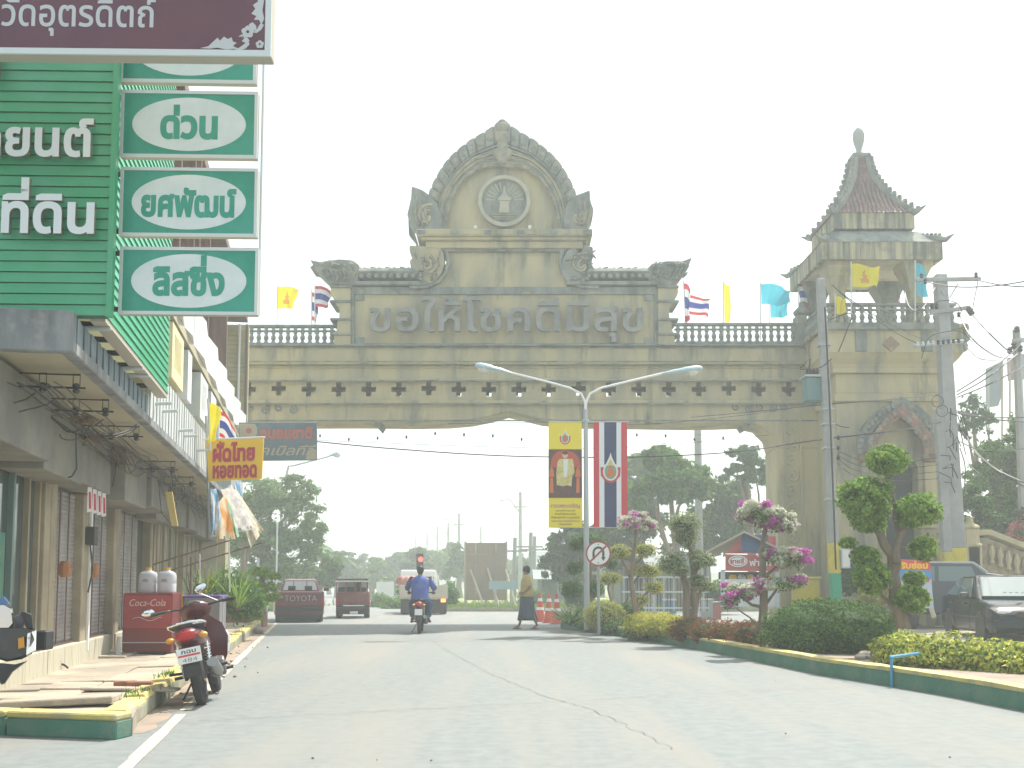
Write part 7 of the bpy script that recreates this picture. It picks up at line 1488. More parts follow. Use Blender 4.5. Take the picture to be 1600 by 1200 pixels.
garment(wm, 'sarong', SAR, [(0, 0, .15, .17, .96), (0, 0, .185, .19, .84), (.0, 0, .2, .18, .6), (.01, 0, .24, .17, .4), (.015, 0, .275, .17, .23)], n=28, fold=.07, seed=3)
for (x, y) in ((-.26, .07), (.22, -.07)):
    mb = MB(); mb.ball((x, y, .018), (.14, .055, .018), 12, 6); mb.build('sandal', mat('sandal_brown', (.12, .07, .05), .7) if 'sandal_brown' not in bpy.data.materials else bpy.data.materials['sandal_brown'], wm, smooth=True)
# rider
q = G(655, 990); rb = motorcycle('maroon motorbike being ridden away down the middle of the road', (q.x, q.y, .004), R(2))
rd = thing('person', 'motorcyclist in a blue shirt and jeans riding away, seen from behind', 'person', (q.x, q.y, .004), R(2))
J = dict(pel=(0, .2, .86), wa=(0, .22, 1.0), ch=(0, .28, 1.22), nk=(0, .32, 1.38), hd0=(0, .34, 1.44), hd=(0, .36, 1.52), ht=(0, .36, 1.6), nose=(0, .45, 1.5),
    hl=(-.1, .22, .84), kl=(-.22, .62, .74), al=(-.2, .62, .34), tl=(-.22, .74, .28), hr=(.1, .22, .84), kr=(.22, .62, .74), ar=(.2, .62, .34), tr=(.22, .74, .28),
    sl=(-.19, .3, 1.33), el=(-.33, .5, 1.12), lw=(-.31, .78, 1.02), sr=(.19, .3, 1.33), er=(.34, .48, 1.12), rw=(.31, .78, 1.02))
E_l = [('pel', 'wa'), ('wa', 'ch'), ('ch', 'nk'), ('nk', 'hd0'), ('hd0', 'hd'), ('hd', 'ht'), ('hd', 'nose'), ('pel', 'hl'), ('hl', 'kl'), ('kl', 'al'), ('al', 'tl'), ('pel', 'hr'), ('hr', 'kr'), ('kr', 'ar'), ('ar', 'tr'), ('ch', 'sl'), ('sl', 'el'), ('el', 'lw'), ('ch', 'sr'), ('sr', 'er'), ('er', 'rw')]
hand(J, E_l, Rr, 'l', J['lw'], (0, 1, -.2), (-1, 0, 0), (0, 0, -1)); hand(J, E_l, Rr, 'r', J['rw'], (0, 1, -.2), (1, 0, 0), (0, 0, -1))
skin('body', J, E_l, Rr, rd, SKN); head(rd, (0, .36, 1.535), (0, 1, 0))
BSH = mat('shirt_blue', (.06, .10, .34), .85, col2=(.09, .14, .40), sc=5); JEAN = mat('jeans_blue', (.06, .09, .16), .9, col2=(.08, .12, .2), sc=8)
garment(rd, 'shirt', BSH, [(0, .32, .07, .07, 1.42), (0, .31, .16, .12, 1.37), (0, .28, .225, .16, 1.28), (0, .26, .225, .17, 1.12), (0, .22, .21, .17, .98), (0, .18, .22, .18, .86), (0, .16, .22, .18, .8)], n=24, fold=.05, seed=9)
for a, b, c_ in (('sl', 'el', 'lw'), ('sr', 'er', 'rw')):
    p0, p1, p2 = Vector(J[a]), Vector(J[b]), Vector(J[c_]); mb = MB(); mb.tube([p0 * 1.0, p0.lerp(p1, .5), p1, p1.lerp(p2, .2)], [.085, .08, .07, .068], 12, cap=False); mb.build('sleeve', BSH, rd, smooth=True)
for a, b, c_ in (('hl', 'kl', 'al'), ('hr', 'kr', 'ar')):
    p0, p1, p2 = Vector(J[a]), Vector(J[b]), Vector(J[c_]); mb = MB(); mb.tube([p0 - (p1 - p0) * .1, p0.lerp(p1, .5), p1, p1.lerp(p2, .5), p2 + Vector((0, 0, .05))], [.12, .1, .085, .075, .07], 12, cap=False); mb.build('trouser_leg', JEAN, rd, smooth=True)
for x in (-.22, .22): mb = MB(); mb.ball((x, .7, .27), (.05, .13, .035), 10, 6); mb.build('sandal', bpy.data.materials['sandal_brown'], rd, smooth=True)
# ============================================================ STREET THINGS BEYOND
def cone(px, py, Y, label):
    p = P(px, py, Y); t = thing('traffic_cone', label, 'traffic cone', (p.x, Y, .0), 0, 'traffic cones by the tip of the median'); h = .92
    O = mat('cone_orange', (.55, .10, .05), .7) if 'cone_orange' not in bpy.data.materials else bpy.data.materials['cone_orange']
    mb = MB(); mb.bb((-.2, -.2, 0.005), (.2, .2, .04)); mb.build('base', O, t, bev=.01); mb = MB(); mb.lathe([(.17, .04), (.035, h), (.0, h)], (0, 0, 0), 16); mb.build('cone_body', O, t, smooth=True)
    for z0, z1 in ((.38, .47), (.66, .76)): f = lambda z: .17 - (.135) * (z - .04) / (h - .04) + .004; mb = MB(); mb.lathe([(f(z0), z0), (f(z1), z1)], (0, 0, 0), 16); mb.build('reflective_band', WHITE, t, smooth=True)
for i, (x, Y, l) in enumerate(((844, 34, 'traffic cone right behind the walking woman'), (858, 33, 'middle traffic cone of the three'), (870, 32.3, 'traffic cone nearest the median tip'))): cone(x, 975, Y, l)
def boardat(name, label, cat, pts, Y, m, legs=(), th=.06, nm='panel'):
    cx = sum(p[0] for p in pts) / len(pts); t = thing(name, label, cat, (P(cx, 900, Y).x, Y, 0)); mb = MB(); mb.prism([gp(x, y, Y) for x, y in pts], Y, Y + th); mb.build(nm, m, t, W)
    for (x0, y0, x1, y1) in legs: mb = MB(); mb.tube([P(x0, y0, Y - .03), P(x1, y1, Y - .03)], .05, 5); mb.build('leg', FRMB, t, W)
    return t
bbm = mat('billboard_back', (.34, .26, .19), .85, col2=(.26, .23, .21), sc=.8, stretch=(1, 1, .5))
Yb = 50.0; bt = thing('billboard', 'large brown back of a billboard propped by slanting poles beyond the junction', 'billboard', (P(759, 900, Yb).x, Yb, 0))
for i in range(4):
    for j in range(5):
        x0 = 728 + i * 15.7; y0 = 848 + j * 18; mb = MB(); mb.prism([gp(x0, y0, Yb), gp(x0 + 15.4, y0, Yb), gp(x0 + 15.4, y0 + 17.8, Yb), gp(x0, y0 + 17.8, Yb)], Yb + .01 * ((i + j) % 2), Yb + .05); mb.build('sheet_panel', bbm, bt, W)
for (a, b) in (((727, 846), (727, 955)), ((791, 846), (791, 955)), ((759, 848), (759, 955))): mb = MB(); mb.tube([P(*a, Yb + .1), P(*b, Yb + .1)], .06, 5); mb.build('post', FRMB, bt, W)
for (a, b) in (((735, 890), (757, 950)), ((762, 888), (780, 950)), ((790, 890), (806, 948))): mb = MB(); mb.tube([P(*a, Yb), P(*b, Yb - 1.2)], .05, 5); mb.build('brace', FRMB, bt, W)
boardat('road_sign', 'pale blue horizontal road sign on posts in front of the brown billboard', 'road sign', [(764, 908), (808, 908), (808, 921), (764, 921)], 48, mat('pale_blue_sign', (.28, .42, .46), .6), [(774, 921, 774, 955), (798, 921, 798, 955)])
boardat('notice_board', 'small white board among the bushes left of the truck', 'board', [(588, 909), (615, 909), (615, 934), (588, 934)], 58, WHITE, [(592, 934, 592, 950), (611, 934, 611, 950)])
# traffic light above the rider's head
tl_ = thing('traffic_light', 'dark traffic light showing red, on a pole beyond the motorcyclist', 'traffic light', tuple(P(656, 950, 46)))
mb = MB(); a = P(656, 880, 46); mb.box((a.x, 46, a.z), (.3, .2, .85)); mb.build('housing', BLK, tl_, W, bev=.03); mb = MB(); mb.tube([(a.x, 46.1, 0), (a.x, 46.1, a.z)], .05, 6); mb.build('pole', STEEL, tl_, W)
c = P(657, 874, 45.88); mb = MB(); mb.ball(c, (.11, .04, .11), 10, 7); mb.build('red_lamp', mat('lamp_red', (.8, .05, .04), .3, emit=((1, .08, .05), 2)), tl_, W)
for y in (881, 888): mb = MB(); mb.ball(P(657, y, 45.88), (.1, .03, .1), 10, 7); mb.build('unlit_lamp', DARK, tl_, W)
# utility poles receding
def upole(label, px, pyt, Y, r=.16, arm=True, side=-1, lampy=True, top=None):
    p = P(px, 912, Y); z = P(px, pyt, Y).z; t = thing('utility_pole', label, 'utility pole', (p.x, Y, 0), 0, 'utility poles receding beyond the junction')
    mb = MB(); mb.tube([(0, 0, 0), (0, 0, z)], [r * 1.25, r * .85], 6); mb.build('pole', POLE, t, smooth=True)
    if lampy: mb = MB(); mb.tube([(0, 0, z * .8), (side * .9, 0, z * .93), (side * 1.8, 0, z * .92)], .05, 5); mb.build('lamp_arm', POLE, t)
    if arm: mb = MB(); mb.box((0, 0, z * .86), (1.2, .1, .1)); mb.build('crossarm', POLE, t)
nth = ['nearest tall', 'second', 'third', 'fourth', 'fifth', 'sixth', 'seventh', 'eighth', 'ninth', 'tenth', 'eleventh', 'twelfth']
for i, (x, y, Y) in enumerate(((813, 769, 90), (717, 802, 116), (700, 817, 134), (751, 823, 143), (683, 823, 145), (667, 833, 160), (649, 839, 175), (617, 853, 200), (578, 857, 225))): upole(nth[i] + ' concrete utility pole in the row beyond the junction, counted by height', x, y, Y)
for i, (x, y, Y, lb_) in enumerate(((802, 840, 60, 'short pole with a crossbar left of the walking woman'), (827, 832, 62, 'leaning short pole right of the tall utility pole'), (833, 838, 64, 'short pole with a wide crossbar by the shed roofs'))):
    t = thing('wooden_pole', lb_, 'pole', (P(x, 900, Y).x, Y, 0)); z = P(x, y, Y).z; mb = MB(); mb.tube([(0, 0, 0), (.1, 0, z)], [.14, .11], 6); mb.build('pole', POLE, t)
    mb = MB(); mb.box((0, -.1, z * .8), (1.6, .1, .1)); mb.build('crossbar', POLE, t)
pbh = thing('utility_pole', 'concrete pole seen behind the beam through the gateway opening, right half', 'utility pole', (P(1090, 700, 50).x, 50, 0)); mb = MB(); mb.tube([(P(1090, 700, 50).x, 50, 0), (P(1090, 640, 50).x, 50, P(1090, 610, 50).z)], [.2, .16], 6); mb.build('pole', POLE, pbh, W)
# street lamps left
def slamp(label, px, y_top, Y, hx, hy, y_b=905):
    t = thing('street_lamp', label, 'street lamp', (P(px, 900, Y).x, Y, 0), 0, 'single arm street lamps on the left'); x = P(px, 900, Y).x; z = P(px, y_top + 12, Y).z
    mb = MB(); mb.tube([(x, Y, 0), (x, Y, z), (x + .1, Y, z + .5), tuple(P(px + 12, y_top - 2, Y)), tuple(P(hx - 16, hy + 5, Y))], [.1, .07, .06, .05, .04], 7); mb.build('post', STEEL, t, W, smooth=True); lamphead(t, P(hx - 18, hy + 5, Y), P(hx, hy, Y), .22)
slamp('taller single arm street lamp left of the gateway opening', 445, 730, 58, 531, 708); slamp('lower single arm street lamp behind the taller one', 437, 775, 72, 503, 761)
mb = MB()
for i, (x, Y) in enumerate(((438, 60), (432, 50), (403, 32))):
    t = thing('slim_post', ['slim white post left of the taller street lamp', 'slim grey post in front of the big left tree', 'slim white post behind the cloud pruned tree'][i], 'post', (P(x, 900, Y).x, Y, 0)); mb = MB(); mb.tube([(0, 0, 0), (0, 0, P(x, 815 if i < 2 else 872, Y).z)], .045, 6); mb.build('post', FRM, t)
# sheds right of the billboard
SH = mat('shed_roof', (.22, .26, .26), .7, col2=(.15, .18, .19), sc=.8); SHW = mat('shed_wall', (.16, .2, .2), .8, col2=(.24, .26, .22), sc=1)
def shed(label, x0, x1, yr, ye, Y, m=SH, dep=4, group=None):
    t = thing('shed', label, 'shed', (P((x0 + x1) / 2, 900, Y).x, Y, 0)); a, b = P(x0, ye, Y), P(x1, ye, Y); r_ = P((x0 + x1) / 2, yr, Y + dep / 2)
    mb = MB(); mb.bb((a.x + .3, Y + .3, 0), (b.x - .3, Y + dep, a.z)); mb.build('wall', SHW, t, W); mb = MB(); mb.loft([[(a.x, Y, a.z), (a.x, Y + dep / 2, r_.z), (a.x, Y + dep, a.z), (a.x, Y + dep / 2, r_.z - .12)], [(b.x, Y, b.z), (b.x, Y + dep / 2, r_.z), (b.x, Y + dep, b.z), (b.x, Y + dep / 2, r_.z - .12)]]); mb.build('roof', m, t, W)
    n = max(2, int((b.x - a.x) / 1.6))
    for i in range(n): x = a.x + .4 + i * (b.x - a.x - .8) / (n - 1 if n > 1 else 1); mb = MB(); mb.bb((x - .06, Y + .1, 0), (x + .06, Y + .22, a.z)); mb.build('post', POLE, t, W)
    return t
shed('low shed with sagging grey roof right of the tall utility pole', 833, 884, 890, 905, 56); shed('higher long shed roof behind the low one', 828, 905, 862, 885, 66); shed('small far house with pale roof behind the U turn sign', 962, 1010, 858, 872, 54, mat('house_roof', (.4, .33, .26), .8)); shed('open market roof behind the bougainvillea', 1010, 1120, 868, 885, 50, SH)
# kiosk
Yk = 31.0; ks = thing('food_kiosk', 'food kiosk with red and blue gable roof and a red sign bearing a white oval', 'kiosk', (P(1170, 940, Yk).x, Yk, 0))
KR = mat('kiosk_red', (.42, .05, .06), .6, col2=(.5, .12, .1), sc=2); KB = mat('kiosk_blue', (.03, .12, .32), .6)
kp = lambda pts, y0, y1, m, nm: (lambda mb: (mb.prism([gp(x, y, Yk) for x, y in pts], y0, y1), mb.build(nm, m, ks, W))[1])(MB())
kp([(1130, 865), (1160, 838), (1212, 838), (1212, 865)], Yk + .01, Yk + .05, KR, 'gable_panel'); kp([(1159, 862), (1159, 836), (1200, 836), (1200, 864)], Yk - .02, Yk + .005, KB, 'gable_blue')
mb = MB(); a, b = P(1100, 863, Yk - .4), P(1163, 829, Yk - .4); a2, b2 = P(1118, 864, Yk + 2), P(1172, 836, Yk + 2); mb.loft([[a, b, b2, a2], [v + Vector((0, 0, -.06)) for v in (a, b, b2, a2)]]); mb.build('roof', CRM, ks, W)
mb = MB(); a, b = P(1163, 829, Yk - .4), P(1222, 858, Yk - .4); a2, b2 = P(1172, 836, Yk + 2), P(1226, 862, Yk + 2); mb.loft([[a, b, b2, a2], [v + Vector((0, 0, -.06)) for v in (a, b, b2, a2)]]); mb.build('roof', CRM, ks, W)
kp([(1133, 866), (1216, 868), (1216, 893), (1133, 892)], Yk - .08, Yk - .03, KR, 'sign_panel'); kp(ell(1152, 877, 15, 9), Yk - .095, Yk - .082, WHITE, 'sign_oval'); kp(ell(1152, 877, 13, 7.2), Yk - .099, Yk - .096, KR, 'sign_ring'); kp(ell(1152, 877, 12, 6.2), Yk - .103, Yk - .1, WHITE, 'sign_oval')
kk = mpp(Yk, 880); text('ฟาสท์', ks, P(1171, 884, Yk - .085), (PRT, PRT), h=8 * kk, wd=34 * kk, bold=.03, depth=.003, fr=W); text('ชายสี่', ks, P(1141.5, 880, Yk - .106), (KR, KR), h=5 * kk, wd=21 * kk, bold=.04, depth=.003, fr=W)
kp([(1136, 905), (1216, 905), (1216, 948), (1136, 948)], Yk + .05, Yk + .1, WHITE, 'counter')
kp([(1127, 890), (1133, 890), (1133, 948), (1127, 948)], Yk, Yk + .1, FRM, 'post'); kp([(1212, 890), (1218, 890), (1218, 948), (1212, 948)], Yk, Yk + .1, FRM, 'post'); kp([(1133, 893), (1212, 893), (1212, 905), (1133, 905)], Yk + .9, Yk + 1, DARK, 'inside_wall')
for i in range(5): mb = MB(); c = P(1145 + i * 14, 903, Yk + .3); mb.lathe([(.1, 0), (.12, .12), (.06, .2)], (c.x, c.y, c.z - .1), 8); mb.build('food_pot', ALU if i % 2 else JCAP, ks, W)
# white gate fence and stall goods behind the topiaries
fn = thing('metal_fence', 'pale metal bar fence behind the topiary trees', 'fence', (P(1020, 940, 34).x, 34, 0))
for i in range(26): mb = MB(); mb.tube([P(975 + i * 5.2, 955, 34), P(975 + i * 5.2, 901, 34)], .016, 4); mb.build('bar', BLK if i % 3 else FRM, fn, W)
for y in (902, 925, 950): mb = MB(); mb.tube([P(972, y, 34), P(1108, y, 34)], .03, 5); mb.build('rail', FRM, fn, W)
gdm = [mat('goods_a', (.4, .42, .42), .7), mat('goods_b', (.15, .25, .35), .7), mat('goods_c', (.4, .15, .12), .7)]
for i, (x, w_, h_, m_) in enumerate(((1015, 22, 40, 0), (1048, 18, 30, 1), (1105, 20, 30, 0), (1120, 14, 26, 2))):
    t = thing('stall_crate', ['grey stall cabinet behind the fence', 'blue box behind the fence', 'white cold box left of the kiosk', 'small red box beside the kiosk'][i], 'box', (P(x, 950, 36).x, 36, 0)); k = mpp(36, 940); mb = MB(); mb.bb((-w_ * k / 2, 0, 0), (w_ * k / 2, .5, h_ * k)); mb.build('case', gdm[m_], t, bev=.03); mb = MB(); mb.bb((-w_ * k / 2 - .02, -.02, h_ * k), (w_ * k / 2 + .02, .52, h_ * k + .05)); mb.build('lid', ALU, t)
yb_ = thing('yellow_cabinet', 'yellow metal cabinet standing at the foot of the gateway pillar', 'cabinet', (P(1262, 955, 28).x, 28, 0)); a, b = P(1246, 950, 28), P(1281, 904, 28); mb = MB(); mb.bb((a.x, 28, .05), (b.x, 28.6, b.z)); mb.build('body', mat('cabinet_yellow', (.5, .42, .02), .6, col2=(.42, .36, .05), sc=2), yb_, W, bev=.02); mb = MB(); mb.bb((a.x - .04, 27.95, b.z), (b.x + .04, 28.65, b.z + .05)); mb.build('top', POLY, yb_, W)
dk_ = boardat('repair_sign', 'tilted red blue and white repair shop sign half hidden by the tall topiary', 'sign', [(1403, 874), (1453, 876), (1459, 950), (1402, 952)], 22.5, mat('board_pale', (.42, .48, .55), .6), [(1455, 950, 1460, 965), (1406, 950, 1404, 965)])
Yr = 22.5
def rsp(pts, m, nm, d): mb = MB(); mb.prism([gp(x, y, Yr - d) for x, y in pts], Yr - d, Yr - d + .003); mb.build(nm, m, dk_, W)
rsp([(1403, 874.5), (1453, 876.5), (1454.5, 891), (1403, 890)], RED, 'sign_band', .004); rsp([(1403, 890), (1454.5, 891), (1455.6, 905), (1430, 908), (1403, 902)], mat('sign_blue', (.05, .25, .5), .6), 'sign_blue_area', .004)
kk = mpp(Yr, 885); text('รับซ่อม', dk_, P(1407, 888, Yr - .01), (SYEL, SYEL), h=7.5 * kk, wd=43 * kk, bold=.05, depth=.003, fr=W)
text('ล้อ', dk_, P(1440, 909, Yr - .01), (RED, RED), h=6 * kk, wd=12 * kk, bold=.05, depth=.003, fr=W); text('รถ', dk_, P(1440, 933, Yr - .01), (RED, RED), h=6.5 * kk, wd=13 * kk, bold=.05, depth=.003, fr=W); rsp(ell(1446, 943, 7, 3.5), DK, 'sign_tyre', .006)
lg = thing('fallen_log', 'pale concrete beam lying behind the dark hedge', 'beam', tuple(P(1285, 951, 24))); mb = MB(); mb.tube([P(1255, 945, 24), P(1325, 952, 23.6)], .06, 8); mb.build('beam', POLE, lg, W)
# ============================================================ RIGHT UTILITY POLES AND CABLES
LN = .024
def rpole(name, label, px, pyb, pyt, Y, r0, r1, yb0=None, yb1=None, yb2=None):
    p = P(px, pyb, Y); zt_ = P(px, pyt, Y).z; t = thing(name, label, 'utility pole', (p.x, Y, .0)); zz = lambda y: P(px, y, Y).z
    cuts = [(0, POLG)] if yb0 else []
    if yb0:
        z1, z2 = zz(yb1), zz(yb0); f = lambda z: r0 + (r1 - r0) * z / zt_
        for a, b, m_, nm in ((0, z1, POLG, 'green_band'), (z1, z2, POLY, 'yellow_band'), (z2, zt_, POLE, 'shaft')):
            mb = MB(); h0, h1 = f(a), f(b); mb.loft([[(x * h_ - LN * z, y * h_, z) for x, y in ((-1, -1), (1, -1), (1, 1), (-1, 1))] for h_, z in ((h0, a), (h1, b))]); mb.build(nm, m_, t, bev=.015)
    else: mb = MB(); mb.loft([[(-h0, -h0, a), (h0, -h0, a), (h0, h0, a), (-h0, h0, a)] for h0, a in ((r0, 0), (r1, zt_))]); mb.build('shaft', POLE, t, bev=.015)
    return t
pA = rpole('utility_pole', 'square concrete pole with yellow and green painted base right of the median', 1308, 955, 436, 23.5, .115, .085, 848, 896)
pB = rpole('utility_pole', 'thicker right hand concrete pole with two crossarms and a yellow base', 1499, 930, 430, 30.0, .225, .155, 856, 905)
pC = rpole('utility_pole', 'shorter dark pole wrapped in cable just left of the thick right pole', 1484, 930, 640, 29.5, .13, .11, 862, 905)
mb = MB(); mb.tube([P(1306, 890, 23.3), P(1303, 800, 23.3), P(1296, 620, 23.3), P(1289, 480, 23.3)], .02, 6); mb.build('cable_run', WIRE, pA, W)
for y in (540, 640, 663, 700, 780): mb = MB(); x = 1308 - (955 - y) * .0505; c = P(x, y, 23.5); mb.box(c, (.27, .27, .04)); mb.build('clamp', STEEL, pA, W)
bx_ = thing('meter_cabinet', 'small grey cabinet strapped to the yellow and green pole', 'cabinet', tuple(P(1320, 888, 23.4))); a, b = P(1313, 888, 23.4), P(1326, 858, 23.4); mb = MB(); mb.bb((a.x, 23.3, a.z), (b.x, 23.5, b.z)); mb.build('case', mat('cabinet_grey', (.38, .42, .45), .5), bx_, W, bev=.01); mb = MB(); mb.bb((a.x + .02, 23.29, a.z + .03), (b.x - .02, 23.299, b.z - .03)); mb.build('door', ALU, bx_, W)
tr_ = thing('transformer_box', 'blue green box hung on the left side of the painted pole below the gateway corner', 'box', tuple(P(1273, 628, 23.6))); a, b = P(1259, 627, 23.6), P(1286, 590, 23.6); mb = MB(); mb.bb((a.x, 23.5, a.z), (b.x, 23.9, b.z)); mb.build('case', mat('box_teal', (.13, .22, .22), .6), tr_, W, bev=.02); mb = MB(); mb.bb((a.x - .03, 23.46, b.z), (b.x + .1, 23.94, b.z + .05)); mb.build('lid', STEEL, tr_, W); mb = MB(); mb.tube([P(1262, 590, 23.6), P(1266, 560, 23.6), P(1250, 575, 23.6)], .02, 5); mb.build('bushing_wire', WIRE, tr_, W)
for i in range(4):
    mb = MB(); mb.lathe([(.04, 0), (.06, .05), (.03, .08), (.05, .12), (.02, .18)], P(1262 + i * 5, 588, 23.7), 7); mb.build('bushing', BLK, tr_, W)
# crossarms on pole B
def barw(t, a, b, Y, th, nm='crossarm', m=None, dY=0): 
    A_, B_ = P(*a, Y - .2), P(*b, Y - .2 + dY); mb = MB(); d = (B_ - A_); n_ = Vector((0, 0, 1)).cross(d).normalized() * th; u = Vector((0, 0, th)); mb.loft([[A_ - n_ - u, A_ + n_ - u, A_ + n_ + u, A_ - n_ + u], [B_ - n_ - u, B_ + n_ - u, B_ + n_ + u, B_ - n_ + u]]); mb.build(nm, m or POLE, t, W, bev=.01)
barw(pB, (1430, 437), (1532, 436), 30, .055); barw(pB, (1453, 489), (1512, 481), 30, .055); mb = MB(); mb.tube([P(1512, 481, 29.8), P(1519, 491, 29.7)], .085, 8); mb.build('end_insulator', BLK, pB, W); barw(pB, (1428, 541), (1506, 533), 30, .04, 'service_rack', STEEL)
barw(pB, (1484, 465), (1497, 443), 29.9, .03, 'stay', STEEL); barw(pB, (1470, 452), (1476, 462), 29.9, .03, 'stay', STEEL)
for i in range(9):
    mb = MB(); mb.lathe([(.025, -.06), (.05, -.03), (.03, 0), (.05, .03), (.025, .07)], P(1434 + i * 8, 538 - i * .7, 29.75), 8); mb.build('insulator', BLK if i > 3 else FRM, pB, W)
for x, y in ((1446, 440), (1456, 479), (1463, 479), (1498, 492), (1440, 431), (1525, 430)):
    mb = MB(); mb.lathe([(.03, -.07), (.06, -.03), (.03, 0), (.06, .04), (.02, .09)], P(x, y, 29.75), 8); mb.build('insulator', BLK, pB, W)
for i, y in enumerate((544, 560, 575)):
    mb = MB(); mb.lathe([(.02, -.05), (.045, 0), (.02, .05)], P(1309 + 1, y + 140, 23.3), 7); mb.build('insulator', BLK, pA, W)
def cable(label, runs, r=.014, group='overhead cables on the right', name='overhead_cable'):
    p0 = P(*runs[0][0]); t = thing(name, label, 'cable', tuple(p0), 0, group)
    for pts in runs:
        pp = [P(*q) for q in pts]
        if len(pp) >= 3:       # smooth through points
            out = []
            for i in range(len(pp) - 1):
                a0 = pp[max(i - 1, 0)]; a1 = pp[i]; a2 = pp[i + 1]; a3 = pp[min(i + 2, len(pp) - 1)]
                for k in range(5): s = k / 5; out.append(.5 * ((2 * a1) + (-a0 + a2) * s + (2 * a0 - 5 * a1 + 4 * a2 - a3) * s * s + (-a0 + 3 * a1 - 3 * a2 + a3) * s ** 3))
            pp = out + [pp[-1]]
        mb = MB(); mb.tube(pp, r, 4, cap=False); mb.build('wire', WIRE, t, W)
    return t
cable('long black cable sagging from the faded sign past the banners to the right poles', [[(495, 690, 25.4), (600, 700, 25.4), (740, 710, 25.6), (856, 714, 26), (1000, 714, 26), (1150, 706, 25.5), (1240, 693, 29.5), (1296, 685, 23.6)], [(1296, 685, 23.6), (1400, 673, 24), (1470, 660, 29.4)]], .018)
cable('thin cables crossing the gateway opening below the beam', [[(495, 688, 30), (700, 696, 30), (860, 700, 30), (1000, 698, 30), (1200, 680, 30)], [(700, 662, 30), (860, 660, 30), (1000, 663, 30), (1150, 650, 30), (1300, 628, 28)], [(1130, 662, 36), (1200, 675, 36), (1225, 685, 34)], [(985, 697, 60), (1080, 662, 50)]], .008)
cable('cables running from the painted pole to the shorter pole in front of the tower', [[(1080, 652, 25), (1180, 643, 29.5), (1290, 632, 23.6), (1400, 623, 24), (1470, 616, 29.5)], [(1290, 650, 23.6), (1310, 665, 23.6), (1327, 668, 23.6)]], .012)
cable('four thin service wires between the painted pole and the shorter pole', [[(1309, 700 + i * 8, 23.5), (1340, 718 + i * 9, 23.8), (1400, 724 + i * 9, 29.1), (1465, 715 + i * 11, 29.5)] for i in range(4)], .008)
cable('wires dropping from the tower corner rack down right to the upper rack', [[(1300, 445, 23.6), (1340, 480, 24), (1400, 520, 29.5), (1432, 536, 29.8)], [(1310, 455, 23.6), (1370, 495, 24), (1440, 530, 29.8)], [(1296, 500, 23.4), (1330, 490, 23.5), (1322, 520, 23.5), (1310, 550, 23.5)], [(1300, 560, 23.4), (1280, 575, 23.4), (1250, 577, 23.5)]], .012)
cable('pair of heavy cables from the upper crossarms to the far right pole', [[(1446, 440, 29.8), (1490, 448, 24), (1560, 446, 22.5), (1640, 432, 20)], [(1528, 438, 29.8), (1570, 446, 23.5), (1640, 450, 21)], [(1519, 491, 29.7), (1545, 520, 26), (1575, 548, 29), (1590, 556, 32)], [(1500, 495, 29.7), (1520, 530, 27), (1555, 556, 30), (1580, 560, 33)]], .018)
cable('looping cables round the crossarms of the thick right pole', [[(1528, 440, 29.7), (1522, 470, 29.7), (1519, 488, 29.7)], [(1456, 478, 29.7), (1470, 470, 29.6), (1492, 472, 29.6), (1502, 484, 29.6), (1498, 494, 29.6)], [(1440, 560, 29.7), (1450, 530, 29.6), (1470, 520, 29.6), (1500, 518, 29.6), (1520, 535, 29.7)], [(1412, 445, 31), (1420, 478, 28), (1440, 483, 25), (1462, 448, 29.8)], [(1510, 542, 29.8), (1530, 560, 26), (1556, 563, 29)]], .013)
cable('bundle of service cables fanning from the thick pole down to the right', [[(1495, 612, 29.8), (1540, 583, 26), (1585, 548, 28), (1600, 530, 30)], [(1495, 617, 29.8), (1540, 592, 26), (1590, 553, 28)], [(1495, 621, 29.8), (1540, 603, 26), (1600, 573, 28), (1660, 545, 29)], [(1495, 642, 29.8), (1540, 652, 26), (1600, 652, 28), (1660, 650, 29)], [(1495, 645, 29.8), (1550, 655, 26), (1640, 662, 28)], [(1500, 690, 29.8), (1540, 705, 25), (1600, 701, 27), (1650, 699, 29)], [(1500, 650, 29.8), (1515, 690, 29.4), (1545, 725, 24), (1600, 760, 23), (1650, 790, 22)], [(1502, 640, 29.8), (1520, 700, 29.4), (1560, 735, 24), (1640, 770, 23)], [(1498, 660, 29.7), (1512, 720, 29.6), (1530, 740, 24)], [(1500, 700, 29.7), (1508, 730, 29.6), (1506, 772, 29.6)]], .016)
cw_ = thing('cable_bundle', 'dark tangled cable bundle around the top of the shorter pole', 'cables', tuple(P(1490, 690, 29.5))); rg = random.Random(8)
for i in range(15):
    c = P(1486 + rg.uniform(-6, 8), 640 + i * 8, 29.3); mb = MB(); mb.tube([c + Vector((rg.uniform(-.3, .1), 0, rg.uniform(-.2, .2))), c + Vector((0, -.1, rg.uniform(-.15, .1))), c + Vector((rg.uniform(.0, .25), 0, rg.uniform(-.4, -.1)))], .016, 4, cap=False); mb.build('wire', WIRE, cw_, W)
for cx, cy in ((1465, 627), (1472, 642)):
    mb = MB(); mb.tube([P(cx + 9 * cos(a), cy + 9 * sin(a), 29.3) for a in [2 * pi * k / 16 for k in range(17)]], .01, 4); mb.build('cable_coil', WIRE, cw_, W)
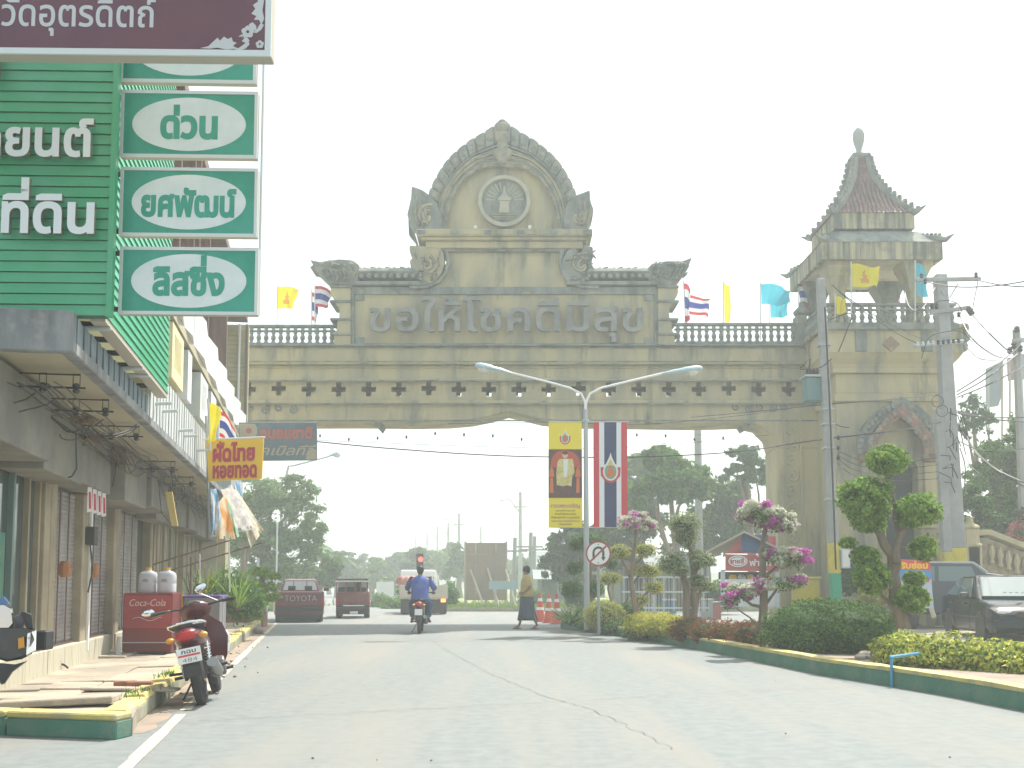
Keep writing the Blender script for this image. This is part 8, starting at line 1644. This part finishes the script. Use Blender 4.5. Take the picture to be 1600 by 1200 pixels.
# hoardings at the far right
def hoard(label, pts, Y, m, nm='hoarding'): return boardat(nm, label, 'hoarding', pts, Y, m, [(pts[0][0] + 2, pts[0][1], pts[0][0] + 2, 700), (pts[1][0] - 2, pts[1][1], pts[1][0] - 2, 700)], .2)
hoard('tall grey hoarding board above the trees at the right edge', [(1543, 575), (1568, 563), (1568, 610), (1560, 634), (1543, 636)], 45, mat('hoard_grey', (.26, .31, .32), .7)); hoard('faded reddish hoarding at the right edge above the trees', [(1576, 560), (1592, 556), (1592, 592), (1578, 594)], 44, mat('hoard_red', (.36, .22, .22), .7)); hoard('pale hoarding cut by the right edge', [(1593, 553), (1640, 548), (1640, 590), (1593, 592)], 43.5, mat('hoard_pale', (.35, .38, .4), .7))
rp = thing('utility_pole', 'pole with insulators just inside the right edge of the picture', 'utility pole', (P(1590, 900, 33).x, 33, 0)); x = P(1589, 540, 33).x; mb = MB(); mb.tube([(x, 33, 0), (x, 33, P(1589, 515, 33).z)], [.17, .12], 6); mb.build('pole', POLE, rp, W); mb = MB(); mb.tube([P(1582, 533, 32.8), P(1640, 528, 32.8)], .08, 5); mb.build('crossarm', POLE, rp, W)
for x, y in ((1589, 515), (1584, 540), (1594, 545), (1578, 548)): mb = MB(); mb.lathe([(.05, -.1), (.1, -.03), (.05, 0), (.1, .05), (.04, .12)], P(x, y, 32.7), 7); mb.build('insulator', BLK, rp, W)
# ============================================================ TREES
def tree(name, label, px, Y, blobs, m, n, size, seed, tr=.22, cat='tree', shell=.25, lump=.3, group=None, ybase=912, sub=0, asp=.5, m2=None):
    b = P(px, ybase, Y); t = thing(name, label, cat, (b.x, Y, 0), 0, group); rg = random.Random(seed)
    bl = [blob(x, y, Y + rg.uniform(-.6, .6), rx, ry) for x, y, rx, ry in blobs]
    if sub:
        nb = []
        for c, r in bl:
            for _ in range(sub):
                d = Vector((rg.gauss(0, 1), rg.gauss(0, 1), rg.gauss(0, 1))).normalized() * rg.uniform(.4, .95); s = rg.uniform(.13, .34)
                nb.append(((c[0] + d.x * r[0], c[1] + d.y * r[1], c[2] + d.z * r[2]), (r[0] * s * 1.15, r[1] * s, r[2] * s * .8)))
        lb_ = nb
    else: lb_ = bl
    ctr = Vector(bl[0][0]); top = ctr.z
    mb = MB(); trunk = [Vector((b.x, Y, 0)), Vector((b.x + rg.uniform(-.2, .2), Y, top * .3)), Vector((b.x * .6 + ctr.x * .4, Y, top * .6)), ctr]
    mb.tube(trunk, [tr, tr * .8, tr * .6, tr * .25], 8); mb.build('trunk', BARK, t, W, smooth=True)
    for i, (c, r) in enumerate(bl[1:7]): limb('limb', t, trunk[1 + i % 2], Vector(c), tr * .45, tr * .12, seed=seed + i)
    leaves('crown', m, t, lb_, n, size, asp, seed, shell=shell, lump=lump)
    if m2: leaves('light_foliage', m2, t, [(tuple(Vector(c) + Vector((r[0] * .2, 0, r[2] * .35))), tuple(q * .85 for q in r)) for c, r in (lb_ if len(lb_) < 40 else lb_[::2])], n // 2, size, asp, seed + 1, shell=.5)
    return t
tree('roadside_tree', 'large feathery spreading tree left of the gateway opening', 405, 54, [(425, 785, 58, 42), (400, 770, 45, 35), (472, 802, 34, 26), (478, 768, 24, 18), (440, 850, 62, 45), (380, 830, 50, 60), (482, 850, 32, 28), (420, 900, 70, 30), (460, 752, 24, 14), (490, 825, 22, 14)], LFA, 22000, .28, 401, .3, sub=24, asp=.35)
tree('roadside_tree', 'bright green small tree right behind the awning cloths', 382, 46, [(384, 790, 14, 22), (390, 825, 18, 25), (375, 850, 20, 25)], LFTY, 3500, .25, 402, .14, sub=5)
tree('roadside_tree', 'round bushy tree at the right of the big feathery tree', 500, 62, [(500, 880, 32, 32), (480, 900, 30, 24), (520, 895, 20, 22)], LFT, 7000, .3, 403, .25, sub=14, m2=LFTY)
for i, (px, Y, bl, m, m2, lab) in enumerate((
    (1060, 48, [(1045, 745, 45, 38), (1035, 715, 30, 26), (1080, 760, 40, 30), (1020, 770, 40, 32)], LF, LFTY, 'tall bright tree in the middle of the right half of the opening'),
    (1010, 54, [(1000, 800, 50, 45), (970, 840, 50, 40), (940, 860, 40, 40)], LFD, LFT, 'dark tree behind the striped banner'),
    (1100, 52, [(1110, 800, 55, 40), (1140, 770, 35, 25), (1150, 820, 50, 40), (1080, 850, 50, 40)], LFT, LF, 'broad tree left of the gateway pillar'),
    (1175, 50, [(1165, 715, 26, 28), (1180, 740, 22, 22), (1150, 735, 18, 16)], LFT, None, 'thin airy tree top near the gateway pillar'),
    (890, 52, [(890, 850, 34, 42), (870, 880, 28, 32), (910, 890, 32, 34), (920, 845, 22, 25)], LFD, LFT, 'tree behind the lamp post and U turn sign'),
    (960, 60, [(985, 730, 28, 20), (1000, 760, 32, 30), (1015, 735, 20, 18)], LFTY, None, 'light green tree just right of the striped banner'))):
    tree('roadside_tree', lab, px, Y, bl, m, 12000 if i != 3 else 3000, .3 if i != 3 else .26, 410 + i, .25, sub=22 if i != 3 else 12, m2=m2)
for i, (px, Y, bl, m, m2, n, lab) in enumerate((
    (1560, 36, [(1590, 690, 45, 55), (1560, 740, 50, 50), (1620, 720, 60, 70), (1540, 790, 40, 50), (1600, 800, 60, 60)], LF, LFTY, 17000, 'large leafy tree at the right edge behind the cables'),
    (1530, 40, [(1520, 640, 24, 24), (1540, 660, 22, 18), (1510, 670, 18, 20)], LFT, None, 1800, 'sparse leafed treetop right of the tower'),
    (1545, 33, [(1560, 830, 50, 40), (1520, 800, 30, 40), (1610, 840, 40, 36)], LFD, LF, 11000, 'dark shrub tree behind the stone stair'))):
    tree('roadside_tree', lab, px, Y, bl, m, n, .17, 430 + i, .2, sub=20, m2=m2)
hedge2('red leaved bush at the right edge above the stone stair', [(tuple(P(1600, 838, 31.8)), (.5, .5, .5))], leafm('leaf_wine', (.3, .1, .1), (.45, .2, .18)), 1800, .1, 440, cat='shrub', name='leafy_shrub', shell=.4, lump=.2)
# far tree line
rg = random.Random(77)
FT = [LFT, LFTY, LFD]
fl_ = [(x, 887 - (18 if 600 < x < 760 else 4) * (.5 + .5 * sin(x * .021)) , rg.uniform(90, 125)) for x in range(515, 985, 17)]
for i, (x, y, Y) in enumerate(fl_):
    tree('distant_tree', 'tree in the hazy tree line beyond the junction', x, Y, [(x, y + rg.uniform(-4, 4), rg.uniform(16, 24), rg.uniform(14, 20)), (x + 8, y + 16, 20, 16), (x - 8, y + 20, 20, 14)], FT[i % 3], 2200, .6, 500 + i, .3, sub=12, group='distant tree line')
ridge = MB(); n = 60
ridge.loft([[(-260 + 520 * i / n, 230, 0), (-260 + 520 * i / n, 232, 3 + .8 * sin(i * .6) + .6 * sin(i * 1.7)), (-260 + 520 * i / n, 270, 0)] for i in range(n + 1)]); ridge.build('far_hill', mat('far_woods', (.07, .11, .05), .95, col2=(.12, .16, .07), sc=.15, bump=1, bsc=.8), kind='structure')
# palm
Ypm = 92; pt_ = thing('palm_tree', 'single palm tree in the distance right of the roadside trees', 'palm', (P(527, 912, Ypm).x, Ypm, 0)); c = P(527, 868, Ypm); mb = MB(); mb.tube([(c.x, Ypm, 0), (c.x + .1, Ypm, c.z)], [.25, .18], 7); mb.build('trunk', BARK, pt_, W)
for i in range(17):
    a = 2 * pi * i / 17 + rg.uniform(-.2, .2); el = rg.uniform(-.2, 1.1); d = Vector((cos(a) * cos(el), sin(a) * cos(el), sin(el))); L_ = rg.uniform(1.7, 2.3); s_ = Vector((-sin(a), cos(a), 0)); mb = MB()
    for k in range(9):
        t0 = k / 9; p = c + d * L_ * t0 + Vector((0, 0, -.9 * t0 * t0)); p2 = c + d * L_ * (t0 + .12) + Vector((0, 0, -.9 * (t0 + .12) ** 2)); w_ = .45 * sin(pi * (t0 * .85 + .1))
        mb.quad(p, p2, p2 + s_ * w_ + Vector((0, 0, -.2)), p + s_ * w_ * .9 + Vector((0, 0, -.22))); mb.quad(p, p2, p2 - s_ * w_ + Vector((0, 0, -.2)), p - s_ * w_ * .9 + Vector((0, 0, -.22)))
    mb.build('frond', LFT, pt_, W)
# roadside bushes
for i, (x, y, Y, rx, ry, m_, lab) in enumerate(((620, 945, 52, 26, 12, LFTY, 'low flowering bushes behind the jeep'), (595, 940, 55, 16, 12, LFA, 'pale bush under the white board'), (700, 930, 50, 16, 18, LF, 'green bush right of the truck'), (640, 925, 60, 20, 20, LFT, 'bush behind the truck'), (830, 935, 52, 20, 14, LFTY, 'grassy bush behind the woman'), (905, 925, 44, 26, 26, LFD, 'dark bush behind the median tip'), (1130, 930, 42, 30, 20, LFD, 'dark bush behind the stalls'), (1330, 905, 27, 26, 24, LFD, 'dark shrub at the foot of the tower'), (1370, 930, 26.5, 26, 16, LFY2, 'light grassy shrub behind the tall topiary'))):
    b_ = blob(x, y, Y, rx, ry); hedge2(lab, [b_], m_, 2200, .16 if Y > 40 else .1, 600 + i, cat='shrub', name='leafy_shrub', shell=.5, lump=.2)
# grass
def grass(name, poly_fn, n, h, seed, m=GRASS, ww=.02):
    rg = np.random.default_rng(seed); pts = poly_fn(rg, n); a = rg.uniform(0, 6.28, n); hh = h * rg.uniform(.5, 1.3, n); wv = ww * np.ones(n) * (1 + pts[:, 1] / 30)
    dx = np.cos(a) * wv; dy = np.sin(a) * wv; lx = rg.normal(0, .3, n) * hh; ly = rg.normal(0, .3, n) * hh; B0 = np.stack([pts[:, 0], pts[:, 1], pts[:, 2]], 1)
    V = np.stack([B0 + np.stack([-dx, -dy, 0 * dx], 1), B0 + np.stack([dx, dy, 0 * dx], 1), B0 + np.stack([lx + dx * .2, ly, hh], 1), B0 + np.stack([lx - dx * .2, ly, hh], 1)], 1).reshape(-1, 3)
    npmesh(name, V, n, m, None, 'stuff')
grass('verge_grass', lambda r, n: np.stack([r.uniform(-4, 30, n), 46.8 + r.exponential(4, n), 0 * np.ones(n)], 1), 14000, .25, 1)
grass('verge_grass', lambda r, n: np.stack([r.uniform(-26, -9.9, n), 46.7 + r.exponential(3, n), 0 * np.ones(n)], 1), 8000, .3, 2)
grass('weeds', lambda r, n: np.array([tuple(S(-.12 + r.normal(0, .06), v, .19)) for v in np.concatenate([r.normal(1.2, .2, n // 3), r.normal(3.2, .2, n // 3), r.uniform(4, 20, n - 2 * (n // 3))])]), 260, .045, 3, LF, .004)
# ============================================================ HAZE
hz = MB(); hz.bb((-300, -25, -1), (300, 290, 22)); ho = hz.build('haze', [], kind='stuff')
hm = bpy.data.materials.new('haze'); hm.use_nodes = True; N = hm.node_tree.nodes; N.clear(); o_ = N.new('ShaderNodeOutputMaterial'); v_ = N.new('ShaderNodeVolumePrincipled')
v_.inputs['Color'].default_value = (.93, 1, .99, 1); v_.inputs['Density'].default_value = HAZE; v_.inputs['Anisotropy'].default_value = .2; hm.node_tree.links.new(v_.outputs[0], o_.inputs['Volume']); ho.data.materials.append(hm)
